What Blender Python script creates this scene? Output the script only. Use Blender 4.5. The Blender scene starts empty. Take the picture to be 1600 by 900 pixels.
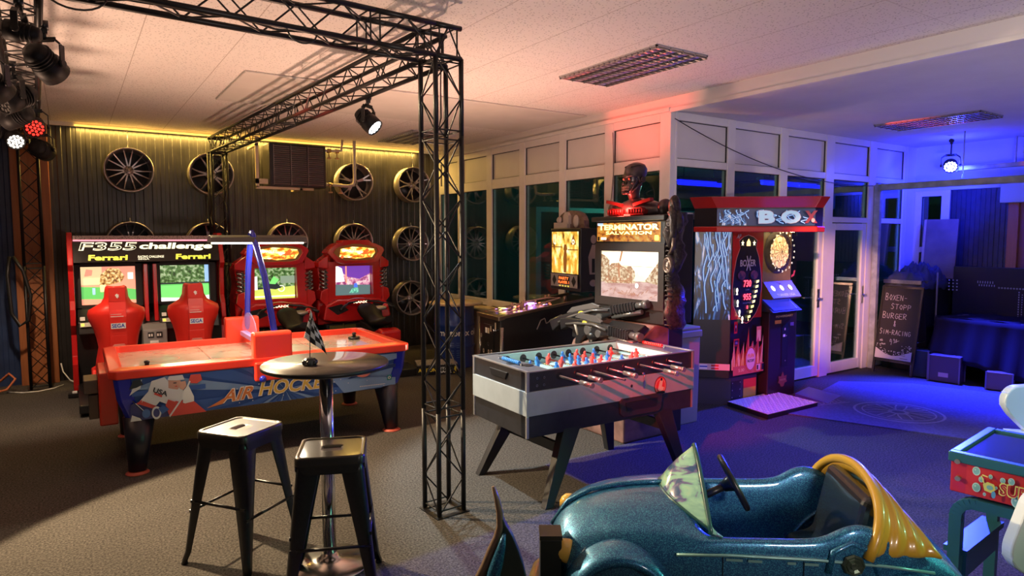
import bpy, bmesh, math, random
from mathutils import Matrix, Vector
random.seed(7)
S = bpy.context.scene
COL = S.collection
PI = math.pi
def R(a): return math.radians(a)

# ------------------------------------------------------------------ camera
FPX, PITCH = 1031.0, math.atan(80/1031.0)
AX = math.atan(1550*math.cos(PITCH)/FPX)
FW = Vector((math.cos(AX), math.sin(AX), 0)); RT = Vector((math.sin(AX), -math.cos(AX), 0)); UP = Vector((0, 0, 1))
f3 = math.cos(PITCH)*FW - math.sin(PITCH)*UP
u3 = math.sin(PITCH)*FW + math.cos(PITCH)*UP
cam = bpy.data.cameras.new('camera'); cam.sensor_width = 36; cam.lens = FPX/1600*36
cam.clip_start = 0.05; cam.clip_end = 100
co = bpy.data.objects.new('camera', cam); COL.objects.link(co)
mw = Matrix((RT, u3, -f3)).transposed().to_4x4(); mw.translation = Vector((0, 0, 1.85))
co.matrix_world = mw
S.camera = co
S.view_settings.view_transform = 'Standard'; S.view_settings.look = 'None'
S.view_settings.gamma = 1; S.view_settings.use_curve_mapping = False
S.view_settings.exposure = 0.0

# ------------------------------------------------------------------ world and lights
w = bpy.data.worlds.new('world'); S.world = w; w.use_nodes = True
w.node_tree.nodes['Background'].inputs[0].default_value = (0.55, 0.42, 0.42, 1)
w.node_tree.nodes['Background'].inputs[1].default_value = 0.06
def aim(o, loc, tgt):
    o.location = loc
    o.rotation_euler = (Vector(tgt)-Vector(loc)).to_track_quat('-Z', 'Y').to_euler()
def spot(name, loc, tgt, col, power, size=60, blend=.3, rad=.05):
    l = bpy.data.lights.new(name, 'SPOT'); l.color = col; l.energy = power
    l.spot_size = R(size); l.spot_blend = blend; l.shadow_soft_size = rad
    o = bpy.data.objects.new(name, l); COL.objects.link(o); aim(o, loc, tgt); return o
def point(name, loc, col, power, rad=.05):
    l = bpy.data.lights.new(name, 'POINT'); l.color = col; l.energy = power; l.shadow_soft_size = rad
    o = bpy.data.objects.new(name, l); COL.objects.link(o); o.location = loc; return o
def area(name, loc, tgt, col, power, sx, sy):
    l = bpy.data.lights.new(name, 'AREA'); l.shape = 'RECTANGLE'; l.size = sx; l.size_y = sy; l.color = col; l.energy = power
    o = bpy.data.objects.new(name, l); COL.objects.link(o); aim(o, loc, tgt); return o
spot('warm_ceiling_fill', (3.05, 5.75, .75), (2.6, 5.6, 3.3), (1, .58, .40), 330, 150, 1., .08)  # added light without a fixture, brightens the tiled ceiling from below
spot('warm_uplight_left', (-1.8, 6.0, .7), (-.9, 5.4, 3.3), (1, .62, .42), 560, 110, 1., .45)
spot('warm_uplight_front', (1.2, -.6, 1.4), (3.2, 2.4, 3.3), (.95, .80, .72), 300, 110, .9, .15)
spot('warm_spot_from_left_truss', (-0.21, 5.60, 2.62), (1.9, 2.9, 0), (1, .74, .44), 980, 92, .06, .05)
spot('warm_spot_far_left', (-0.42, 7.7, 2.62), (-.3, 9.0, 0), (1, .72, .48), 170, 80, .5, .05)
spot('white_spot_over_table_football', (2.13, 5.14, 2.70), (3.45, 3.9, 0.6), (.80, .95, 1.0), 420, 85, .35, .04)
spot('red_spot_from_left_truss', (-0.12, 6.65, 2.68), (4.9, 5.35, 3.25), (1, .08, .05), 1500, 16, .9, .05)
spot('red_spot_front', (-0.9, 1.4, 2.8), (4.40, 3.85, .74), (1, .03, .03), 2600, 14, .6, .05)
point('red_glow_on_cabinet', (4.42, 4.75, 2.12), (1, .07, .05), 14, .05)
spot('warm_door_spot', (2.3, 1.2, 2.9), (8.5, 4.9, 1.0), (1, .45, .30), 3000, 15, .7, .05)
spot('boxing_machine_spot', (3.2, 1.0, 3.0), (6.1, 4.6, 1.2), (1, .40, .42), 150, 26, .7, .05)
spot('blue_spot', (9.46, 4.00, 2.66), (7.2, 2.7, 0), (.02, .03, 1), 6500, 88, .5, .06)
point('blue_spill', (9.80, 4.10, 2.80), (.02, .03, 1), 45, .08)  # added point near the blue stage light, stands for its backscatter
spot('blue_corner_fill', (9.35, 3.6, 2.65), (10.3, 4.9, 2.3), (.01, .02, 1), 420, 80, .6, .08)  # added fill without a fixture, deepens the blue in the right corner
spot('blue_floor_spot', (5.2, 0.2, 3.0), (6.6, 2.4, 0), (.12, .09, 1), 330, 85, .8, .06)
spot('warm_sheen_fill', (1.15, 9.80, 2.92), (.95, 3.7, .8), (1, .80, .50), 1000, 20, .6, .12)  # added light without a fixture, gives stool seat and bar table their sheen
spot('soft_front_fill', (-.6, .2, 3.1), (1.5, 6.9, 1.1), (1, .80, .68), 300, 24, .8, .25)  # added fill for the air hockey table and back cabinets, no real lamp
point('dart_lamp', (6.78, 4.46, 1.93), (1, .70, .28), 5, .04)
spot('soft_partition_fill', (3.8, -.6, 2.95), (6.6, 4.9, 3.0), (.95, .85, .95), 130, 36, .9, .25)  # added neutral fill to lift the front partition, no real lamp
spot('low_ceiling_fill', (6.2, .8, .5), (6.9, 3.0, 3.1), (.75, .65, .9), 90, 110, .9, .2)  # added fill from below to brighten the low ceiling, no real lamp
spot('green_spot', (4.7, -0.3, 1.9), (2.75, 1.45, .6), (.25, 1, .62), 120, 50, .8, .06)
spot('green_spot_right', (4.0, -0.4, 2.3), (4.55, 1.5, .8), (.30, 1, .55), 90, 36, .8, .06)
spot('green_spot_low', (2.9, -1.0, 1.6), (3.15, 1.0, .65), (.30, 1, .55), 14, 20, .8, .06)
point('teal_glass_fill', (8.2, 7.6, 2.5), (.15, .9, .70), 32, .1)  # added unseen light that tints the partition glass greenish
area('cove_light', (2.5, 10.105, 3.235), (2.5, 10.17, 2.3), (1, .62, .13), 120, 4.8, .03)
# ------------------------------------------------------------------ helpers
_mats = {}
def M(name, col=(.5, .5, .5), rough=.5, metal=0., emit=None, es=1., noise=0., nscale=40., bump=0., coat=0., alpha=1., trans=0., col2=None, spec=.5, flake=0.):
    """one procedural material: base colour with a noise variation, optional bump"""
    if name in _mats: return _mats[name]
    m = bpy.data.materials.new(name); m.use_nodes = True
    nt = m.node_tree; b = nt.nodes['Principled BSDF']
    b.inputs['Base Color'].default_value = (*col, 1); b.inputs['Roughness'].default_value = rough
    b.inputs['Metallic'].default_value = metal; b.inputs['Coat Weight'].default_value = coat
    b.inputs['Coat Roughness'].default_value = .08
    b.inputs['Specular IOR Level'].default_value = spec
    b.inputs['Alpha'].default_value = alpha; b.inputs['Transmission Weight'].default_value = trans
    tc = nt.nodes.new('ShaderNodeTexCoord')
    if noise or col2:
        n = nt.nodes.new('ShaderNodeTexNoise'); n.inputs['Scale'].default_value = nscale; n.inputs['Detail'].default_value = 4
        nt.links.new(tc.outputs['Object'], n.inputs['Vector'])
        r = nt.nodes.new('ShaderNodeValToRGB')
        c2 = col2 or tuple(min(1, c*(1+noise)) for c in col); c1 = col if col2 else tuple(c*(1-noise) for c in col)
        r.color_ramp.elements[0].position = .35; r.color_ramp.elements[1].position = .65
        r.color_ramp.elements[0].color = (*c1, 1); r.color_ramp.elements[1].color = (*c2, 1)
        nt.links.new(n.outputs['Fac'], r.inputs['Fac']); nt.links.new(r.outputs['Color'], b.inputs['Base Color'])
        if emit and noise:
            nt.links.new(r.outputs['Color'], b.inputs['Emission Color'])
    if flake:
        v = nt.nodes.new('ShaderNodeTexVoronoi'); v.inputs['Scale'].default_value = 420
        nt.links.new(tc.outputs['Object'], v.inputs['Vector'])
        bp = nt.nodes.new('ShaderNodeBump'); bp.inputs['Strength'].default_value = flake; bp.inputs['Distance'].default_value = .002
        nt.links.new(v.outputs['Color'], bp.inputs['Height']); nt.links.new(bp.outputs['Normal'], b.inputs['Normal'])
    if bump:
        n2 = nt.nodes.new('ShaderNodeTexNoise'); n2.inputs['Scale'].default_value = nscale*2; n2.inputs['Detail'].default_value = 5
        nt.links.new(tc.outputs['Object'], n2.inputs['Vector'])
        bp = nt.nodes.new('ShaderNodeBump'); bp.inputs['Strength'].default_value = bump; bp.inputs['Distance'].default_value = .01
        nt.links.new(n2.outputs['Fac'], bp.inputs['Height']); nt.links.new(bp.outputs['Normal'], b.inputs['Normal'])
    if emit:
        if not noise: b.inputs['Emission Color'].default_value = (*emit, 1)
        b.inputs['Emission Strength'].default_value = es
    _mats[name] = m
    return m
def glow(name, stops, scale=8., es=1., kind='noise', detail=6, stretch=(1, 1, 1)):
    """self-lit picture material: a colour ramp over a noise / voronoi pattern (screens and backlit signs)"""
    if name in _mats: return _mats[name]
    m = bpy.data.materials.new(name); m.use_nodes = True
    nt = m.node_tree; b = nt.nodes['Principled BSDF']; b.inputs['Roughness'].default_value = .25
    b.inputs['Base Color'].default_value = (.02, .02, .02, 1)
    tc = nt.nodes.new('ShaderNodeTexCoord'); mp = nt.nodes.new('ShaderNodeMapping'); mp.inputs['Scale'].default_value = stretch
    nt.links.new(tc.outputs['Object'], mp.inputs['Vector'])
    if kind == 'noise':
        n = nt.nodes.new('ShaderNodeTexNoise'); n.inputs['Scale'].default_value = scale; n.inputs['Detail'].default_value = detail; out = n.outputs['Fac']
    else:
        n = nt.nodes.new('ShaderNodeTexVoronoi'); n.inputs['Scale'].default_value = scale; n.feature = 'DISTANCE_TO_EDGE' if kind == 'cells' else 'F1'; out = n.outputs['Distance']
    nt.links.new(mp.outputs['Vector'], n.inputs['Vector'])
    r = nt.nodes.new('ShaderNodeValToRGB'); e = r.color_ramp.elements
    while len(e) < len(stops): e.new(.5)
    for k, (p, c) in enumerate(stops): e[k].position = p; e[k].color = (*c, 1)
    nt.links.new(out, r.inputs['Fac']); nt.links.new(r.outputs['Color'], b.inputs['Emission Color'])
    b.inputs['Emission Strength'].default_value = es
    _mats[name] = m
    return m
def paint(name, stops, scale=8., rough=.4, kind='noise', stretch=(1, 1, 1), coat=0., metal=0., dist=0.):
    """printed or painted pattern, not self-lit"""
    m = glow(name, stops, scale, 0., kind, 6, stretch); nt = m.node_tree; b = nt.nodes['Principled BSDF']
    r = [n for n in nt.nodes if n.type == 'VALTORGB'][0]
    nt.links.new(r.outputs['Color'], b.inputs['Base Color']); b.inputs['Roughness'].default_value = rough
    b.inputs['Coat Weight'].default_value = coat; b.inputs['Metallic'].default_value = metal
    for n in nt.nodes:
        if n.type == 'TEX_NOISE': n.inputs['Distortion'].default_value = dist
    return m

_txt = {}
def text_geo(s, bold=0.):
    k = (s, bold)
    if k in _txt: return _txt[k]
    cu = bpy.data.curves.new('lettering', 'FONT'); cu.body = s; cu.offset = bold; cu.resolution_u = 3
    ob = bpy.data.objects.new('lettering', cu)
    me = bpy.data.meshes.new_from_object(ob)
    vs = [(v.co.x, v.co.y) for v in me.vertices]; fs = [tuple(p.vertices) for p in me.polygons]
    x0 = min(v[0] for v in vs); x1 = max(v[0] for v in vs); y0 = min(v[1] for v in vs); y1 = max(v[1] for v in vs)
    vs = [((a-x0)/(x1-x0), (b-y0)/(y1-y0)) for a, b in vs]
    bpy.data.objects.remove(ob); bpy.data.meshes.remove(me); bpy.data.curves.remove(cu)
    _txt[k] = (vs, fs); return _txt[k]

def frame(o, u, v):
    u = Vector(u).normalized(); v = Vector(v).normalized(); n = u.cross(v).normalized()
    m = Matrix((u, v, n)).transposed().to_4x4(); m.translation = Vector(o); return m

class MB:
    def __init__(s): s.v = []; s.f = []; s.m = []; s.s = []; s.M = Matrix.Identity(4); s.mi = 0; s.mats = []; s.h = 0.
    def mat(s, m):
        if m not in s.mats: s.mats.append(m)
        s.mi = s.mats.index(m); return s
    def at(s, M4): s.M = M4; return s
    def add(s, vs, fs, smooth=False):
        n = len(s.v); s.v += [s.M @ Vector(p) for p in vs]
        for f in fs: s.f.append(tuple(n+i for i in f)); s.m.append(s.mi); s.s.append(smooth)
        return s
    def bx(s, x0, x1, y0, y1, z0, z1):
        return s.add([(x0,y0,z0),(x1,y0,z0),(x1,y1,z0),(x0,y1,z0),(x0,y0,z1),(x1,y0,z1),(x1,y1,z1),(x0,y1,z1)],
                     [(0,3,2,1),(4,5,6,7),(0,1,5,4),(1,2,6,5),(2,3,7,6),(3,0,4,7)])
    def bar(s, p0, p1, wd, ht, up=(0,0,1)):
        a = Vector(p0); b = Vector(p1); d = (b-a).normalized(); up = Vector(up)
        if abs(d.dot(up)) > .98: up = Vector((0, 1, 0))
        x = d.cross(up).normalized(); y = x.cross(d).normalized()
        vs = [tuple(p + x*i*wd/2 + y*j*ht/2) for p in (a, b) for i, j in ((-1,-1),(1,-1),(1,1),(-1,1))]
        return s.add(vs, [(0,1,2,3),(7,6,5,4),(0,4,5,1),(1,5,6,2),(2,6,7,3),(3,7,4,0)])
    def cyl(s, p0, p1, r0, r1=None, n=12, cap=True, smooth=True):
        if r1 is None: r1 = r0
        a = Vector(p0); b = Vector(p1); d = (b-a).normalized()
        up = Vector((0,0,1)) if abs(d.z) < .9 else Vector((1,0,0))
        x = d.cross(up).normalized(); y = x.cross(d)
        vs = [tuple(p + (x*math.cos(2*PI*i/n)+y*math.sin(2*PI*i/n))*r) for p, r in ((a, r0), (b, r1)) for i in range(n)]
        s.add(vs, [(i, (i+1) % n, n+(i+1) % n, n+i) for i in range(n)], smooth)
        if cap:
            k = len(s.v)-2*n
            for f in (tuple(range(n-1,-1,-1)), tuple(range(n, 2*n))): s.f.append(tuple(k+i for i in f)); s.m.append(s.mi); s.s.append(False)
        return s
    def tube(s, path, r, n=8, closed=False, radii=None):
        P = [Vector(p) for p in path]; N = len(P); rings = []
        up = Vector((0, 0, 1)); prev = None
        for i, p in enumerate(P):
            if closed: d = P[(i+1) % N]-P[i-1]
            else: d = P[min(i+1, N-1)]-P[max(i-1, 0)]
            d.normalize()
            if prev is None:
                x = d.cross(up if abs(d.z) < .9 else Vector((1, 0, 0))).normalized()
            else:
                x = (prev - d*prev.dot(d)).normalized()
            prev = x; y = x.cross(d); rr = radii[i] if radii else r
            rings.append([tuple(p+(x*math.cos(2*PI*k/n)+y*math.sin(2*PI*k/n))*rr) for k in range(n)])
        return s.loft(rings, True, not closed, closed)
    def loft(s, rings, ring_closed=True, cap=True, loop=False, smooth=True):
        n = len(rings[0]); N = len(rings); vs = [p for r in rings for p in r]; fs = []
        for i in range(N if loop else N-1):
            a = i*n; b = ((i+1) % N)*n
            for k in range(n if ring_closed else n-1): fs.append((a+k, a+(k+1) % n, b+(k+1) % n, b+k))
        k0 = len(s.v); s.add(vs, fs, smooth)
        if cap and ring_closed:
            for f in (tuple(range(n-1,-1,-1)), tuple((N-1)*n+i for i in range(n))): s.f.append(tuple(k0+i for i in f)); s.m.append(s.mi); s.s.append(False)
        return s
    def lathe(s, prof, n=24, smooth=True):   # prof of (r, z) about the local z axis
        rings = [[(r*math.cos(2*PI*k/n), r*math.sin(2*PI*k/n), z) for k in range(n)] for r, z in prof]
        return s.loft(rings, True, True, False, smooth)
    def ell(s, c, rad, n=16, m=10):
        rings = []
        for j in range(m+1):
            t = -PI/2 + PI*j/m; rr = max(math.cos(t), .02)
            rings.append([(c[0]+rad[0]*rr*math.cos(2*PI*k/n), c[1]+rad[1]*rr*math.sin(2*PI*k/n), c[2]+rad[2]*math.sin(t)) for k in range(n)])
        return s.loft(rings)
    def prism(s, pts, ax, a0, a1):
        def q(p, a): return (a, p[0], p[1]) if ax == 'x' else (p[0], a, p[1]) if ax == 'y' else (p[0], p[1], a)
        n = len(pts); vs = [q(p, a0) for p in pts]+[q(p, a1) for p in pts]
        return s.add(vs, [tuple(range(n)), tuple(range(2*n-1, n-1, -1))]+[(i, n+i, n+(i+1) % n, (i+1) % n) for i in range(n)])
    # flat print on the current frame's u,v plane; each call sits a hair above the last
    def p(s, pts, m=None):
        if m: s.mat(m)
        s.h += .0007
        return s.add([(a, b, s.h) for a, b in pts], [tuple(range(len(pts)))])
    def r(s, x0, y0, x1, y1, m=None): return s.p([(x0,y0),(x1,y0),(x1,y1),(x0,y1)], m)
    def e(s, cx, cy, rx, ry, m=None, n=24, rot=0.):
        c, d = math.cos(rot), math.sin(rot); pts = []
        for k in range(n):
            a = rx*math.cos(2*PI*k/n); b = ry*math.sin(2*PI*k/n); pts.append((cx+a*c-b*d, cy+a*d+b*c))
        return s.p(pts, m)
    def ring(s, cx, cy, r0, r1, m=None, n=28, asp=1.):
        if m: s.mat(m)
        s.h += .0007
        vs = [(cx+rr*math.cos(2*PI*k/n), cy+asp*rr*math.sin(2*PI*k/n), s.h) for rr in (r0, r1) for k in range(n)]
        return s.add(vs, [(k, (k+1) % n, n+(k+1) % n, n+k) for k in range(n)])
    def line(s, pts, wd, m=None):
        if m: s.mat(m)
        s.h += .0007
        for (a, b), (c, d) in zip(pts, pts[1:]):
            L = math.hypot(c-a, d-b) or 1; nx, ny = -(d-b)/L*wd/2, (c-a)/L*wd/2
            s.add([(a+nx,b+ny,s.h),(a-nx,b-ny,s.h),(c-nx,d-ny,s.h),(c+nx,d+ny,s.h)], [(0,1,2,3)])
        return s
    def t(s, txt, x, y, wd, ht, m=None, shear=0., bold=0., rot=0.):
        if m: s.mat(m)
        s.h += .0007; vs, fs = text_geo(txt, bold); c, d = math.cos(rot), math.sin(rot); out = []
        for a, b in vs:
            X = a*wd+b*ht*shear; Y = b*ht; out.append((x+X*c-Y*d, y+X*d+Y*c, s.h))
        return s.add(out, fs)
    def build(s, name, m=None, parent=None, bevel=0., sub=0, seg=2, fix=True, loc=None, rz=None):
        me = bpy.data.meshes.new(name)
        me.from_pydata([tuple(v) for v in s.v], [], s.f)
        for q in (s.mats or [m]): me.materials.append(q)
        me.polygons.foreach_set('material_index', s.m); me.polygons.foreach_set('use_smooth', s.s)
        if fix:
            b = bmesh.new(); b.from_mesh(me); bmesh.ops.recalc_face_normals(b, faces=b.faces); b.to_mesh(me); b.free()
        me.update()
        o = bpy.data.objects.new(name, me); COL.objects.link(o)
        if parent: o.parent = parent
        if loc: o.location = loc
        if rz is not None: o.rotation_euler.z = rz
        if bevel:
            k = o.modifiers.new('bevel', 'BEVEL'); k.width = bevel; k.segments = seg; k.limit_method = 'ANGLE'; k.angle_limit = R(40)
            k.harden_normals = False
        if sub:
            k = o.modifiers.new('sub', 'SUBSURF'); k.levels = sub; k.render_levels = sub
        return o
def flat(name, fr, parent=None):
    b = MB(); b.M = fr; return b
def tag(o, label=None, cat=None, group=None, kind=None):
    if label: o['label'] = label
    if cat: o['category'] = cat
    if group: o['group'] = group
    if kind: o['kind'] = kind
    return o
def thing(name, loc, label, cat, group=None, rz=0.):
    o = bpy.data.objects.new(name, None); COL.objects.link(o); o.location = loc; o.rotation_euler = (0, 0, rz); o.empty_display_size = .1
    return tag(o, label, cat, group)
def st(o): o['kind'] = 'structure'; return o
def copy_tree(o, parent=None):
    c = o.copy(); COL.objects.link(c)
    if parent: c.parent = parent
    for ch in list(KIDS.get(o.name, [])) or [x for x in bpy.data.objects if x.parent == o]: copy_tree(ch, c)
    return c
KIDS = {}
# shared materials
BLACK = M('black_plastic', (.012, .012, .013), .35)
BLACKM = M('black_painted_metal', (.010, .011, .013), .32, .0, spec=.6, noise=.2, nscale=60)
CHROME = M('chrome', (.75, .75, .76), .12, 1.)
STEEL = M('brushed_steel', (.55, .55, .56), .3, 1., noise=.1, nscale=30)
WHITE = M('white_plastic', (.78, .78, .76), .4)
RED = M('red_gloss_plastic', (.55, .012, .012), .22, coat=.6)
REDF = M('red_plastic', (.75, .03, .02), .35)
DARKRED = M('dark_red_panel', (.25, .01, .01), .35)
BLUE = M('blue_plastic', (.01, .02, .42), .25, coat=.5)
# ------------------------------------------------------------------ structure
def nodes_of(m): return m.node_tree, m.node_tree.nodes['Principled BSDF']
def line_mask(nt, coord, period, width, off=0.):
    """1 inside a thin seam repeated along one coordinate"""
    def mth(op, a, b=None):
        n = nt.nodes.new('ShaderNodeMath'); n.operation = op
        for i, v in enumerate((a, b)):
            if v is None: continue
            if hasattr(v, 'is_output'): nt.links.new(v, n.inputs[i])
            else: n.inputs[i].default_value = v
        return n.outputs[0]
    x = mth('ADD', coord, 100*period+off); x = mth('DIVIDE', x, period); x = mth('FRACT', x)
    return mth('LESS_THAN', x, width/period)
def ceiling_mat(name, base, dots=True, px=.625, py=1.25, seam=(.42,.36,.32)):
    m = bpy.data.materials.new(name); m.use_nodes = True; nt, b = nodes_of(m)
    tc = nt.nodes.new('ShaderNodeTexCoord'); sp = nt.nodes.new('ShaderNodeSeparateXYZ'); nt.links.new(tc.outputs['Object'], sp.inputs[0])
    a = line_mask(nt, sp.outputs['X'], px, .006, .15); c = line_mask(nt, sp.outputs['Y'], py*2, .003, .3)
    mx = nt.nodes.new('ShaderNodeMath'); mx.operation = 'MAXIMUM'; nt.links.new(a, mx.inputs[0]); nt.links.new(c, mx.inputs[1])
    v = nt.nodes.new('ShaderNodeTexVoronoi'); v.inputs['Scale'].default_value = 44; nt.links.new(tc.outputs['Object'], v.inputs['Vector'])
    n2 = nt.nodes.new('ShaderNodeTexNoise'); n2.inputs['Scale'].default_value = 30; nt.links.new(tc.outputs['Object'], n2.inputs['Vector'])
    r = nt.nodes.new('ShaderNodeValToRGB'); r.color_ramp.elements[0].position = .14; r.color_ramp.elements[1].position = .30
    k = .48 if dots else .97
    r.color_ramp.elements[0].color = (*[q*k for q in base], 1); r.color_ramp.elements[1].color = (*base, 1)
    nt.links.new(v.outputs['Distance'], r.inputs['Fac'])
    mix = nt.nodes.new('ShaderNodeMixRGB'); nt.links.new(mx.outputs[0], mix.inputs['Fac']); nt.links.new(r.outputs['Color'], mix.inputs[1]); mix.inputs[2].default_value = (*seam, 1)
    nt.links.new(mix.outputs[0], b.inputs['Base Color']); b.inputs['Roughness'].default_value = .85
    return m
def carpet(name, a, c):
    m = bpy.data.materials.new(name); m.use_nodes = True; nt, b = nodes_of(m)
    tc = nt.nodes.new('ShaderNodeTexCoord')
    n = nt.nodes.new('ShaderNodeTexNoise'); n.inputs['Scale'].default_value = 75; n.inputs['Detail'].default_value = 6; n.inputs['Roughness'].default_value = .75; nt.links.new(tc.outputs['Object'], n.inputs['Vector'])
    n3 = nt.nodes.new('ShaderNodeTexNoise'); n3.inputs['Scale'].default_value = 1.3; n3.inputs['Detail'].default_value = 4; nt.links.new(tc.outputs['Object'], n3.inputs['Vector'])
    r = nt.nodes.new('ShaderNodeValToRGB'); r.color_ramp.elements[0].position = .38; r.color_ramp.elements[1].position = .68
    r.color_ramp.elements[0].color = (*a, 1); r.color_ramp.elements[1].color = (*c, 1); nt.links.new(n.outputs['Fac'], r.inputs['Fac'])
    r2 = nt.nodes.new('ShaderNodeMapRange'); r2.inputs['To Min'].default_value = .75; r2.inputs['To Max'].default_value = 1.2; nt.links.new(n3.outputs['Fac'], r2.inputs['Value'])
    mm = nt.nodes.new('ShaderNodeVectorMath'); mm.operation = 'SCALE'; nt.links.new(r.outputs['Color'], mm.inputs[0]); nt.links.new(r2.outputs['Result'], mm.inputs['Scale'])
    nt.links.new(mm.outputs[0], b.inputs['Base Color']); b.inputs['Roughness'].default_value = .95; b.inputs['Specular IOR Level'].default_value = .15
    bp = nt.nodes.new('ShaderNodeBump'); bp.inputs['Strength'].default_value = .6; bp.inputs['Distance'].default_value = .006
    nt.links.new(n.outputs['Fac'], bp.inputs['Height']); nt.links.new(bp.outputs['Normal'], b.inputs['Normal'])
    return m
PX, PY, ZC, ZL, YB, XR = 5.27, 4.91, 3.30, 3.165, 10.2, 10.5
CARPET = carpet('charcoal_carpet', (.022, .020, .018), (.15, .135, .12))
st(MB().bx(-5, 13.4, -3, 10.5, -.1, 0).build('floor', CARPET))
st(MB().bx(-5, PX, -3, 10.5, ZC, ZC+.1).build('ceiling', ceiling_mat('acoustic_ceiling_tile', (.74, .69, .66))))
LOWC = M('painted_plaster_ceiling', (.62, .60, .60), .8, noise=.03, nscale=3)
st(MB().bx(PX, 13.4, -3, 10.5, ZL, ZC+.1).build('ceiling_right', LOWC))
TRIMW = M('white_painted_trim', (.70, .67, .64), .45, noise=.04, nscale=8)
st(MB().bx(PX-.02, PX+.02, -3, PY-.0, ZL-.02, ZL+.018).build('trim_1', TRIMW))
st(MB().bx(PX-.035, PX, PY, YB, ZL-.01, ZL+.03).build('trim_2', TRIMW))
# smooth plaster panel set into the tiled ceiling
PLP = M('smooth_ceiling_panel', (.60, .56, .52), .7, noise=.03, nscale=4)
b = MB(); b.bx(1.33, 5.2, 6.18, 7.6, ZC-.018, ZC-.001); st(b.build('trim_3', PLP, bevel=.006))
# corrugated walls
def ribs(x0, x1, y, pitch=.105, d=.005, z0=0, z1=ZC, ydir=1):
    pts = []; x = x0
    while x < x1:
        pts += [(x, y), (x+pitch*.42, y), (x+pitch*.5, y+d*ydir), (x+pitch*.9, y+d*ydir)]; x += pitch
    pts += [(x1, y), (x1, y+.15*ydir), (x0, y+.15*ydir)]
    return MB().prism(pts, 'z', z0, z1)
RIBM = M('black_ribbed_sheet_wall', (.020, .018, .018), .36, .0, noise=.3, nscale=5, spec=.6)
RIBB = M('blue_black_ribbed_sheet_wall', (.02, .04, .11), .42, .0, noise=.2, nscale=6)
st(ribs(-.2, PX, YB).build('wall_back', RIBM))
st(ribs(-5, -.56, YB).build('wall_left', RIBB))
st(MB().bx(PX, 13.4, YB, YB+.15, 0, ZL).build('wall_inner', M('dark_teal_wall', (.03, .07, .07), .7)))
st(MB().bx(13.3, 13.4, PY+.1, YB, 0, ZL).build('wall_inner_right', M('dark_teal_wall')))
st(MB().bx(-.6, PX, YB-.03, YB, ZC-.05, ZC).build('trim_4', TRIMW))
# cove strip behind a ledge
LEDS = M('warm_led_strip', (1, .7, .2), .5, emit=(1, .55, .08), es=2.5)
ls = MB().bx(.1, 4.9, YB-.06, YB-.035, ZC-.045, ZC-.03).build('led_strip', LEDS)
tag(ls, 'warm yellow LED strip glowing along the top of the black ribbed wall', 'light strip')
# wooden post board at the left
WOOD = paint('orange_brown_wood', [(0, (.22, .07, .025)), (.5, (.38, .13, .045)), (1, (.48, .18, .07))], 3, .45, stretch=(8, 8, .6), dist=1.)
st(MB().bx(-.58, -.19, YB-.10, YB+.02, 0, ZC-.05).build('trim_5', WOOD, bevel=.006))
# white framed glass partitions
FR = M('white_window_frame', (.72, .68, .66), .35, noise=.03, nscale=6)
PAN = M('white_infill_panel', (.66, .62, .60), .4, noise=.03, nscale=2)
GASK = M('black_gasket', (.02, .02, .02), .6)
def glass_mat():
    m = bpy.data.materials.new('dark_window_glass'); m.use_nodes = True; nt, bb = nodes_of(m)
    tr = nt.nodes.new('ShaderNodeBsdfTransparent'); tr.inputs[0].default_value = (.70, .84, .80, 1)
    gl = nt.nodes.new('ShaderNodeBsdfGlossy'); gl.inputs['Roughness'].default_value = .01; gl.inputs[0].default_value = (.95, .95, .95, 1)
    lw = nt.nodes.new('ShaderNodeLayerWeight'); lw.inputs['Blend'].default_value = .5
    pw = nt.nodes.new('ShaderNodeMath'); pw.operation = 'POWER'; pw.inputs[1].default_value = 2.6; nt.links.new(lw.outputs['Facing'], pw.inputs[0])
    fr = nt.nodes.new('ShaderNodeMapRange'); fr.inputs['To Min'].default_value = .07; fr.inputs['To Max'].default_value = .80; nt.links.new(pw.outputs[0], fr.inputs['Value'])
    mx = nt.nodes.new('ShaderNodeMixShader'); nt.links.new(fr.outputs[0], mx.inputs[0]); nt.links.new(tr.outputs[0], mx.inputs[1]); nt.links.new(gl.outputs[0], mx.inputs[2])
    nt.links.new(mx.outputs[0], nt.nodes['Material Output'].inputs[0]); return m
GLASS = glass_mat()
wn = [0]; dn = [0]
def bay(plane, a0, a1, z0, z1, fill, name='window', d=.03, inset=.022, gask=True):
    """one framed bay between a0 and a1 along the partition; fill 'glass' or 'panel'"""
    def B(mb, p0, p1, q0, q1, e0, e1):   # e = depth into the room behind
        if plane == 'A': mb.bx(PX+e0, PX+e1, p0, p1, q0, q1)
        elif plane == 'B': mb.bx(p0, p1, PY+e0, PY+e1, q0, q1)
        else: mb.bx(XR+e0, XR+e1, p0, p1, q0, q1)
    wn[0] += 1
    g = MB(); B(g, a0, a1, z0, z1, .035, .047)
    o = st(g.build('window_%d' % wn[0], GLASS if fill == 'glass' else PAN))
    k = MB(); t = .006
    for p0, p1, q0, q1 in ((a0, a1, z0, z0+t), (a0, a1, z1-t, z1), (a0, a0+t, z0, z1), (a1-t, a1, z0, z1)): B(k, p0, p1, q0, q1, .02, .036)
    k.build('gasket', GASK, o)
    return o
def frames(plane, boxes, n):
    m = MB()
    for p0, p1, q0, q1, e0, e1 in boxes:
        if plane == 'A': m.bx(PX+e0, PX+e1, p0, p1, q0, q1)
        elif plane == 'B': m.bx(p0, p1, PY+e0, PY+e1, q0, q1)
        else: m.bx(XR+e0, XR+e1, p0, p1, q0, q1)
    st(m.build(n, FR, bevel=.004, seg=1))
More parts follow.
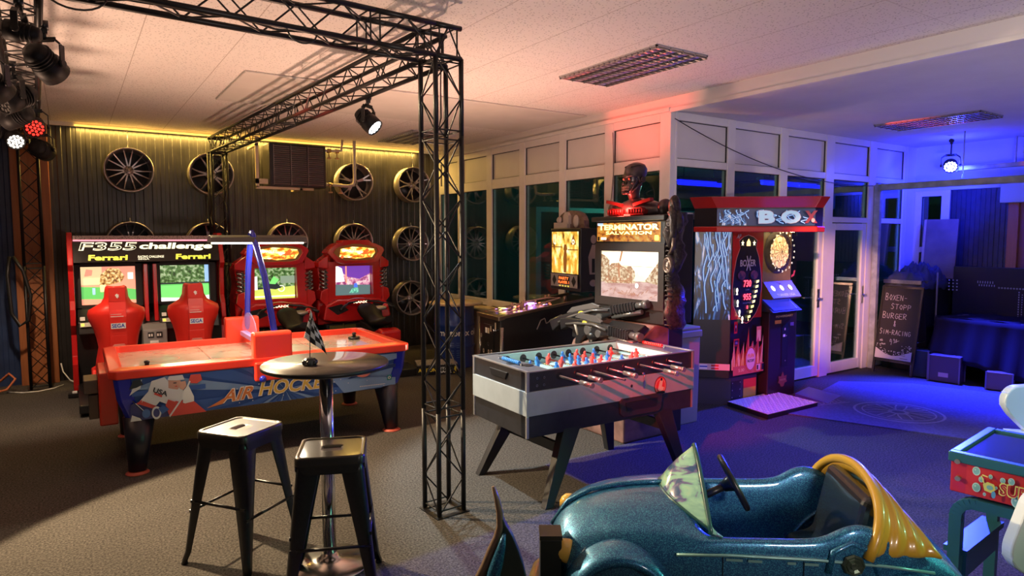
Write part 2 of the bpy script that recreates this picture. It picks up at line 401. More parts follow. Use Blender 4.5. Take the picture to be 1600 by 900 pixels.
# partition A (runs away from the corner to the back wall)
mA = [(4.91, 5.06), (5.79, 5.94), (6.68, 6.81), (7.58, 7.72), (8.45, 8.60), (9.34, 9.50), (10.1, 10.2)]
bx_ = [(a, c, 0, ZL, 0, .08) for a, c in mA]
for z0, z1 in ((3.07, ZL), (2.56, 2.70), (.80, .90), (0, .08)):
    for (a, c), (e, f) in zip(mA, mA[1:]): bx_.append((c, e, z0, z1, .003, .075))
frames('A', bx_, 'wall_right')
for (a, c), (e, f) in zip(mA, mA[1:]):
    bay('A', c, e, 2.70, 3.07, 'panel'); bay('A', c, e, .90, 2.56, 'glass'); bay('A', c, e, .08, .80, 'panel')
# fascia between the two ceiling heights above partition A
st(MB().bx(PX-.005, PX+.001, -3, YB, ZL+.02, ZC).build('trim_6', M('white_fascia', (.70, .66, .63), .6)))
# partition B (faces the camera)
mB = [(5.3505, 5.38), (6.20, 6.33), (7.18, 7.33), (8.15, 8.34), (9.20, 9.38), (10.15, 10.26)]
bx_ = [(a, c, 0, ZL, 0, .08) for a, c in mB]
for i, ((a, c), (e, f)) in enumerate(zip(mB, mB[1:])):
    for z0, z1 in ((3.08, ZL), (2.60, 2.68), (2.04, 2.11)): bx_.append((c, e, z0, z1, .003, .075))
    if i not in (2, 3): bx_.append((c, e, 0, .10, .003, .075))
    bay('B', c, e, 2.68, 3.08, 'panel'); bay('B', c, e, 2.11, 2.60, 'glass')
    if i not in (2, 3): bay('B', c, e, .10, 2.04, 'glass')
frames('B', bx_, 'wall_right_front')
def door(x0, x1, n, hx):
    t = .085
    d = MB(); y0, y1 = PY+.01, PY+.07
    for q in ((x0, x0+t, .02, 2.03), (x1-t, x1, .02, 2.03), (x0+t, x1-t, .02, .16), (x0+t, x1-t, 1.94, 2.03)): d.bx(q[0], q[1], y0, y1, q[2], q[3])
    o = st(d.build('door_%d' % n, FR, bevel=.004, seg=1))
    MB().bx(x0+t, x1-t, PY+.035, PY+.045, .16, 1.94).build('door_glass', GLASS, o)
    h = MB(); h.bx(hx-.02, hx+.02, PY-.002, PY+.012, .93, 1.17); h.cyl((hx, PY-.05, 1.05), (hx, PY, 1.05), .010); h.cyl((hx+.01, PY-.05, 1.05), (hx-.12, PY-.055, 1.05), .010)
    h.build('door_handle', STEEL, o)
door(7.34, 8.14, 1, 8.08); door(8.35, 9.19, 2, 9.15)
st(MB().bx(10.26, XR+.15, PY, PY+.12, 0, ZL).build('wall_corner', PAN))
# right wall: white upper band, window, plaster, dark roller shutter, orange post
st(MB().bx(XR, XR+.12, -1.5, PY, 2.52, ZL).build('wall_far_right', M('pale_plaster', (.55, .60, .72), .7)))
frames('R', [(4.82, PY, 0, 2.52, 0, .09), (4.44, 4.55, 0, 2.52, 0, .09), (4.55, 4.82, 0, .9, .0, .08), (4.55, 4.82, 1.62, 1.70, 0, .08), (4.55, 4.82, 2.44, 2.52, 0, .08)], 'wall_far_right_window_frame')
bay('R', 4.55, 4.82, 1.70, 2.44, 'glass'); bay('R', 4.55, 4.82, .9, 1.62, 'glass')
b = MB(); y = 3.70
while y < 4.44:
    b.bx(XR+.02, XR+.05, y, y+.052, 0, 2.52); b.bx(XR+.03, XR+.06, y+.052, y+.06, 0, 2.52); y += .06
st(b.build('door_3', M('dark_roller_shutter', (.02, .025, .05), .4, noise=.2, nscale=10)))
st(MB().bx(XR-.06, XR+.06, 3.58, 3.70, 0, 2.52).build('trim_7', WOOD))
st(MB().bx(XR, XR+.12, -1.5, 3.58, 0, 2.52).build('wall_far_right_lower', M('dusky_pink_wall', (.30, .12, .13), .6)))
# blue mat on the floor with a faint printed wheel emblem
BLUEMAT = M('dark_blue_mat', (.07, .07, .16), .8, noise=.25, nscale=50)
EMB = M('pale_mat_print', (.20, .20, .30), .7)
mt = MB(); mt.prism([(6.15, 4.05), (6.9, 4.3), (8.1, 4.6), (8.75, 4.0), (9.1, 2.9), (8.2, 1.9), (6.8, 2.45)], 'z', .001, .010)
mo = mt.build('floor_mat', BLUEMAT); tag(mo, 'dark blue floor mat with faint round wheel emblem before the white doors', 'mat')
b = flat('x', frame((7.17, 3.42, .0105), (1, 0, 0), (0, 1, 0)))
b.ring(0, 0, .40, .425, EMB, 40); b.ring(0, 0, .33, .345, EMB, 40); b.ring(0, 0, .06, .10, EMB)
for k in range(9):
    a = 2*PI*k/9
    b.line([(.09*math.cos(a), .09*math.sin(a)), (.2*math.cos(a+.10), .2*math.sin(a+.10)), (.33*math.cos(a+.2), .33*math.sin(a+.2))], .016, EMB)
    b.line([(.09*math.cos(a), .09*math.sin(a)), (.2*math.cos(a-.10), .2*math.sin(a-.10)), (.33*math.cos(a-.2), .33*math.sin(a-.2))], .016, EMB)
b.M = frame((6.62, 4.10, .0105), (1, -.28, 0), (.28, 1, 0)); b.h = 0
b.line([(0, -.02), (.55, -.02)], .012, EMB); b.t('DUELL', .18, .0, .34, .12, EMB, .3); b.r(.0, .0, .14, .09, EMB)
b.build('printed_emblem', None, mo, fix=False)
# ------------------------------------------------------------------ truss gantry
TRM = M('black_truss_tube', (.008, .007, .008), .42, 0, noise=.2, nscale=40, spec=.4)
TR = thing('truss_frame', (2.035, 3.88, 0), 'large black metal lattice truss gantry spanning over the air hockey table', 'truss', rz=R(3.3))
def truss(name, p0, p1, wdt=.19, pitch=.20, rc=.0165, rl=.0055):
    p0 = Vector(p0); p1 = Vector(p1); d = (p1-p0); L = d.length; d.normalize()
    a = Vector((1, 0, 0)) if abs(d.x) < .5 else Vector((0, 1, 0)); c = d.cross(a).normalized()
    cs = [(i*wdt/2, j*wdt/2) for i, j in ((-1,-1),(1,-1),(1,1),(-1,1))]
    m = MB(); n = max(2, round(L/pitch)); s = L/n
    for k in range(4):
        q0, q1 = cs[k], cs[(k+1) % 4]
        for i in range(n):
            u, v = (q0, q1) if (i+k) % 2 == 0 else (q1, q0)
            A = p0 + a*u[0]+c*u[1] + d*(i*s); B = p0 + a*v[0]+c*v[1] + d*((i+1)*s)
            m.cyl(A, B, rl, n=5, cap=False)
        for z in (.03, L-.03):
            m.cyl(p0+a*q0[0]+c*q0[1]+d*z, p0+a*q1[0]+c*q1[1]+d*z, rl, n=5, cap=False)
    o = m.build(name, TRM, TR)
    for u in cs:
        q = p0+a*u[0]+c*u[1]
        MB().cyl(q, q+d*L, rc, n=10).build('chord', TRM, o)
    return o
ZT0, ZT1 = 2.985, 3.175; zc = (ZT0+ZT1)/2
FAR = 5.85
truss('truss_column', (0, 0, .012), (0, 0, .70)); truss('truss_column', (0, 0, .70), (0, 0, 2.50)); truss('truss_column', (0, 0, 2.50), (0, 0, ZT0-.0))
truss('corner_block', (-.095, 0, zc), (.095, 0, zc), pitch=.2)
truss('truss_beam', (-2.10, 0, zc), (-.5, 0, zc)); truss('truss_beam', (-.5, 0, zc), (-.095, 0, zc)); truss('truss_beam', (-4.3, 0, zc), (-2.30, 0, zc))
truss('truss_beam', (0, .095, zc), (0, 3.0, zc)); truss('truss_beam', (0, 3.0, zc), (0, FAR-.095, zc))
truss('truss_beam', (-2.2, .095, zc), (-2.13, 3.0, zc)); truss('truss_beam', (-2.13, 3.0, zc), (-2.07, FAR+.15, zc))
truss('truss_column', (0, FAR, .012), (0, FAR, 1.5)); truss('truss_column', (0, FAR, 1.5), (0, FAR, ZT0)); truss('corner_block', (-.095, FAR, zc), (.095, FAR, zc))
truss('truss_column', (-2.07, FAR+.25, .012), (-2.07, FAR+.25, 1.5)); truss('truss_column', (-2.07, FAR+.25, 1.5), (-2.07, FAR+.25, ZT0)); truss('corner_block', (-2.165, FAR+.25, zc), (-1.975, FAR+.25, zc))
truss('corner_block', (-2.295, 0, zc), (-2.105, 0, zc))
truss('truss_column', (-4.3, 0, .012), (-4.3, 0, ZT0))
for x, y in ((0, 0), (0, FAR), (-2.07, FAR+.25), (-4.3, 0)):
    pl = MB(); t = .125
    pl.bx(x-t, x+t, y-t, y-t+.04, 0, .006); pl.bx(x-t, x+t, y+t-.04, y+t, 0, .006); pl.bx(x-t, x-t+.04, y-t, y+t, 0, .0061); pl.bx(x+t-.04, x+t, y-t, y+t, 0, .0061)
    pl.build('foot_plate', TRM, TR)
def w2t(p):   # world to truss-local
    a = R(3.3); x, y = p[0]-2.035, p[1]-3.88
    return (x*math.cos(a)+y*math.sin(a), -x*math.sin(a)+y*math.cos(a), p[2])
def t2w(p):
    a = R(3.3); return (2.035+p[0]*math.cos(a)-p[1]*math.sin(a), 3.88+p[0]*math.sin(a)+p[1]*math.cos(a), p[2])
# cables taped along the near beam (one thing: they are strapped together as a loom)
def sag(p0, p1, d, n=10, wob=0):
    p0 = Vector(p0); p1 = Vector(p1); out = []
    for i in range(n+1):
        t = i/n; q = p0.lerp(p1, t); q.z -= d*4*t*(1-t); out.append(q)
    return out
CAB = M('black_rubber_cable', (.01, .01, .01), .45)
def loom(pts, r, nm, label, cat='cable', mat_=None):
    o = MB().tube(pts, r, 6).build(nm, mat_ or CAB); tag(o, label, cat); return o
pts = []
for i in range(33):
    t = i/32; x = -3.6+3.55*t
    pts.append(Vector(t2w((x, .03+.05*math.sin(i*1.9), ZT0+.05-.045*abs(math.sin(i*.9))))))
loom(pts, .006, 'lighting_cable', 'black cable running in loops along the near beam of the lattice truss')
for k, (x, lab) in enumerate(((-1.98, 'black cable loop hanging below the near beam at upper left'), (-.93, 'small black cable loop hanging from the middle of the near beam'))):
    loom([Vector(t2w((x+.10*math.cos(a)*(1.3 if k == 0 else .8), -.08, ZT0-.01+(.09 if k == 0 else .06)*math.sin(a)))) for a in [PI+PI*j/12 for j in range(13)]], .005, 'cable_loop', lab)
loom([Vector(t2w((-.03, -.01, ZT0))), Vector(t2w((-.05, -.02, 2.8))), Vector(t2w((-.07, -.03, 2.62))), Vector(t2w((-.03, -.02, 2.55))), Vector(t2w((0, 0, 2.62))), Vector(t2w((.01, .02, 2.8))), Vector(t2w((.02, .03, ZT0)))], .005, 'hanging_cable', 'thin black cable looping down inside the near truss column')
# hose hanging on the far left column
loom([Vector(t2w((-2.30, FAR+.10, 1.62))), Vector(t2w((-2.33, FAR+.08, 1.4))), Vector(t2w((-2.31, FAR+.08, .95))), Vector(t2w((-2.24, FAR+.08, .80))), Vector(t2w((-2.15, FAR+.08, .86))), Vector(t2w((-2.12, FAR+.09, 1.15))), Vector(t2w((-2.18, FAR+.10, 1.45))), Vector(t2w((-2.27, FAR+.10, 1.62)))], .022, 'hanging_hose', 'thick black hose looped over the far left truss column', 'hose')

# ------------------------------------------------------------------ stage lights
def par(loc, tgt, label, r=.105, L=.22, lit=None, hang=None, group='stage lights on the truss', es=14.):
    """can with yoke, clamp and honeycomb of LEDs; loc is the centre of the can"""
    loc = Vector(loc); d = (Vector(tgt)-loc).normalized()
    o = thing('stage_light', loc, label, 'stage light', group)
    side = d.cross(UP).normalized(); up2 = side.cross(d).normalized()
    m = Matrix((side, up2, d)).transposed().to_4x4()
    b = MB().at(m)
    prof = [(.02, -L*.62), (r*.62, -L*.58), (r*.80, -L*.40), (r*.86, -L*.1), (r, .0), (r, L*.42), (r*.94, L*.42), (r*.94, L*.36), (.01, L*.36)]
    b.lathe(prof, 22)
    for k in range(5): b.lathe([(r*.84, -L*.38+k*.018), (r*.93, -L*.38+k*.018+.003), (r*.93, -L*.38+k*.018+.007), (r*.84, -L*.38+k*.018+.009)], 22)
    b.build('housing', M('matte_black_housing', (.007, .006, .007), .55, spec=.3), o)
    ring = MB().at(m); em = lit or (.25, .25, .27)
    if lit: lm = M('led_lens_lit_%d_%d_%d' % tuple(int(q*10) for q in lit), em, .3, emit=em, es=es)
    else: lm = M('led_lens_unlit', (.10, .095, .09), .2, spec=.8)
    for rr, n in ((0, 1), (r*.36, 6), (r*.70, 12)):
        for k in range(n):
            a = 2*PI*k/n+.2; cx, cy = rr*math.cos(a), rr*math.sin(a)
            ring.cyl((cx, cy, L*.35), (cx, cy, L*.385), r*.135, n=8)
    ring.build('led_lens', lm, o)
    hz = (hang if hang is not None else ZT0) - loc.z
    y = MB(); s2 = side*(r+.018)
    if hz > 0:
        top = Vector((0, 0, min(r+.05, hz-.03)))
        pth = [-s2, -s2+top*.75, -s2*.6+top, s2*.6+top, s2+top*.75, s2]
        for p, q in zip(pth, pth[1:]): y.bar(p, q, .008 if abs((q-p).z) > .02 else .03, .03 if abs((q-p).z) > .02 else .008, up=tuple(d if abs(d.z) < .95 else FW))
        y.cyl(-s2*1.12, -s2*.9, .018); y.cyl(s2*1.12, s2*.9, .018)
        y.build('yoke', BLACK, o)
        c = MB(); c.cyl(top, Vector((0, 0, hz-.02)), .009)
        c.cyl(Vector((-.02, 0, hz+.0)), Vector((.02, 0, hz+.0)), .026, n=14); c.bx(-.014, .014, -.014, .014, hz-.045, hz-.015)
        c.build('clamp', BLACKM, o)
    return o
sp = lambda x, y, z: t2w((x, y, z))
par((2.07, 5.22, 2.79), (3.2, 3.9, 1.2), 'black stage light with bright white LEDs hanging from the middle truss beam', .075, .20, (.8, .93, 1.), hang=ZT0, es=10)
par((-.07, 4.43, 2.78), (.9, 5.6, 1.9), 'largest black stage light can, hanging at upper left and pointing down right', .078, .19, hang=ZT0)
par((-.34, 4.85, 2.72), (.3, 5.6, 2.0), 'black stage light cut off by the left edge of the picture, below the near beam', .085, .2, hang=ZT0)
par((-.27, 5.55, 2.77), (-.9, 5.2, 2.4), 'black stage light with unlit honeycomb lenses above the red one', .085, .22, hang=ZT0)
par((-.21, 6.85, 2.77), (-.15, 5.9, 2.4), 'black stage light with glowing red LEDs on the left truss', .078, .20, (1, .03, .02), hang=ZT0, es=2.2)
par((-.20, 8.2, 2.72), (.5, 9.6, 2.5), 'dark stage light hanging beside the wooden board, right of the white lit one', .095, .2, hang=ZT0)
par((-.40, 7.7, 2.76), (.3, 5.2, 1.4), 'black stage light with bright warm white LEDs at the far left', .075, .24, (1, .9, .75), hang=ZT0, es=7)
par((-.16, 4.05, 2.84), (-.7, 4.2, 2.9), 'small black stage light at the top left corner of the truss', .05, .14, hang=ZT0)
par((-.30, 6.2, 2.74), (-.9, 6.6, 2.5), 'unlit stage light between the honeycomb one and the red one', .08, .2, hang=ZT0)
po = par((9.62, 4.08, 2.78), (7.0, 2.9, 1.2), 'round stage light with glaring blue white LEDs above the steel rails', .085, .12, (.45, .5, 1.), hang=3.10, group='stage lights off the truss', es=30)
# ------------------------------------------------------------------ alloy wheels on the back wall
RIMM = M('satin_alloy', (.48, .44, .43), .33, .85, noise=.15, nscale=12)
RIMD = M('dark_alloy_barrel', (.10, .09, .085), .35, .8)
def wheel(x, z, style, label, r=.287, up=True, yy=None):
    y = YB-.16 if yy is None else yy
    o = thing('alloy_wheel', (x, y, z), label, 'wheel', 'car wheels hung on the black wall')
    A = Matrix.Rotation(R(90), 4, 'X')     # local z -> -y (towards the viewer)
    b = MB().at(A)
    b.lathe([(r*.86, -.12), (r*.98, -.12), (r, -.105), (r*.97, -.09), (r*.90, -.06), (r*.89, .03), (r*.96, .075), (r, .085), (r*1.0, .10), (r*.96, .104), (r*.92, .085), (r*.87, .05), (r*.86, -.12)], 48)
    b.build('rim', RIMM, o)
    s = MB().at(A)
    def spoke(a0, a1, w0, w1, r0=.055, r1=r*.90, z0=.03, z1=.075):
        pts = []
        for aa, rr, zz, ww in ((a0, r0, z0, w0), ((a0+a1)/2, (r0+r1)/2, z0+.005, (w0+w1)/2), (a1, r1, z1, w1)):
            c, d = math.cos(aa), math.sin(aa); n = (-d, c)
            pts.append([(rr*c+n[0]*ww/2, rr*d+n[1]*ww/2, zz), (rr*c-n[0]*ww/2, rr*d-n[1]*ww/2, zz), (rr*c-n[0]*ww/2*.8, rr*d-n[1]*ww/2*.8, zz-.03), (rr*c+n[0]*ww/2*.8, rr*d+n[1]*ww/2*.8, zz-.03)])
        s.loft(pts, True, True, False, False)
    if style == 'mesh':
        for k in range(7):
            a = 2*PI*k/7+PI/2
            spoke(a-.16, a-.20, .018, .011); spoke(a+.16, a+.20, .018, .011)
    elif style == 'twin':
        for k in range(5):
            a = 2*PI*k/5+PI/2+.3
            spoke(a-.10, a-.24, .026, .013); spoke(a+.10, a+.24, .026, .013)
    else:
        for k in range(5):
            a = 2*PI*k/5+PI/2
            spoke(a, a-.16, .03, .016); spoke(a, a+.16, .03, .016)
    s.lathe([(.0, .03), (.062, .03), (.066, .0), (.066, -.04), (.0, -.04)], 20)
    s.lathe([(.0, .045), (.02, .045), (.024, .03), (.0, .03)], 14)
    s.build('spokes', RIMM, o)
    h = MB().at(A)
    for k in range(5): a = 2*PI*k/5+.3; h.cyl((.038*math.cos(a), .038*math.sin(a), .028), (.038*math.cos(a), .038*math.sin(a), .034), .007, n=6)
    h.build('lug_holes', BLACK, o)
    MB().at(A).lathe([(.0, -.10), (r*.86, -.10), (r*.86, -.115), (0, -.115)], 30).build('backing_disc', BLACK, o)
    if up:
        top = (ZC-.06-z) if z > 2.3 else .34
        c = MB(); c.cyl((0, -.03, r-.01), (0, -.01, top), .0035, n=6); c.cyl((-.012, -.03, r), (.012, -.03, r), .010, n=8)
        c.build('hanging_wire', STEEL, o)
    return o
W = [(.67, 2.715, 'mesh', 'silver multi-spoke car wheel, top row, leftmost, above the racing game'),
     (1.66, 2.715, 'twin', 'silver split-spoke car wheel, top row, behind the far truss column'),
     (3.72, 2.70, 'plain', 'car wheel in the top row just right of the wall heater'),
     (4.72, 2.70, 'twin', 'car wheel in the top row behind the near truss column'),
     (.66, 1.76, 'mesh', 'car wheel peeking over the left half of the racing game marquee'),
     (1.60, 1.76, 'plain', 'car wheel peeking over the right end of the racing game marquee'),
     (2.68, 1.77, 'mesh', 'car wheel just above the left motorbike game'),
     (3.70, 1.77, 'mesh', 'car wheel just above the right motorbike game'),
     (4.68, 1.74, 'mesh', 'car wheel in the middle row behind the near truss column'),
     (4.66, .84, 'twin', 'car wheel in the lowest row, right of the right motorbike game')]
for a in W: wheel(*a)
# ------------------------------------------------------------------ wall heater with pipes
H = thing('wall_heater', (2.68, 9.62, 2.56), 'black louvred fan heater hung on the back wall between two wheels', 'heater')
b = MB(); b.bx(-.33, .47, 0, .38, 0, .60); b.build('casing', M('dark_heater_casing', (.03, .026, .025), .4), H, bevel=.01)
b = MB(); b.bx(-.30, .44, -.012, 0, .015, .585); b.build('front_panel', BLACKM, H)
for i in range(3):
    x0 = -.27+.24*i; b = MB()
    for k in range(19): b.bar((x0, -.02, .035+k*.029), (x0+.215, -.02, .035+k*.029), .022, .005, up=(0, .5, 1))
    b.bx(x0-.008, x0, -.028, -.012, .02, .58)
    b.build('louvre', M('louvre_metal', (.30, .25, .24), .45, .3), H)
b = MB(); b.bx(-.50, -.46, .05, .09, -.02, .68); b.bx(-.50, .30, .05, .09, -.04, -.005); b.bx(-.50, -.34, .05, .09, .03, .10); b.bx(.10, .14, .05, .52, -.04, -.01); b.bx(-.50, -.46, .05, .55, .55, .58)
b.build('mounting_bracket', M('cream_steel', (.70, .58, .38), .45, .2), H)
PIP = M('pale_pipe', (.62, .55, .48), .4)
pp = thing('heating_pipes', (3.55, 9.75, 2.6), 'pale heating pipes with small valves right of the wall heater', 'pipes')
def rel(pts, o): return [tuple(Vector(p)-o.location) for p in pts]
MB().tube(rel([(3.13, 9.78, 2.63), (3.3, 9.75, 2.62), (3.5, 9.72, 2.61), (3.60, 9.72, 2.63), (3.62, 9.72, 2.70), (3.62, 9.72, 2.95), (3.62, 9.72, ZC-.01)], pp), .024, 10).build('return_pipe', PIP, pp)
MB().tube(rel([(3.16, 9.75, 3.12), (3.3, 9.74, 3.12), (3.42, 9.72, 3.13), (3.44, 9.72, ZC-.01)], pp), .018, 8).build('feed_pipe', PIP, pp)
for x, z in ((3.25, 2.62), (3.4, 2.615), (3.24, 3.12), (3.36, 3.12)):
    b = MB(); b.cyl((x-pp.location.x-.03, 0, z-2.6), (x-pp.location.x+.03, 0, z-2.6), .032, n=8); b.cyl((x-pp.location.x, 0, z-2.6), (x-pp.location.x, -.01, z-2.6-.10), .01, n=6); b.bx(x-pp.location.x-.03, x-pp.location.x+.03, -.02, 0, z-2.72, z-2.70)
    b.build('valve', M('brass_valve', (.5, .35, .18), .35, .8), pp)

# ------------------------------------------------------------------ twin racing cabinet
TXW = M('white_print', (.80, .80, .76), .5); TXB = M('blue_print', (.02, .06, .45), .5); TXK = M('black_print', (.01, .01, .01), .5)
LITW = M('backlit_cream_letters', (.9, .85, .6), .4, emit=(1, .93, .62), es=1.5)
LITY = M('backlit_yellow_letters', (.9, .8, .1), .4, emit=(.95, .88, .08), es=1.2)
LITP = M('pink_neon_tube', (1, .4, .5), .4, emit=(1, .30, .38), es=1.6)
F = thing('racing_arcade_cabinet', (.80, 9.20, 0), 'red and black twin car racing arcade cabinet with two red bucket seats', 'arcade game')
side = [(-.14, .38), (.0, .45), (.05, .70), (-.05, .82), (-.02, 1.0), (.04, 1.10), (.02, 1.45), (-.05, 1.52), (-.02, 1.60), (.10, 1.90), (.40, 1.90), (.40, .06), (-.1, .06)]
for s in (-1, 1): MB().prism(side, 'x', s*.815-.028, s*.815+.028).build('side_panel', RED, F, bevel=.008)
b = MB(); b.prism([(.0, .0), (.41, .0), (.41, 1.86), (.14, 1.86), (.36, 1.50), (.36, 1.0), (.14, .92), (-.02, .80), (.0, .1)], 'x', -.785, .785)
b.build('cabinet_body', BLACK, F)
b = MB(); b.prism([(-.03, 1.55), (.085, 1.86), (.30, 1.86), (.30, 1.55)], 'x', -.785, .785); mq = b.build('marquee', M('black_marquee_face', (.008, .006, .006), .2, coat=.4), F)
sl = Vector((0, .115, .31)).normalized()
b = flat('x', frame((0, -.032, 1.55), (1, 0, 0), sl)); b.h = .004
def outline_text(b, txt, x, y, wd, ht, sh):
    b.t(txt, x, y, wd, ht, LITW, sh, .035); b.t(txt, x, y, wd, ht, TXK, sh, -.008)
b.t('F355', -.73, .145, .58, .105, LITW, .3, .03); b.t('F355', -.722, .152, .57, .088, TXK, .3, -.012)
b.t('challenge', -.12, .135, .82, .105, LITW, .25, .035)
b.t('Ferrari', -.64, .02, .40, .07, LITY, .1, .035); b.t('Ferrari', .28, .02, .40, .07, LITY, .1, .035)
b.t('RACING CHALLENGE', -.13, .045, .28, .03, LITW, .1, .01); b.t('SEGA', -.13, .02, .12, .02, LITW, .1, .01); 
b.build('backlit_lettering', None, mq, fix=False)
b = flat('x', frame((0, -.032, 1.55), (1, 0, 0), sl)); b.h = .01
b.bx(-.78, .72, .275, .325, .0, .025); b.build('perforated_strip', paint('perforated_grey_strip', [(0, (.03, .03, .03)), (.25, (.04, .04, .04)), (.3, (.45, .38, .38)), (1, (.5, .42, .42))], 60, .4, 'voronoi', metal=.5), F)
b = MB(); b.cyl((-.78, .055, 1.81), (.72, .055, 1.81), .012, n=8); b.build('glow_tube', LITP, F)
# screens: flat glowing pictures
SG = M('screen_green', (.1, .5, .1), .4, emit=(.12, .50, .12), es=1.1); SY = M('screen_cream', (.9, .7, .4), .4, emit=(1, .72, .38), es=1.0)
SO = M('screen_orange', (.9, .35, .2), .4, emit=(1, .36, .24), es=1.0); SBL = M('screen_sky', (.4, .6, .9), .4, emit=(.35, .60, .95), es=1.0)
SK = M('screen_dark', (.02, .03, .03), .3, emit=(.02, .03, .03), es=1.); SW = M('screen_white', (.9, .9, .9), .4, emit=(1, .97, .9), es=1.2)
SGRN = M('screen_bright_green', (.2, .8, .2), .4, emit=(.22, .85, .20), es=1.)
FOL = glow('screen_foliage', [(.35, (.02, .05, .01)), (.5, (.10, .22, .05)), (.62, (.45, .55, .30))], 26, 1.1)
FOLY = glow('screen_yellow_leaves', [(.38, (.15, .03, .01)), (.5, (.75, .35, .08)), (.62, (1, .85, .40))], 30, 1.1)
for x0, x1, kind in ((-.72, -.15, 0), (.12, .69, 1)):
    fm = MB(); fy = .16
    fm.bx(x0-.07, x0, fy, fy+.2, 1.0, 1.52); fm.bx(x1, x1+.07, fy, fy+.2, 1.0, 1.52); fm.bx(x0, x1, fy, fy+.2, 1.49, 1.54); fm.bx(x0, x1, fy, fy+.2, .98, 1.03)
    fr = fm.build('screen_bezel', M('matte_black_bezel', (.015, .014, .015), .6), F)
    s = flat('x', frame((x0, .24, 1.03), (1, 0, 0), (0, 0, 1)))
    W_, H_ = x1-x0, .46
    if kind == 0:
        s.r(0, 0, W_, H_, SO); s.r(0, .24, W_*.38, H_, SY); s.p([(0, 0), (W_, 0), (W_, .17), (W_*.7, .20), (0, .22)], SG); s.r(W_*.34, .15, W_*.44, .26, SY)
        s.p([(W_*.33, .24), (W_*.36, .36), (W_*.5, .44), (W_*.7, .43), (W_*.80, .33), (W_*.74, .27), (W_*.5, .23)], FOLY)
        s.p([(W_*.06, .34), (W_*.2, .35), (W_*.22, .42), (W_*.1, .43)], SO); s.r(W_*.20, .12, W_*.25, .20, SBL); s.r(W_*.86, .3, W_*.96, .38, SW)
        s.p([(0, 0), (W_, 0), (W_, .04), (0, .07)], SO)
    else:
        s.r(0, 0, W_, H_, SBL); s.r(0, .20, W_*.92, H_, FOL); s.r(W_*.93, .2, W_, H_, SBL); s.r(0, .215, W_, .235, SK); s.r(0, .0, W_, .215, SGRN)
        s.p([(0, 0), (W_, 0), (W_, .06), (W_*.6, .03), (0, .05)], SW); s.p([(0, .20), (0, .215), (W_, .215), (W_, .205)], SG)
    s.build('screen', None, F, fix=False)
    d = MB(); cx = (x0+x1)/2
    d.prism([(-.16, .72), (-.12, .86), (.10, .99), (.16, .99), (.16, .72)], 'x', x0-.05, x1+.05)
    d.build('dashboard', BLACK, F, bevel=.01)
    wv = MB(); wv.at(Matrix.Translation((cx+.02, -.20, .93)) @ Matrix.Rotation(R(70), 4, 'X'))
    wv.tube([(.15*math.cos(a), .15*math.sin(a), 0) for a in [2*PI*k/24 for k in range(24)]], .015, 8, True); wv.bar((-.14, 0, 0), (.14, 0, 0), .03, .012); wv.bar((0, -.14, 0), (0, 0, 0), .03, .012); wv.cyl((0, 0, -.12), (0, 0, .01), .035)
    wv.build('steering_wheel', BLACK, F)
    q = flat('x', frame((x0-.03, -.135, .80), (1, 0, 0), (0, .35, 1))); q.h = .03
    q.r(0, .0, .20, .05, M('pale_console_label', (.55, .55, .45), .5)); q.r(.01, .01, .04, .04, LITY); q.r(.0, .075, .05, .12, TXW); q.r(.07, .08, .20, .11, TXK)
    for k in range(5): q.e(.09+.025*k, .095, .006, .006, TXW)
    q.build('control_label', None, F, fix=False)
for x in (-.052, .048):
    MB().prism([(.03, .55), (.0, .70), (.02, 1.52), (.16, 1.52), (.16, .55)], 'x', x-.022, x+.022).build('centre_divider', RED, F, bevel=.006)
b = MB(); b.prism([(-.30, .30), (-.26, .74), (-.18, .80), (.06, .80), (.06, .0), (-.30, .0)], 'x', -.13, .13); cp = b.build('coin_door', M('grey_coin_door', (.28, .28, .27), .4, .3), F, bevel=.01)
q = flat('x', frame((-.13, -.302, .30), (1, 0, 0), (0, .09, 1))); q.h = .004
for x in (.05, .14): q.r(x, .34, x+.065, .41, TXK); q.r(x+.008, .36, x+.025, .39, TXW); q.r(x+.035, .36, x+.05, .39, TXW)
q.r(.07, .25, .16, .31, TXW); q.r(.08, .26, .15, .28, M('grey_coin_door', (0, 0, 0))); q.e(.20, .27, .01, .01, TXK)
for x in (.04, .14): q.r(x, .03, x+.075, .20, TXK)
q.build('coin_slots', None, cp, fix=False)
b = MB(); b.bx(-.80, .80, -1.25, .0, .04, .13); b.build('floor_base', BLACK, F, bevel=.01)
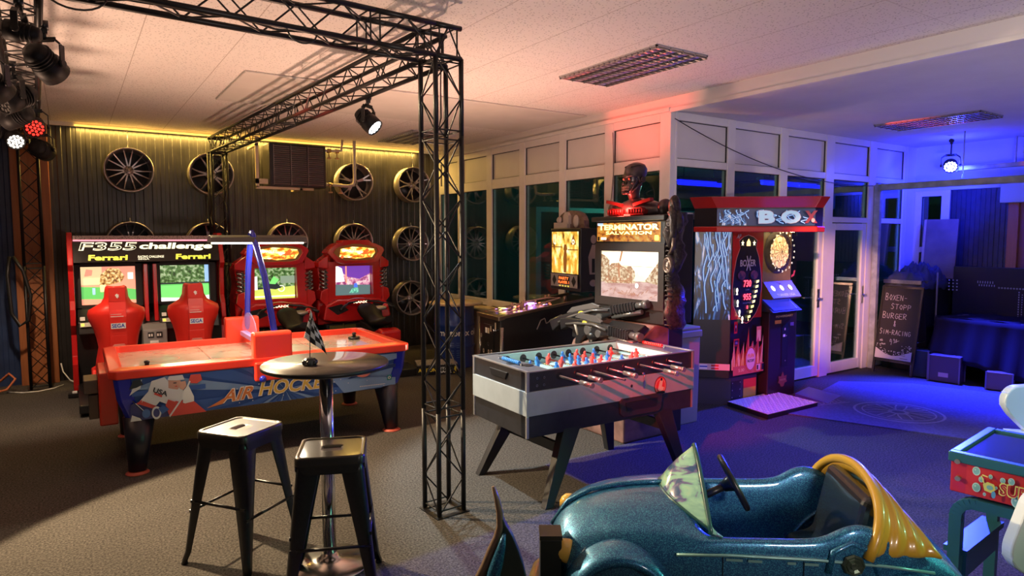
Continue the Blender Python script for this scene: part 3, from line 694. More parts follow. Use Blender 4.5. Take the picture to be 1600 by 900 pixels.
def seat(x, y):
    """moulded bucket seat seen from behind: winged shell with flat centre strip"""
    o = bpy.data.objects.new('bucket_seat', None); COL.objects.link(o); o.parent = F; o.location = (x, y, 0); o['label'] = 'red moulded bucket seat'
    half = [(.30, .245), (.42, .225), (.55, .205), (.66, .185), (.76, .20), (.86, .225), (.95, .262), (1.02, .275), (1.07, .262), (1.10, .21), (1.14, .145), (1.20, .115), (1.27, .108), (1.31, .10), (1.325, .08)]
    rings = []
    for z, wv_ in half:
        lean = -.02 + (z-.3)*-.06; dp = .09 if z < 1.1 else .06
        row = []
        for k in range(17):
            t = -1+2*k/16; row.append((wv_*t, lean - dp*(1-abs(t)**2.2) + (.10*abs(t)**5), z))
        for k in range(17):
            t = 1-2*k/16; row.append((wv_*.97*t, lean - dp*(1-abs(t)**2.2) + (.10*abs(t)**5) + .05, z))
        rings.append(row)
    MB().loft(rings).build('seat_shell', REDF, o)
    c = MB()
    for z, z2 in zip((.36, .6, .8, 1.0, 1.16), (.6, .8, 1.0, 1.16, 1.315)):
        l0 = -.02+(z-.3)*-.06-.099; l1 = -.02+(z2-.3)*-.06-(.099 if z2 < 1.1 else .068)
        if z > 1.1: l0 = -.02+(z-.3)*-.06-.07
        c.add([(-.078, l0, z), (.078, l0, z), (.078, l1, z2), (-.078, l1, z2), (-.078, l0+.03, z), (.078, l0+.03, z), (.078, l1+.03, z2), (-.078, l1+.03, z2)], [(0,1,2,3),(4,7,6,5),(0,4,5,1),(3,2,6,7),(0,3,7,4),(1,5,6,2)])
    c.build('back_strip', REDF, o, bevel=.003)
    q = flat('x', frame((0, -.185, 0), (1, 0, 0), (0, -.0, 1)))
    q.h = .0
    def lay(y0): q.M = frame((0, y0, 0), (1, 0, 0), (0, -.06, 1)); q.h = 0
    lay(-.108)
    q.r(-.068, .875, .068, .935, TXW); q.t('SEGA', -.06, .885, .12, .042, TXB, 0, .03)
    for k in range(9): q.r(-.05-.01*(k % 3), .70-k*.013, .05+.008*(k % 2), .707-k*.013, M('pale_red_print', (.85, .45, .38), .5))
    for k in range(7): q.r(-.055+.006*(k % 3), .565-k*.013, .055-.01*(k % 2), .572-k*.013, M('pale_red_print'))
    q.r(-.068, 1.005, .05, 1.012, TXW); q.r(-.068, 1.03, .03, 1.034, TXW)
    lay(-.076)
    q.p([(-.02, 1.19), (-.006, 1.205), (-.012, 1.22), (-.02, 1.232), (-.008, 1.245), (.002, 1.25), (.006, 1.238), (.018, 1.24), (.012, 1.222), (.02, 1.21), (.008, 1.212), (.004, 1.195), (-.004, 1.206)], TXW)
    q.r(-.05, 1.115, .05, 1.121, TXW)
    q.build('printed_label', None, o, fix=False)
    k = MB(); k.prism([(-.05, .28), (.42, .30), (.46, .37), (.40, .40), (.0, .36)], 'x', -.24, .24); k.build('seat_cushion', REDF, o, bevel=.02)
    k = MB(); k.bx(-.17, .17, -.05, .35, .13, .285); k.build('seat_pedestal', BLACKM, o, bevel=.01)
    for s_ in (-1, 1): MB().prism([(-.09, .30), (.0, .42), (.35, .40), (.42, .30)], 'x', s_*.235-.02, s_*.235+.02).build('seat_bolster', REDF, o, bevel=.015)
seat(-.415, -.90); seat(.345, -.90)

# ------------------------------------------------------------------ motorbike cabinets
BIKEK = M('black_bike_body', (.010, .009, .009), .6, spec=.25)
MARQ = glow('backlit_yellow_race_art', [(.32, (.10, .015, .0)), (.44, (.75, .18, .01)), (.52, (1, .75, .10)), (.62, (1, .95, .55))], 7, 1.7, stretch=(1, 1, 2.2))
def moto(x, y, label, scr):
    o = thing('motorbike_arcade_cabinet', (x, y, 0), label, 'arcade game', 'motorbike games by the back wall')
    b = MB()
    sh = [(-.50, .60), (-.50, 1.05), (-.47, 1.20), (-.50, 1.42), (-.44, 1.50), (-.30, 1.50), (.30, 1.50), (.44, 1.50), (.50, 1.42), (.47, 1.20), (.50, 1.05), (.50, .60)]
    b.prism([(px, pz) for px, pz in sh if True], 'y', .22, .60); b.build('rear_shell', RED, o, bevel=.02)
    MB().bx(-.42, .42, .1, .62, .0, .62).build('pedestal', BLACK, o, bevel=.01)
    # bezel round the screen, built as four sloping bars plus cheeks
    b = MB()
    outer = [(-.42, .92), (.42, .92), (.40, 1.50), (-.40, 1.50)]; inner = [(-.28, 1.02), (.28, 1.02), (.27, 1.435), (-.27, 1.435)]
    def ringp(o_, i_, y0, y1, yi):
        n = len(o_); vs = [(p[0], y0, p[1]) for p in o_]+[(p[0], y0, p[1]) for p in i_]+[(p[0], yi, p[1]) for p in i_]+[(p[0], y1, p[1]) for p in o_]
        fs = []
        for k in range(n):
            j = (k+1) % n; fs += [(k, j, n+j, n+k), (n+k, n+j, 2*n+j, 2*n+k), (k, 3*n+k, 3*n+j, j)]
        return vs, fs
    b.add(*ringp(outer, inner, .10, .24, .20)); b.build('screen_surround', RED, o, bevel=.006)
    for s in (-1, 1):
        c = MB(); c.prism([(s*.40, .85), (s*.52, .98), (s*.50, 1.10), (s*.40, 1.14)], 'y', .05, .3); c.build('cheek', RED, o, bevel=.012); c = MB(); c.prism([(s*.38, 1.40), (s*.52, 1.42), (s*.52, 1.50), (s*.38, 1.60)], 'y', .08, .3); c.build('cheek', RED, o, bevel=.012)
        e = MB()
        for k in range(5):
            z = 1.13+k*.055; e.tube([(s*.37, .16, z-.01), (s*.41, .08, z), (s*.46, .06, z+.01), (s*.49, .12, z+.03)], .02, 8)
            e.cyl((s*.44, .05, z+.012), (s*.44, .07, z+.02), .026, n=10)
        e.build('engine_trim', M('chrome_engine_trim', (.5, .48, .46), .2, .9), o)
    # marquee
    mo_ = [(-.42, 1.63), (-.36, 1.70), (-.28, 1.755), (-.22, 1.765), (-.19, 1.805), (.19, 1.805), (.23, 1.765), (.30, 1.75), (.40, 1.70), (.42, 1.66), (.33, 1.50), (.20, 1.47), (-.20, 1.47), (-.30, 1.50)]
    mi_ = [(-.33, 1.63), (-.29, 1.69), (-.22, 1.72), (-.12, 1.735), (-.06, 1.75), (.06, 1.75), (.12, 1.735), (.22, 1.72), (.31, 1.69), (.33, 1.64), (.27, 1.545), (.17, 1.52), (-.17, 1.52), (-.25, 1.545)]
    b = MB(); b.add(*ringp(mo_, mi_, .0, .26, .03)); b.build('marquee_frame', RED, o, bevel=.006)
    q = flat('x', frame((0, .03, 0), (1, 0, 0), (0, 0, 1))); q.p(mi_, M('marquee_art_dark', (.05, .02, .01), .3, emit=(.10, .03, .005), es=1.))
    q.p([(-.24, 1.57), (-.22, 1.68), (-.05, 1.71), (.12, 1.70), (.27, 1.68), (.29, 1.63), (.24, 1.56), (.0, 1.54)], MARQ)
    RS = M('backlit_red_art', (.8, .1, .02), .4, emit=(.9, .12, .02), es=1.3)
    q.ring(.20, 1.60, .022, .034, RS); q.ring(.09, 1.585, .022, .034, RS); q.p([(.08, 1.60), (.12, 1.65), (.17, 1.69), (.20, 1.66), (.17, 1.63), (.21, 1.61), (.13, 1.60)], RS)
    q.t('MANX TT', -.20, 1.64, .20, .035, LITW, .2, .03); q.e(-.20, 1.57, .022, .022, RS); q.p([(-.14, 1.565), (-.10, 1.575), (-.05, 1.57), (-.10, 1.555)], LITW)
    q.build('marquee_artwork', None, o, fix=False)
    # screen
    q = flat('x', frame((-.27, .20, 1.02), (1, 0, 0), (0, 0, 1))); W_, H_ = .54, .415
    if scr == 0:
        q.r(0, 0, W_, H_, SK); q.r(0, .15, W_, H_, FOL); q.p([(0, 0), (W_, 0), (W_, .16), (0, .12)], M('screen_lime', (.6, .8, .1), .4, emit=(.62, .75, .14), es=1.)); q.r(0, .12, .05, .3, SW); q.r(.35, .2, W_, .30, M('screen_grey_green', (.2, .3, .2), .4, emit=(.25, .35, .25), es=1.))
        for cx in (.17, .36): q.ring(cx, .13, .035, .045, SW)
        q.p([(.15, .14), (.22, .22), (.30, .21), (.36, .14), (.28, .12)], SK); q.p([(.2, .2), (.26, .30), (.33, .25), (.28, .19)], SGRN); q.r(0, .02, W_, .035, SW)
    else:
        q.r(0, 0, W_, H_, M('screen_purple', (.2, .05, .4), .4, emit=(.16, .05, .42), es=1.)); q.p([(0, .13), (W_, .13), (W_, .30), (.38, .22), (.2, .26), (0, H_)], glow('screen_town', [(.35, (.35, .05, .2)), (.5, (.9, .35, .5)), (.62, (1, .85, .8))], 22, 1.))
        q.p([(0, .18), (.16, .19), (.12, .38), (.05, H_), (0, H_)], SW); q.p([(0, 0), (W_, 0), (W_, .13), (0, .15)], M('screen_slate', (.1, .2, .2), .4, emit=(.10, .17, .18), es=1.))
        q.p([(.22, .02), (.27, .09), (.35, .10), (.37, .02)], glow('screen_mint_bike', [(.4, (.05, .25, .2)), (.6, (.3, .9, .6))], 40, 1.)); q.p([(.29, .1), (.30, .16), (.34, .16), (.35, .1)], M('screen_blue', (.1, .2, .9), .4, emit=(.08, .2, .9), es=1.))
        q.r(.17, .17, .19, H_, SO)
    q.build('screen', None, o, fix=False)
    # control cowl under the screen
    c = MB(); c.prism([(-.50, .70), (-.46, .90), (-.30, .97), (.30, .97), (.46, .90), (.50, .70), (.30, .66), (-.30, .66)], 'y', -.02, .35); c.build('lower_cowl', RED, o, bevel=.02)
    for s in (-1, 1):
        MB().prism([(s*.44, .87), (s*.24, .91), (s*.14, .82), (s*.30, .76)], 'y', -.028, -.018).build('cowl_vent', BLACK, o)
    q = MB(); q.ell((0, -.03, .93), (.19, .08, .06)); q.build('tank_console', RED, o)
    q = flat('x', frame((-.10, -.112, .93), (1, 0, 0), (0, .3, 1))); q.t('MANX', 0, -.01, .2, .03, LITW, .2, .03); q.build('console_lettering', None, o, fix=False)
    # the bike
    k = MB(); bx0 = .05
    prof = [(-.10, .84, .09, .07), (-.22, .84, .14, .09), (-.38, .80, .16, .10), (-.52, .73, .11, .09), (-.68, .70, .14, .06), (-.85, .73, .12, .055), (-1.0, .78, .06, .04)]
    rings = []
    for yy, zz, ww, hh in prof: rings.append([(bx0+ww*math.cos(a), yy, zz+hh*math.sin(a)) for a in [2*PI*j/16 for j in range(16)]])
    k.loft(rings); k.build('bike_body', BIKEK, o)
    k = MB(); k.tube([(bx0-.33, -.22, .88), (bx0-.22, -.12, .93), (bx0, -.08, .95), (bx0+.22, -.12, .93), (bx0+.33, -.22, .88)], .014, 8)
    for s in (-1, 1): k.cyl((bx0+s*.28, -.17, .905), (bx0+s*.40, -.27, .85), .02); k.tube([(bx0+s*.26, -.17, .92), (bx0+s*.32, -.26, .915), (bx0+s*.36, -.30, .90)], .006, 6)
    k.build('handlebar', BLACK, o)
    k = MB(); k.ell((bx0+.14, -.34, .86), (.10, .09, .035)); k.tube([(bx0+.05, -.33, .87), (bx0+.0, -.40, .80), (bx0+.04, -.44, .74), (bx0+.10, -.40, .78)], .012, 6); k.build('fuel_cap', M('dull_silver_trim', (.42, .38, .33), .35, .6), o)
    k = MB(); k.ell((bx0+.26, -.27, .87), (.045, .05, .045)); k.build('red_knob', RED, o)
    k = MB(); k.prism([(-.2, .35), (-.9, .35), (-.96, .55), (-.5, .66), (-.2, .70)], 'x', bx0-.11, bx0+.11); k.build('bike_frame', BIKEK, o, bevel=.02)
    k = MB(); k.prism([(-.78, .60), (-.95, .66), (-1.08, .64), (-1.08, .50), (-.92, .46), (-.80, .50)], 'x', bx0-.14, bx0+.14); k.build('tail_fairing', RED, o, bevel=.03)
    k = MB(); k.bx(-.42, .48, -1.05, .12, .0, .10); k.cyl((bx0, -.35, .1), (bx0, -.35, .45), .06); k.cyl((bx0, -.75, .1), (bx0, -.75, .45), .06); k.build('bike_platform', BLACKM, o, bevel=.008)
    k = MB(); k.bx(-.38, .0, .08, .1, .18, .60); k.cyl((-.19, .06, .12), (-.19, .06, .63), .008, n=6); k.build('front_grille', M('yellow_black_grille', (.12, .09, .02), .4), o)
moto(2.27, 9.0, 'red motorbike arcade cabinet with green race screen, partly behind the blue lamp arm', 0)
moto(3.36, 9.0, 'red motorbike arcade cabinet with purple town scene on its screen', 1)
# ------------------------------------------------------------------ air hockey table
RAIL = M('orange_red_rail', (.80, .045, .02), .3, coat=.4)
PF = paint('worn_cream_playfield', [(0, (.30, .25, .17)), (.45, (.46, .40, .30)), (1, (.60, .56, .46))], 6, .26, coat=.7, dist=.6)
A = thing('air_hockey_table', (1.43, 6.42, 0), 'large air hockey table with red rails and hockey player side artwork', 'air hockey table', rz=R(-.5))
hx, hy = 1.235, .68; zt = .835
def rect_ring(mb, x0, y0, x1, y1, t, z0, z1, ch=.12):
    o_ = [(x0+ch, y0), (x1-ch, y0), (x1, y0+ch), (x1, y1-ch), (x1-ch, y1), (x0+ch, y1), (x0, y1-ch), (x0, y0+ch)]
    c2 = ch*.6
    i_ = [(x0+t+c2, y0+t), (x1-t-c2, y0+t), (x1-t, y0+t+c2), (x1-t, y1-t-c2), (x1-t-c2, y1-t), (x0+t+c2, y1-t), (x0+t, y1-t-c2), (x0+t, y0+t+c2)]
    n = 8; vs = [(a, b_, z1) for a, b_ in o_]+[(a, b_, z1+.012) for a, b_ in i_]+[(a, b_, z0) for a, b_ in i_]+[(a, b_, z0) for a, b_ in o_]; fs = []
    for k in range(n):
        j = (k+1) % n
        for q in range(4): fs.append((q*n+k, q*n+j, ((q+1) % 4)*n+j, ((q+1) % 4)*n+k))
    mb.add(vs, fs)
b = MB(); rect_ring(b, -hx, -hy, hx, hy, .10, .765, zt, .05); b.build('rail', RAIL, A, bevel=.012, seg=3)
b = MB(); b.bx(-hx+.09, hx-.09, -hy+.09, hy-.09, .76, .785); pf = b.build('playfield', PF, A)
q = flat('x', frame((0, 0, .786), (1, 0, 0), (0, 1, 0))); PR = M('faded_red_marking', (.62, .30, .22), .25)
q.line([(0, -.58), (0, .58)], .02, PR); q.ring(0, 0, .16, .175, PR); q.ring(-.8, 0, .12, .13, PR); q.ring(.8, 0, .12, .13, PR); q.line([(-.45, -.58), (-.45, .58)], .01, PR); q.line([(.45, -.58), (.45, .58)], .01, PR)
q.build('field_marking', None, pf, fix=False)
# tapering body
def tray(mb, xt, yt, xb, yb, z1, z0):
    mb.add([(-xb, -yb, z0), (xb, -yb, z0), (xb, yb, z0), (-xb, yb, z0), (-xt, -yt, z1), (xt, -yt, z1), (xt, yt, z1), (-xt, yt, z1)], [(0,3,2,1),(4,5,6,7),(0,1,5,4),(1,2,6,5),(2,3,7,6),(3,0,4,7)])
ICE = paint('pale_blue_ray_print', [(0, (.04, .10, .30)), (.42, (.09, .20, .46)), (.55, (.20, .36, .60)), (.75, (.50, .66, .80))], 2.2, .35, stretch=(1.4, 1, 4.), dist=1.5)
b = MB(); tray(b, hx-.05, hy-.04, hx-.13, hy-.06, .765, .43); b.build('table_body', ICE, A)
for sx in (-1, 1):
    for sy in (-1, 1):
        c = MB()
        pts = [(.0, .0), (.13, .0), (.13, .03), (.03, .13), (.0, .13)]
        def ringz(z, off): return [(sx*(hx-.03-off-px), sy*(hy-.025-off*.3-py), z) for px, py in [(.0, .03), (.03, .0), (.12, .0), (.12, .02), (.02, .12), (.0, .12)]]
        c.loft([ringz(.765, 0), ringz(.6, .02), ringz(.46, .07), ringz(.425, .09)], True, True, False, False); c.build('corner_cap', BLUE, A, bevel=.008)
        l = MB(); x0, y0 = sx*(hx-.20), sy*(hy-.14); x1, y1 = sx*(hx-.17), sy*(hy-.09)
        l.cyl((x0, y0, .44), (x1, y1, .022), .115, .062, n=20); lg = l.build('leg', M('dark_navy_leg', (.012, .012, .022), .35), A)
        MB().lathe([(0, 0), (.085, 0), (.085, .006), (.05, .024), (0, .026)], 20).at(Matrix.Identity(4)).build('foot', M('red_rubber_foot', (.45, .08, .05), .5), lg, loc=(x1, y1, 0))
        s_ = MB(); s_.cyl((sx*(hx-.26)-.0, y0-sy*.0-.112, .42), (x1-sx*.0-.055, y1-.06, .03), .006, n=6)
# left end: red coin unit
b = MB(); b.bx(-hx-.06, -hx+.07, -.28, .28, .33, .76); b.build('coin_box', RAIL, A, bevel=.012)
b = MB(); b.bx(-hx-.16, -hx-.06, -.16, .12, .58, .69); b.bx(-hx-.13, -hx-.06, -.12, .10, .36, .56); b.build('coin_mechanism', M('dull_coin_metal', (.16, .14, .12), .4, .7), A, bevel=.005)
b = MB(); b.bx(hx-.07, hx+.05, -.28, .28, .40, .76); b.build('goal_box', RAIL, A, bevel=.012)
# side artwork facing the camera
dy = Vector((0, .02, .335)).normalized(); dy.y = -dy.y*1.0
fr_ = frame((-(hx-.12), -(hy-.040)-.004+.0, .765), (1, 0, 0), (0, .02, .335)); 
# print plane follows the slightly tapering body: origin at the lower edge
fr_ = frame((-(hx-.12), -(hy-.058)-.004, .435), (1, 0, 0), (0, -.02, .335))
q = flat('x', fr_); L_ = 2*(hx-.12)
P = {}
def pm(n, c, r=.4): return M('print_'+n, c, r)
RY1, RY2, RY3 = pm('mid_blue', (.05, .13, .38)), pm('ice_blue', (.22, .36, .56)), pm('navy', (.015, .04, .15))
q.h = .003
q.r(.02, .0, L_-.02, .325, pm('base_blue', (.03, .09, .30)))
cx, cy = 1.18, .10
for k in range(26):
    a0 = 2*PI*k/26; a1 = a0+.12+.04*(k % 3)
    pts = []
    for a in (a0, a1):
        dx, dz = math.cos(a), math.sin(a); t = 9
        if dx > 0: t = min(t, (L_-.02-cx)/dx)
        if dx < 0: t = min(t, (cx-.02)/-dx)
        if dz > 0: t = min(t, (.325-cy)/dz)
        if dz < 0: t = min(t, cy/-dz)
        pts.append((cx+dx*t, cy+dz*t))
    q.p([(cx, cy)]+pts, RY1 if k % 3 else RY2)
q.r(.03, .19, .55, .23, RY1); q.r(.03, .24, .5, .26, RY2); q.p([(1.72, .12), (2.2, .19), (2.2, .22), (1.9, .215)], RY3); q.p([(1.7, .0), (2.2, .02), (2.2, .09), (1.95, .12), (1.6, .13)], RY2)
q.p([(1.55, .20), (1.85, .32), (2.21, .32), (2.21, .27), (1.8, .2)], RY2)
WJ, SKN, RDJ, NV, DG = pm('jersey_white', (.72, .76, .74)), pm('skin', (.62, .36, .26)), pm('jersey_red', (.62, .08, .06)), pm('jersey_navy', (.05, .06, .20)), pm('dark_glove', (.02, .03, .04))
q.M = fr_ @ Matrix.Diagonal((.64, 1, 1, 1))
# hockey players
q.p([(.02, .0), (.03, .13), (.18, .16), (.42, .07), (.52, .02), (.48, .0)], NV)
q.p([(.02, .20), (.10, .31), (.16, .32), (.14, .25), (.06, .22)], WJ); q.p([(.02, .25), (.07, .32), (.14, .325), (.17, .28), (.10, .26)], DG)
q.p([(.10, .13), (.22, .22), (.26, .30), (.40, .32), (.48, .25), (.60, .22), (.60, .13), (.52, .08), (.42, .10), (.34, .13), (.30, .10), (.20, .12)], WJ)
q.p([(.14, .12), (.32, .06), (.33, .085), (.16, .15)], RDJ); q.p([(.08, .13), (.15, .16), (.15, .12)], RDJ)
q.p([(.44, .23), (.44, .315), (.56, .325), (.585, .25), (.54, .21), (.48, .22)], SKN); q.p([(.43, .295), (.45, .325), (.60, .325), (.62, .285), (.53, .285)], WJ); q.r(.495, .262, .53, .270, DG); q.p([(.50, .235), (.54, .235), (.53, .245)], RDJ)
q.p([(.56, .22), (.57, .27), (.63, .275), (.64, .23), (.60, .20)], SKN)
q.p([(.60, .08), (.58, .18), (.66, .24), (.72, .14), (.72, .08)], WJ); q.p([(.66, .26), (.69, .32), (.80, .32), (.82, .27), (.76, .245), (.70, .25)], RDJ)
q.p([(.44, .0), (.40, .10), (.52, .12), (.62, .09), (.72, .10), (.86, .0)], RDJ); q.p([(.40, .09), (.43, .14), (.52, .11), (.60, .12), (.56, .06), (.47, .05)], RDJ)
q.line([(.44, .0), (.58, .13), (.68, .27)], .016, WJ); q.line([(.05, .16), (.20, .04)], .012, DG); q.line([(.08, .14), (.22, .03)], .006, WJ)
q.ring(.30, .045, .035, .052, WJ); q.e(.30, .045, .035, .035, NV); q.e(.19, .05, .045, .035, pm('helmet_blue', (.08, .18, .42))); q.p([(.32, .08), (.38, .10), (.44, .06), (.36, .03)], RY1)
q.p([(.02, .0), (.04, .05), (.12, .02), (.14, .0)], WJ)
q.t('USA', .265, .215, .16, .042, DG, .15, .03, R(-18)); q.p([(.28, .195), (.36, .165), (.37, .18), (.29, .21)], RDJ)
q.M = fr_
# AIR HOCKEY lettering with pale outline
OR, GD = pm('orange_letters', (.62, .20, .05)), pm('gold_letters', (.80, .52, .08)); PO = pm('pale_letter_edge', (.88, .80, .66))
q.h += .001
q.t('AIR', .65, .052, .26, .115, PO, .45, .055, R(3)); q.t('AIR', .656, .057, .25, .103, OR, .45, .02, R(3))
q.p([(.55, .03), (.67, .05), (.69, .10)], OR)
q.t('HOCKEY', .95, .075, .64, .130, PO, .25, .05, R(0)); q.t('HOCKEY', .956, .082, .628, .116, GD, .25, .015, R(0))
q.e(1.86, .20, .09, .065, pm('puck_orange', (.72, .20, .14)), rot=-.3)
q.r(2.105, .075, 2.15, .125, pm('green_badge', (.02, .25, .22))); q.ring(2.127, .10, .008, .014, PO)
for k in range(14): q.r(1.84+k*.017, .045, 1.852+k*.017, .052, PO)
for k in range(26):
    x = random.uniform(.7, 2.1); z = random.uniform(.02, .31); q.e(x, z, .004, .004, PO, 8)
q.build('side_artwork', None, A, fix=False)
# centre score boards, puck shield, lamp arch
for s in (-1, 1):
    b = MB(); y0 = s*(hy-.055)
    x0 = -.03
    b.prism([(y0-.0-.05, .70), (y0+.05, .70), (y0+.055-s*.0, 1.03), (y0+.035, 1.045), (y0-.035, 1.045), (y0-.055, 1.03)], 'x', x0-.16, x0+.16)
    if s < 0: b.bx(x0-.16, x0+.16, -hy-.035, -hy+.06, .64, .80)
    else: b.bx(x0-.16, x0+.16, hy-.06, hy+.035, .64, .80)
    b.build('score_board', RAIL, A, bevel=.014)
    MB().ell((x0-.10, s*(hy+.03), .66), (.03, .03, .03)).build('bolt_cap', BLUE, A)
ac = bpy.data.materials.new('clear_purple_acrylic'); ac.use_nodes = True; nt, bb = nodes_of(ac)
bb.inputs['Base Color'].default_value = (.55, .50, .95, 1); bb.inputs['Alpha'].default_value = .28; bb.inputs['Roughness'].default_value = .1
b = MB(); pts = [(-.30, .90)]
for k in range(15): a = PI*k/14; pts.append((.32*-math.cos(a), .92+.20*math.sin(a)))
b.prism([(y_+.25, z_) for y_, z_ in pts], 'x', -.035, -.028); b.build('puck_shield', ac, A)
b = MB(); b.bx(-.06, -.0, -.05, .55, .87, .91); b.build('shield_clamp', M('lilac_plastic', (.45, .35, .75), .3), A)
for s in (-1, 1):
    b = MB(); b.tube([(.02, s*(hy-.02), .70), (.02, s*(hy-.05), .85), (-.01, s*.34, 1.50), (-.03, s*.10, 1.80), (-.035, s*.045, 1.865), (-.035, 0, 1.885)], .028, 10); b.build('lamp_arm', BLUE, A)
b = MB(); b.prism([(-.13, 1.80), (-.10, 1.845), (-.03, 1.865), (.03, 1.865), (.10, 1.845), (.13, 1.80)], 'x', -.40, .44); b.build('lamp_canopy', M('dark_canopy', (.05, .045, .045), .35), A, bevel=.004)
b = MB(); b.bx(-.37, .41, -.09, .09, 1.785, 1.799); b.build('lamp_tube', M('warm_lamp_diffuser', (1, .9, .7), .4, emit=(1, .86, .62), es=8), A)
area('hockey_canopy_light', (1.40, 6.40, 1.775), (1.40, 6.40, 0), (1, .84, .60), 27, .85, .16)
def mallet(x, y, z, label):
    o = thing('air_hockey_mallet', (x, y, z), label, 'mallet', 'strikers on the air hockey table')
    MB().lathe([(0, 0), (.058, 0), (.062, .008), (.060, .022), (.045, .026), (.03, .018), (0, .018)], 24).build('mallet_base', BLACK, o)
    MB().lathe([(.018, .016), (.017, .04), (.022, .055), (.022, .062), (.012, .068), (0, .068)], 18).build('mallet_knob', BLACK, o)
mallet(.47, 6.02, .787, 'black striker lying near the left end of the air hockey table')
mallet(2.42, 6.60, .787, 'black striker lying near the right end of the air hockey table')

# ------------------------------------------------------------------ bar table, flag, stools
T = thing('bar_table', (1.145, 3.575, 0), 'round high bar table with black top, chrome post and round base', 'table'); T.scale = (1.12, 1.12, 1.05)
TOPM = paint('black_woodgrain_top', [(0, (.035, .026, .018)), (.5, (.065, .05, .034)), (1, (.11, .085, .06))], 5, .36, stretch=(1, 14, 1), coat=.6)
b = MB(); b.lathe([(0, 1.078), (.293, 1.078), (.300, 1.084), (.302, 1.098), (.300, 1.104), (0, 1.104)], 64); b.build('tabletop', TOPM, T)
MB().lathe([(.299, 1.080), (.305, 1.084), (.305, 1.099), (.299, 1.103)], 64).build('edge_band', BLACK, T)
b = MB(); b.cyl((0, 0, .03), (0, 0, 1.06), .033, n=28); b.build('post', CHROME, T)
b = MB(); b.lathe([(0, 1.06), (.11, 1.06), (.11, 1.078), (0, 1.078)], 24); b.build('mounting_plate', BLACKM, T)
b = MB(); b.lathe([(0, 0), (.20, 0), (.205, .006), (.20, .014), (.07, .03), (.05, .045), (.034, .07), (0, .07)], 48); b.build('base_plate', M('brushed_steel_base', (.60, .57, .52), .22, 1.), T)
G = thing('checkered_flag', (1.045, 3.53, 1.1595), 'checkered flag on a thin stick in a black stand on the bar table', 'flag')
b = MB(); b.lathe([(0, 0), (.034, 0), (.036, .01), (.034, .03), (.026, .04), (.010, .044), (0, .046)], 10, False)
for k in range(6): a = 2*PI*k/6; b.ell((.032*math.cos(a), .032*math.sin(a), .016), (.012, .012, .015), 8, 6)
b.build('flag_stand', BLACK, G)
MB().cyl((0, 0, .04), (.014, .012, .30), .0022, n=6).build('flag_stick', BLACK, G)
fl = MB(); CW, CK = M('flag_white', (.75, .78, .78), .8), M('flag_black', (.015, .016, .018), .8)
NU, NV_ = 12, 15; pts = {}
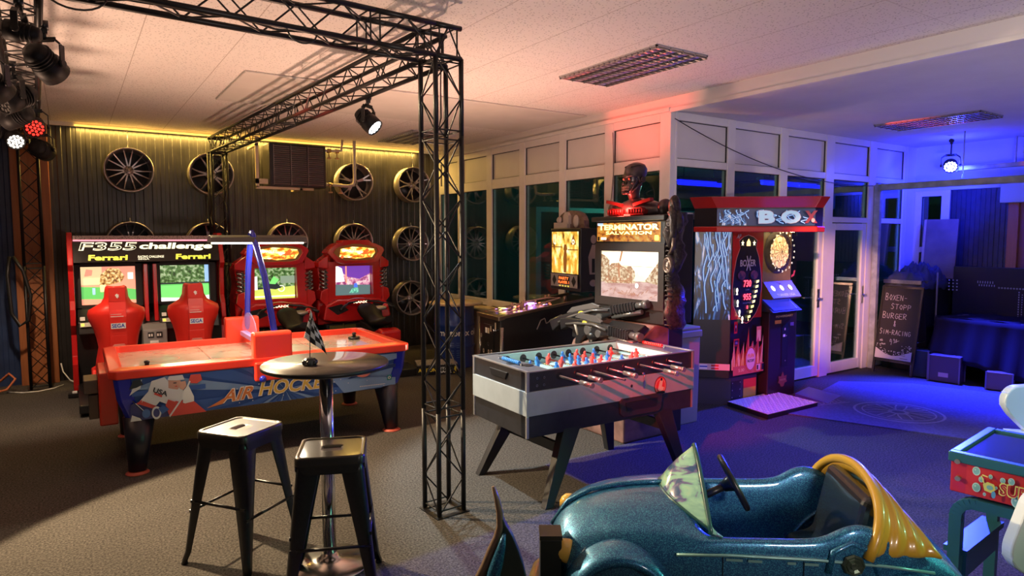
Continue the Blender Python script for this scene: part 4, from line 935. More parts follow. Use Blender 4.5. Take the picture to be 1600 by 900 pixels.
# cloth hangs from the stick tip, drooping down to the lower right
tip = Vector((.014, .012, .30))
RTv = RT
for i in range(NU+1):
    for j in range(NV_+1):
        u = i/NU; v = j/NV_
        base = tip + Vector((0, 0, -.150*v)) + RTv*(-.040*v**1.2)
        out = RTv*(.125*u*(.22+.78*v)) + Vector((0, 0, -.095*u))
        rip = FW*(.014*math.sin(u*7+v*3)*u)
        pts[i, j] = base+out+rip
for i in range(NU):
    for j in range(NV_):
        fl.mat(CW if (i//3+j//3) % 2 == 0 else CK); fl.add([pts[i, j], pts[i+1, j], pts[i+1, j+1], pts[i, j+1]], [(0, 1, 2, 3)], True)
fo = fl.build('flag_cloth', None, G, fix=False)
sd = fo.modifiers.new('solid', 'SOLIDIFY'); sd.thickness = .0012
def stool(x, y, rz, label, h=.76):
    o = thing('bar_stool', (x, y, 0), label, 'stool', 'black metal bar stools at the round table', rz)
    t = .168
    def rr(hw, z, r=.035, n=5):
        out = []
        for sx, sy, a0 in ((1, 1, 0), (-1, 1, 90), (-1, -1, 180), (1, -1, 270)):
            for k in range(n+1):
                a = R(a0+90*k/n); out.append((sx*(hw-r)+r*math.cos(a), sy*(hw-r)+r*math.sin(a), z))
        return out
    b = MB(); b.loft([rr(t+.004, h-.045), rr(t+.004, h-.012), rr(t, h-.002), rr(t-.006, h), rr(t-.014, h-.002), rr(t-.02, h-.007)], True, False)
    b.loft([rr(t-.02, h-.007), rr(.06, h-.007)], True, False)
    # top inner panel with a hand slot
    b.build('seat', M('satin_black_seat', (.030, .026, .022), .30, .3, spec=.8, coat=.5), o)
    s2 = MB(); xs, ys = .045, .009
    ring_o = rr(.0601, h-.007); ring_i = []
    for p in ring_o:
        a = math.atan2(p[1], p[0]); ring_i.append((max(-xs, min(xs, xs*1.3*math.cos(a))), ys*(1 if math.sin(a) > 0 else -1), h-.007))
    s2.loft([ring_o, ring_i, [(p[0], p[1], h-.02) for p in ring_i]], True, False); s2.build('seat_centre', M('satin_black_seat'), o)
    MB().bx(-.06, .06, -.02, .02, h-.03, h-.024).build('slot_shade_plate', BLACK, o)  # dark plate added below the hand slot for the shade inside it
    # apron
    a = MB()
    for k in range(4):
        a.at(Matrix.Rotation(PI/2*k, 4, 'Z')); a.prism([(-t+.02, h-.04), (t-.02, h-.04), (t-.03, h-.075), (t-.055, h-.09), (-t+.055, h-.09), (-t+.03, h-.075)], 'y', -t-.003, -t+.003)
    a.build('apron', BLACKM, o)
    for sx in (-1, 1):
        for sy in (-1, 1):
            l = MB(); rings = []
            for q in range(13):
                f = q/12; z = (h-.035)*(1-f)+.012
                cx_ = t-.02+.074*f; wd = .075*(1-f)**1.1+.028
                if f > .92: cx_ += .01
                # open channel leg wrapped round the corner, wide at the top
                L1 = [(cx_+.006, cx_-wd), (cx_+.010, cx_-wd*.5), (cx_+.012, cx_-.012), (cx_+.004, cx_+.004), (cx_-.012, cx_+.012), (cx_-wd*.5, cx_+.010), (cx_-wd, cx_+.006)]
                L2 = [(a_-.004, b_-.004) for a_, b_ in reversed(L1)]
                rings.append([(sx*a_, sy*b_, z) for a_, b_ in L1+L2])
            l.loft(rings, True, True); 
            l.build('leg', BLACKM, o)
            MB().cyl((sx*(t+.056), sy*(t+.056), 0), (sx*(t+.056), sy*(t+.056), .016), .018, n=10).build('foot_pad', BLACK, o)
    for k, z in enumerate((.30, .36, .30, .36)):
        c = MB(); c.at(Matrix.Rotation(PI/2*k, 4, 'Z')); e_ = t-.02+.074*(1-z/h)+.004
        c.cyl((-e_, -e_, z), (e_, -e_, z), .0085, n=8); c.bx(-e_, -e_+.03, -e_-.008, -e_+.008, z-.008, z+.008); c.bx(e_-.03, e_, -e_-.008, -e_+.008, z-.008, z+.008)
        c.build('footrest', BLACKM, o)
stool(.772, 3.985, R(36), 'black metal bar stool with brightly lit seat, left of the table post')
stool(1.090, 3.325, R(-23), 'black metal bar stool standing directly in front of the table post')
# ------------------------------------------------------------------ table football
FB = thing('football_table', (3.36, 3.98, 0), 'black and grey table football table with red and blue players', 'table football', rz=R(-1.5)); FB.scale = (.95, .96, 1.035)
KT = M('black_laminate', (.020, .020, .024), .38, noise=.15, nscale=20, spec=.6); GB = M('grey_laminate_band', (.30, .34, .37), .4, noise=.05, nscale=10)
ALU = M('aluminium_edge', (.62, .62, .62), .28, .8)
fx, fy = .845, .385
def boxring(mb, hx_, hy_, t, z0, z1):
    mb.bx(-hx_, hx_, -hy_, -hy_+t, z0, z1); mb.bx(-hx_, hx_, hy_-t, hy_, z0, z1); mb.bx(-hx_, -hx_+t, -hy_+t, hy_-t, z0, z1); mb.bx(hx_-t, hx_, -hy_+t, hy_-t, z0, z1)
for y0, y1 in ((-fy, -fy+.035), (fy-.035, fy)): MB().bx(-fx, fx, y0, y1, .765, .895).build('side_panel', KT, FB, bevel=.003)
for x0, x1 in ((-fx, -fx+.02), (fx-.02, fx)): MB().bx(x0, x1, -fy+.035, fy-.035, .765, .895).build('end_panel', KT, FB)
b = MB(); b.bx(-fx-.012, fx+.012, -fy-.012, fy+.012, .60, .765); b.build('middle_band', GB, FB, bevel=.004)
b = MB(); b.bx(-fx, fx, -fy, fy, .45, .60); b.build('lower_case', KT, FB, bevel=.004)
b = MB()
for sx in (-1, 1):
    for sy in (-1, 1):
        b = MB(); b.bx(sx*fx-.012, sx*fx+.012, sy*fy-.012, sy*fy+.012, .765, .90); b.build('edge_profile', ALU, FB, bevel=.003)
        b = MB(); b.bx(sx*fx-.010, sx*fx+.010, sy*fy-.010, sy*fy+.010, .45, .60); b.build('edge_profile', ALU, FB, bevel=.003)
b = MB(); b.bx(-fx-.014, fx+.014, -fy-.014, -fy+.0, .895, .903); b.bx(-fx-.014, fx+.014, fy-.0, fy+.014, .895, .903)
for sx in (-1, 1): b.bx(sx*fx-.012, sx*fx+.012, -fy, fy, .895, .903)
b.build('top_edge', ALU, FB)
for sx in (-1, 1):
    x0, x1 = (-fx, -fx+.20) if sx < 0 else (fx-.20, fx)
    MB().bx(x0, x1, -fy+.02, fy-.02, .885, .897).build('end_deck', M('dark_grey_deck', (.10, .10, .11), .35), FB, bevel=.002)
PFB = M('pale_mint_playfield', (.42, .66, .62), .45)
b = MB(); b.bx(-fx+.20, fx-.20, -fy+.035, fy-.035, .78, .795); b.build('playfield', PFB, FB)
b = MB(); b.bx(-fx+.19, fx-.19, fy-.042, fy-.033, .795, .892); b.bx(-fx+.19, fx-.19, -fy+.033, -fy+.042, .795, .892); b.bx(-fx+.195, -fx+.205, -fy+.04, fy-.04, .80, .885); b.bx(fx-.205, fx-.195, -fy+.04, fy-.04, .80, .885); b.build('inner_wall', PFB, FB)
q = flat('x', frame((0, 0, .7955), (1, 0, 0), (0, 1, 0))); WL = M('white_field_line', (.8, .85, .85), .5); q.line([(0, -.34), (0, .34)], .008, WL); q.ring(0, 0, .09, .098, WL)
for s in (-1, 1): q.line([(s*.64, -.16), (s*.48, -.16), (s*.48, .16), (s*.64, .16)], .008, WL)
q.build('field_line', None, FB, fix=False)
RP, BP = M('red_player', (.75, .07, .06), .35), M('blue_player', (.04, .22, .62), .35)
rods = [(-.56, BP, 1, .08), (-.40, BP, 2, -.02), (-.24, RP, 3, .14), (-.08, BP, 5, -.04), (.08, RP, 5, .10), (.24, BP, 3, .02), (.40, RP, 2, .12), (.56, RP, 1, -.05)]
offs = [.20, .10, .30, .12, .05, .22, .14, .09]; zr = .845
for k, (x, m_, n, sh) in enumerate(rods):
    near = k in (0, 1, 3, 5); ln = offs[k]
    r_ = MB(); r_.cyl((x, -fy-.06-ln, zr), (x, fy+.06, zr), .008, n=10); ro = r_.build('rod', CHROME, FB)
    if k in (0, 1, 3, 5, 6): h_ = MB(); h_.cyl((x, -fy-.06-ln-.11, zr), (x, -fy-.05-ln, zr), .016, n=12); h_.cyl((x, -fy-.06-ln-.125, zr), (x, -fy-.06-ln-.105, zr), .0185, n=12); h_.build('handle', M('handle_grip', (.42, .42, .40), .25, .8) , ro)
    d_ = MB(); d_.cyl((x, fy-.045, zr), (x, fy-.030, zr), .033, n=16); d_.build('bearing', BLACK, FB); d_ = MB(); d_.cyl((x, -fy-.008, zr), (x, -fy+.04, zr), .026, n=14); d_.build('bearing', BLACK, FB)
    for j in range(n):
        yy = -.27+.54*(j+.5)/n + sh*.15; tilt = .25*math.sin(k*3.1+1)
        p_ = MB(); p_.at(Matrix.Translation((x, yy, zr)) @ Matrix.Rotation(tilt, 4, 'Y'))
        p_.prism([(-.014, .02), (.014, .02), (.017, -.01), (.009, -.04), (.012, -.062), (-.012, -.062), (-.009, -.04), (-.017, -.01)], 'y', -.011, .011); p_.ell((0, 0, .033), (.012, .012, .016), 8, 6); p_.bx(-.013, .013, -.019, .019, -.004, .016)
        p_.build('player_figure', m_, ro)
for s, ca, cb in ((-1, BP, RP), (1, RP, BP)):
    b = MB(); b.cyl((s*(fx-.10), -.16, .905), (s*(fx-.10), .16, .905), .004, n=6); b.bx(s*(fx-.10)-.008, s*(fx-.10)+.008, -.165, -.155, .895, .915); b.bx(s*(fx-.10)-.008, s*(fx-.10)+.008, .155, .165, .895, .915); sc = b.build('score_counter', CHROME, FB)
    for j in range(10):
        y_ = -.13+.024*j; MB().cyl((s*(fx-.10), y_, .912), (s*(fx-.10), y_+.02, .912), .014, n=10).build('score_bead', ca, sc)
for dx in (-.76, -.70):
    MB().lathe([(.0, .8975), (.038, .8975), (.042, .9), (.038, .902), (.03, .899), (0, .899)], 20).build('ashtray_hole', BLACK, FB, loc=(dx+.0, -.04-.14*(dx > -.73), 0))
b = MB(); b.prism([(-.13, .855), (.13, .855), (.10, .805), (-.10, .805)], 'x', -fx-.014, -fx-.0); b.build('end_grip', BLACK, FB, bevel=.003)
b = MB(); b.prism([(.02, .60), (.04, .615), (.46, .615), (.48, .60), (.47, .50), (.44, .475), (.06, .475), (.03, .50)], 'y', -fy-.022, -fy+.0); b.build('ball_return', M('dark_return_frame', (.03, .025, .028), .35), FB, bevel=.006)
MB().prism([(.07, .585), (.42, .585), (.41, .52), (.09, .52)], 'y', -fy-.026, -fy-.0225).build('return_opening', BLACK, FB)
q = flat('x', frame((0, -fy-.014, 0), (1, 0, 0), (0, 0, 1))); RE, CR, DK = M('red_badge', (.65, .05, .04), .35), M('cream_badge_figure', (.7, .6, .35), .4), TXK
q.e(.46, .665, .068, .072, DK); q.e(.46, .665, .064, .068, RE); q.ring(.46, .665, .052, .056, CR); q.p([(.43, .64), (.45, .70), (.47, .715), (.485, .70), (.475, .66), (.50, .65), (.49, .63), (.45, .625)], CR); q.e(.468, .715, .010, .012, DK); q.p([(.42, .625), (.50, .625), (.51, .605), (.41, .605)], DK)
q.e(.14, .70, .012, .012, DK)
q.build('round_badge', None, FB, fix=False)
q = flat('x', frame((0, -fy-.001, 0), (1, 0, 0), (0, 0, 1)))
for cx_ in (-.76, -.70):
    for cz in (.80, .85): q.e(cx_, cz, .009, .009, STEEL); q.e(cx_, cz, .005, .005, DK)
q.build('screw_head', None, FB, fix=False)
b = MB(); b.cyl((.27, -fy-.02, .775), (.27, -fy, .775), .012, n=10); b.tube([(.27, -fy-.022, .775), (.262, -fy-.024, .745), (.27, -fy-.024, .72), (.278, -fy-.024, .745), (.27, -fy-.022, .775)], .002, 5); b.bx(.262, .270, -fy-.026, -fy-.023, .67, .725); b.bx(.273, .280, -fy-.026, -fy-.023, .68, .725)
b.build('key_lock', STEEL, FB)
LGM = M('black_leg_laminate', (.016, .016, .018), .4, spec=.6)
LEGS = {(-1, -1): ((-.40, -.33), (-.75, -.50)), (-1, 1): ((-.48, .30), (-.82, .34)), (1, -1): ((.52, -.33), (.635, -.49)), (1, 1): ((.44, .28), (.50, .27))}
for key, ((xt, yt), (xb, yb)) in LEGS.items():
    l = MB(); wt, wb = .085, .035
    rg = []
    for f in (0, .12, 1):
        z = .60-.12*0 if f == 0 else .52 if f == .12 else 0
        w__ = wt if f < 1 else wb; x_ = xt if f < 1 else xb; y_ = yt if f < 1 else yb; t_ = .040 if f < 1 else .030
        rg.append([(x_-w__, y_-t_, z), (x_+w__, y_-t_, z), (x_+w__, y_+t_, z), (x_-w__, y_+t_, z)])
    l.loft(rg, True, True, False, False); l.build('leg', LGM, FB, bevel=.004)
for s, xa in ((-1, -.55), (1, .555)):
    MB().bar((xa, -.36, .34), (xa-.03, .30, .34), .03, .07).build('leg_brace', LGM, FB)
MB().bar((-.56, .0, .36), (-.30, .0, .46), .07, .03).build('diagonal_brace', LGM, FB)
MB().bar((.54, .0, .36), (.25, .0, .46), .07, .03).build('diagonal_brace', LGM, FB)

# ------------------------------------------------------------------ pinball machine
PB = thing('pinball_machine', (3.87, 6.25, 0), 'dark pinball machine with glowing yellow backglass against the white partition', 'pinball machine', rz=R(-97))
PBK = M('black_cabinet_art', (.015, .014, .014), .35, coat=.3)
w_ = .275
b = MB(); b.prism([(.0, .50), (1.25, .62), (1.25, 1.14), (.0, .955)], 'x', -w_, w_); b.build('cabinet', PBK, PB, bevel=.006)
b = MB()
for s in (-1, 1): b.prism([(-.01, .955), (1.20, 1.135), (1.20, 1.165), (-.01, .985)], 'x', s*w_-.018, s*w_+.018)
b.prism([(-.03, .94), (.05, .955), (.05, .995), (-.03, .985)], 'x', -w_-.018, w_+.018); b.build('side_rail', M('bronze_rail', (.30, .22, .15), .3, .9), PB, bevel=.004)
PFG = glow('pinball_playfield_lights', [(.35, (.02, .005, .01)), (.50, (.25, .05, .12)), (.58, (.9, .35, .15)), (.66, (.7, .35, 1.))], 12, .8)
q = flat('x', frame((-w_+.02, .05, .975), (1, 0, 0), (0, 1.15, .165))); q.r(0, 0, 2*w_-.04, 1.12, PBK); q.r(.03, .10, 2*w_-.07, .62, PFG)
YL, PL, RL = M('yellow_bulb', (1, .8, .2), .4, emit=(1, .75, .15), es=5), M('violet_bulb', (.5, .3, 1), .4, emit=(.45, .22, 1), es=4), M('red_bulb', (1, .2, .1), .4, emit=(1, .2, .1), es=4)
for k in range(40):
    x = random.uniform(.05, .45); y_ = random.uniform(.08, .70); q.e(x, y_, .014, .014, (YL if y_ < .3 else RL if k % 3 else YL) if k % 4 else PL, 10)
q.e(.20, .50, .10, .07, PL); q.e(.14, .18, .05, .03, YL)
q.build('playfield', None, PB, fix=False)
b = MB()
for k in range(12):
    x = random.uniform(-.2, .2); y_ = random.uniform(.3, .9); z = .99+.15*y_; b.cyl((x, y_, z-.02), (x, y_, z+.04), .014, n=8)
b.tube([(-.2, .5, 1.08), (-.1, .8, 1.13), (.1, .85, 1.14), (.2, .5, 1.09)], .01, 6); b.build('playfield_toys', M('mixed_plastic_toys', (.35, .2, .15), .3), PB)
# front: coin door, plunger, lockdown bar art
b = MB(); b.bx(-.14, .12, -.012, 0, .60, .87); cd = b.build('coin_door', BLACK, PB, bevel=.004)
q = flat('x', frame((-.14, -.0135, .60), (1, 0, 0), (0, 0, 1))); q.r(.05, .17, .10, .23, TXW); q.r(.11, .17, .16, .23, M('cream_reject_button', (.6, .52, .38), .4)); q.e(.07, .07, .012, .012, TXK); q.ring(.13, .05, .015, .022, STEEL); q.r(.19, .20, .22, .26, M('cream_reject_button')); q.build('coin_slots', None, cd, fix=False)
q = flat('x', frame((-w_, -.002, .5), (1, 0, 0), (0, 0, 1))); SKM = M('pale_skull_print', (.45, .36, .30), .5)
for cx_, cy_ in ((.03, .12), (.05, .22), (.12, .05), (.26, .06), (.34, .07), (.42, .05)): q.e(cx_, cy_, .022, .026, SKM, 10); q.e(cx_-.008, cy_+.004, .006, .007, TXK, 8); q.e(cx_+.008, cy_+.004, .006, .007, TXK, 8)
q.r(.44, .33, .47, .41, M('cream_reject_button')); q.build('front_artwork', None, PB, fix=False)
b = MB(); b.cyl((.21, -.05, .83), (.21, 0, .83), .012); b.cyl((.21, -.065, .83), (.21, -.045, .83), .02); b.build('plunger', CHROME, PB)
q = flat('x', frame((w_+.002, 0, 0), (0, 1, 0), (0, 0, 1)))
for k in range(3):
    y_ = .45+.22*k; q.line([(y_, .82+.03*k), (y_+.05, .92+.03*k), (y_+.10, .94+.03*k), (y_+.12, .88+.03*k), (y_+.20, .92+.03*k)], .012, SKM)
q.line([(1.0, .95), (1.05, 1.03), (1.10, 1.02), (1.08, .94)], .012, SKM); q.build('side_artwork', None, PB, fix=False)
for sx in (-1, 1):
    for y_, zt_ in ((.02, .92), (1.15, .70)):
        l = MB(); l.prism([(0, 0), (.045, 0), (.045, .008), (.008, .045), (0, .045)], 'z', .03, zt_)
        lo = MB(); lo.cyl((sx*(w_+.005), y_-.02, .03), (sx*(w_+.005), y_, zt_-.05), .016, .024, n=8); lo.cyl((sx*(w_+.005), y_-.02, 0), (sx*(w_+.005), y_-.02, .012), .025, n=12); lo.cyl((sx*(w_+.005), y_-.02, 0), (sx*(w_+.005), y_-.02, .05), .007, n=6); lo.build('leg', M('dark_chrome_leg', (.20, .19, .18), .25, .9), PB)
# backbox
b = MB(); b.bx(-.34, .34, .98, 1.32, 1.22, 1.95); b.build('backbox', PBK, PB, bevel=.008)
BG = glow('backglass_yellow_art', [(.3, (.10, .03, .005)), (.45, (.85, .42, .04)), (.56, (1, .80, .22)), (.68, (1, .95, .65))], 9, 1.3, stretch=(1.5, 1, .9))
q = flat('x', frame((-.30, .976, 1.26), (1, 0, 0), (0, 0, 1)))
q.r(-.01, .155, .61, .66, TXK); q.r(0, .16, .60, .65, BG); OKR = M('backglass_brown', (.2, .07, .01), .4, emit=(.22, .07, .01), es=1.)
q.p([(.28, .17), (.27, .35), (.29, .44), (.33, .46), (.35, .38), (.34, .17)], OKR); q.p([(.27, .44), (.29, .50), (.34, .50), (.36, .44), (.31, .42)], OKR)
for cx_ in (.05, .12, .19, .42, .49, .55): q.p([(cx_-.025, .17), (cx_-.028, .30), (cx_, .36), (cx_+.028, .30), (cx_+.025, .17)], BG if cx_ in (.12, .49) else M('backglass_amber', (.6, .3, .02), .4, emit=(.75, .36, .04), es=1.))
q.line([(0, .47), (.25, .47)], .012, OKR); q.line([(.38, .44), (.6, .44)], .012, OKR); q.ring(.17, .56, .03, .045, M('backglass_lime', (.6, .8, .3), .4, emit=(.6, .8, .3), es=1.2)); q.p([(.44, .50), (.50, .62), (.56, .50)], OKR); q.ring(.50, .53, .015, .03, LITW)
q.line([(.06, .62), (.06, .52), (.10, .50), (.11, .62)], .014, LITW)
SPK = M('grey_speaker_panel', (.35, .32, .30), .5)
q.r(0, 0, .60, .15, SPK)
for cx_ in (.08, .52): q.p([(cx_-.05, .075), (cx_, .14), (cx_+.05, .075), (cx_, .01)], TXK)
q.r(.17, .03, .43, .13, TXK); DM = M('orange_dot_display', (1, .2, .05), .4, emit=(1, .16, .03), es=2.2)
q.t('PARTY', .19, .085, .22, .034, DM, 0, .03); q.t('PLAYER 1', .18, .04, .24, .032, DM, 0, .03)
for k in range(8): q.r(.18+k*.032, .006, .20+k*.032, .020, LITY if k % 2 else TXW)
q.build('backglass', None, PB, fix=False)
q = flat('x', frame((.3415, .98, 1.22), (0, 1, 0), (0, 0, 1)))
q.e(.17, .60, .04, .05, SKM, 14); q.p([(.12, .20), (.10, .40), (.15, .54), (.20, .54), (.24, .38), (.22, .2)], SKM); q.p([(.15, .22), (.15, .38), (.19, .38), (.19, .22)], TXK); q.e(.17, .10, .05, .04, SKM, 12); q.build('side_print', None, PB, fix=False)
# topper: low rounded tombstone with small skull
b = MB(); pts = [(-.33, 1.95)]
for k in range(13): a = PI*k/12; pts.append((-.30*math.cos(a), 1.96+.20*math.sin(a)**.7))
pts.append((.33, 1.95)); b.prism(pts, 'y', 1.05, 1.12); tp = b.build('topper', M('brown_stone_topper', (.14, .10, .08), .6, noise=.3, nscale=20), PB, bevel=.008)
b = MB(); b.bx(-.30, .0, 1.0, 1.05, 1.952, 2.02); b.prism([(-.10, 2.0), (-.10, 2.10), (-.06, 2.14), (-.02, 2.14), (.02, 2.10), (.02, 2.0)], 'y', 1.01, 1.05); b.ell((-.20, 1.02, 2.05), (.05, .03, .04), 10, 6); b.build('topper_carving', M('pale_carved_skulls', (.38, .34, .30), .5), tp)
b = MB(); b.ell((.14, 1.04, 2.03), (.06, .02, .075), 10, 8); b.build('topper_skull', M('pale_carved_skulls'), tp)

# ------------------------------------------------------------------ shooting game cabinet
TG = thing('shooting_arcade_cabinet', (4.45, 4.62, 0), 'black shooting arcade cabinet with two rifles and red lit robot bust on top', 'arcade game', rz=R(-90))
TK = M('matte_black_cabinet', (.016, .014, .014), .4)
b = MB(); b.prism([(-.03, 1.05), (-.03, 2.02), (.10, 2.06), (.34, 2.06), (.34, 1.05)], 'x', -.47, .46); b.prism([(.10, 1.06), (.34, 1.06), (.34, .0), (.10, .0)], 'x', -.42, .36); b.build('cabinet_body', TK, TG, bevel=.01)
b = MB(); b.add(*(lambda o_, i_: ([(p[0], -.05, p[1]) for p in o_]+[(p[0], -.05, p[1]) for p in i_]+[(p[0], -.033, p[1]) for p in i_]+[(p[0], -.03, p[1]) for p in o_], [f for k in range(4) for f in ((k, (k+1) % 4, 4+(k+1) % 4, 4+k), (4+k, 4+(k+1) % 4, 8+(k+1) % 4, 8+k), (k, 12+k, 12+(k+1) % 4, (k+1) % 4))]))([(-.46, 1.18), (.47, 1.18), (.47, 1.79), (-.46, 1.79)], [(-.385, 1.262), (.40, 1.262), (.40, 1.712), (-.385, 1.712)]))
b.build('screen_bezel', M('dark_bezel', (.03, .022, .020), .35), TG)
q = flat('x', frame((-.385, -.032, 1.262), (1, 0, 0), (0, 0, 1))); W_, H_ = .785, .45
PKS = glow('screen_pink_ground', [(.35, (.62, .30, .26)), (.6, (.92, .62, .56))], 9, .9, stretch=(1, 1, 3)); CRS = M('screen_cream_sky', (1, .9, .7), .4, emit=(1, .80, .52), es=.95)
BRS = glow('screen_brown_sketch', [(.42, (.50, .26, .13)), (.52, (.85, .60, .36)), (.6, (1, .85, .6))], 40, .9); SKL = M('screen_brown_line', (.2, .08, .04), .4, emit=(.24, .10, .05), es=1.)
q.r(0, 0, W_, H_, CRS); q.r(0, 0, W_, .19, PKS); q.p([(0, .14), (.12, .15), (.12, .36), (.06, .40), (0, .42)], BRS); q.p([(.06, .13), (.48, .15), (.48, .26), (.42, .31), (.30, .30), (.26, .34), (.15, .33), (.06, .24)], BRS); q.p([(.60, .17), (W_, .15), (W_, .37), (.70, .28)], BRS); q.p([(.46, .17), (.62, .17), (.60, .24), (.54, .22), (.50, .27)], M('screen_olive', (.4, .5, .3), .4, emit=(.55, .58, .35), es=1.))
q.line([(.10, .24), (.20, .30), (.32, .30), (.42, .24), (.40, .17), (.12, .16), (.10, .24)], .008, SKL); q.line([(.30, H_), (.27, .35)], .02, SKL); q.line([(0, .31), (W_, .31)], .004, SKL); q.line([(.25, .33), (.27, .20)], .02, SKL); q.line([(.44, 0), (.44, H_)], .003, SKL)
for cx_ in (.10, .20, .30, .40): q.ring(cx_, .17, .018, .026, SKL)
for k in range(14): q.line([(.03+.055*k, .03+.02*(k % 3)), (.06+.055*k, .04+.02*(k % 4))], .006, SKL)
q.e(.52, .13, .022, .022, SW); q.t('PRESS START', .28, .035, .22, .022, SKL, 0, .01)
q.build('screen', None, TG, fix=False)
TMA = glow('backlit_orange_machine_art', [(.36, (.25, .05, .01)), (.48, (.95, .30, .03)), (.60, (1, .45, .05)), (.72, (1, .70, .20))], 18, .75, stretch=(1, 1, 1.4))
q = flat('x', frame((-.46, -.034, 1.80), (1, 0, 0), (0, .0, 1))); q.r(.0, 0, .88, .19, TXK); q.r(.01, .005, .87, .185, TMA)
YLW = M('backlit_yellow_title', (1, .95, .4), .4, emit=(.95, 1, .36), es=1.6)
q.t('TERMINATOR', .03, .115, .82, .055, YLW, 0, .04); q.t('SALVATION', .14, .072, .62, .030, YLW, 0, .02)
q.r(.80, .02, .85, .065, LITY); q.r(.02, .01, .05, .05, TXK); q.r(.07, .02, .15, .045, LITW); q.r(.02, .16, .10, .183, SBL)
q.build('marquee', None, TG, fix=False)
b = MB(); b.bx(-.49, .49, -.08, .2, 2.0, 2.045); b.build('top_shelf', TK, TG, bevel=.006)
# sculpted side pillar
SCU = M('dark_bronze_sculpture', (.05, .035, .03), .35, .4, noise=.5, nscale=30, bump=.6)
b = MB(); rings = []
for k in range(26):
    z = 1.02+k*.042; rr = .055+.022*abs(math.sin(k*1.3))+.02*math.sin(k*.35)
    cx_ = .56+.035*math.sin(k*.5); cy_ = .03+.03*math.cos(k*.8); rings.append([(cx_+rr*math.cos(a)*(1+.15*math.sin(3*a+k)), cy_+rr*1.4*math.sin(a), z) for a in [2*PI*j/14 for j in range(14)]])
b.loft(rings); 
for k in range(22): z = 1.06+k*.044; b.tube([(.50, -.06, z), (.56, -.09, z+.01), (.63, -.05, z)], .008, 6)
b.build('sculpted_pillar', SCU, TG, loc=(.21, 0, 0)).scale.x = .58
b = MB(); b.at(Matrix.Translation((.58, -.075, 1.60)) @ Matrix.Rotation(R(90), 4, 'X')); b.lathe([(0, .02), (.02, .03), (.03, .01), (.045, .01), (.055, .03), (.07, .03), (.08, .0), (.08, -.02), (0, -.02)], 22); b.at(Matrix.Translation((.58, -.06, 1.60))); b.tube([(-.02, 0, .09), (.05, 0, .16), (.06, 0, .24)], .02, 8); b.build('speaker_ring', M('bronze_ring', (.20, .14, .11), .35, .8), TG, loc=(.17, 0, 0)).scale.x = .66
b = MB(); b.ell((.53, .02, 2.12), (.075, .06, .10)); b.ell((.60, .02, 1.98), (.075, .06, .10)); b.tube([(.53, .0, 2.10), (.60, -.04, 2.02), (.62, -.05, 1.88), (.57, -.06, 1.76)], .035, 10, radii=[.045, .05, .035, .03]); b.tube([(.52, .02, 2.16), (.56, -.03, 2.18), (.62, -.04, 2.10)], .014, 8); b.build('machine_hand', SCU, TG, loc=(.19, 0, 0)).scale.x = .62
# robot bust on the roof, a plain machine figure
RB = M('gunmetal_robot', (.10, .075, .075), .3, .7, noise=.25, nscale=14); RBR = M('red_glow_robot_armour', (.30, .03, .03), .3, .5)  # chest armour: red lamp glow put into its base colour
h = MB(); cx_ = .00
prof = [(.045, 2.20, -.01), (.055, 2.25, -.02), (.075, 2.29, -.045), (.085, 2.34, -.035), (.078, 2.375, -.02), (.095, 2.41, -.02), (.108, 2.46, .0), (.105, 2.51, .01), (.080, 2.55, .015), (.035, 2.572, .02)]
rings = []
for r_, z, yy in prof: rings.append([(cx_+r_*.88*math.cos(a), .16+yy+r_*1.15*math.sin(a), z) for a in [2*PI*j/18 for j in range(18)]])
h.loft(rings); hd = h.build('robot_head', RB, TG, loc=(-.12, 0, 0))
f_ = MB()
for s in (-1, 1): f_.ell((cx_+s*.038, .052, 2.405), (.024, .016, .017), 10, 6)
f_.prism([(-.012, 2.35), (.012, 2.35), (0, 2.388)], 'y', .035, .06)
f_.build('eye_socket', BLACK, hd)
f_ = MB()
for s in (-1, 1): f_.ell((cx_+s*.038, .038, 2.405), (.008, .006, .008), 8, 6)
f_.build('red_eye', M('red_eye_glow', (1, .1, .05), .4, emit=(1, .05, .02), es=2.), hd)
f_ = MB()
f_.tube([(-.085, .10, 2.425), (-.05, .045, 2.437), (0, .035, 2.428), (.05, .045, 2.437), (.085, .10, 2.425)], .012, 8)
for s in (-1, 1):
    f_.ell((cx_+s*.062, .065, 2.365), (.022, .022, .016), 10, 6); f_.tube([(cx_+s*.085, .09, 2.38), (cx_+s*.075, .06, 2.33), (cx_+s*.05, .04, 2.275)], .012, 8)
    f_.tube([(cx_+s*.05, .04, 2.275), (cx_+s*.02, .022, 2.268), (0, .02, 2.268)], .012, 8)
    f_.cyl((cx_+s*.092, .16, 2.40), (cx_+s*.108, .16, 2.40), .028, n=14)
    f_.tube([(cx_+s*.04, .06, 2.52), (cx_+s*.075, .12, 2.54), (cx_+s*.07, .22, 2.53)], .006, 6)
f_.build('skull_ridge', RB, hd)
f_ = MB()
for j in range(7):
    for z in (2.325, 2.302): f_.bx(cx_-.045+j*.013, cx_-.035+j*.013, .018+abs(j-3)*.004, .05, z-.009, z+.009)
f_.build('metal_teeth', M('dull_teeth', (.35, .25, .22), .35, .6), hd)
f_ = MB()
for s in (-1, 1): f_.tube([(cx_+s*.085, .16, 2.38), (cx_+s*.09, .10, 2.33), (cx_+s*.06, .06, 2.28)], .010, 6); f_.tube([(cx_+s*.07, .1, 2.44), (cx_+s*.085, .13, 2.40), (cx_+s*.08, .16, 2.34)], .012, 6)
f_.build('jaw_strut', RB, hd)
n_ = MB()
for x_, y_ in ((-.03, .14), (.03, .14), (0, .12), (-.02, .19), (.02, .19)): n_.cyl((cx_+x_, y_, 2.08), (cx_+x_*.7, y_, 2.26), .013, n=8)
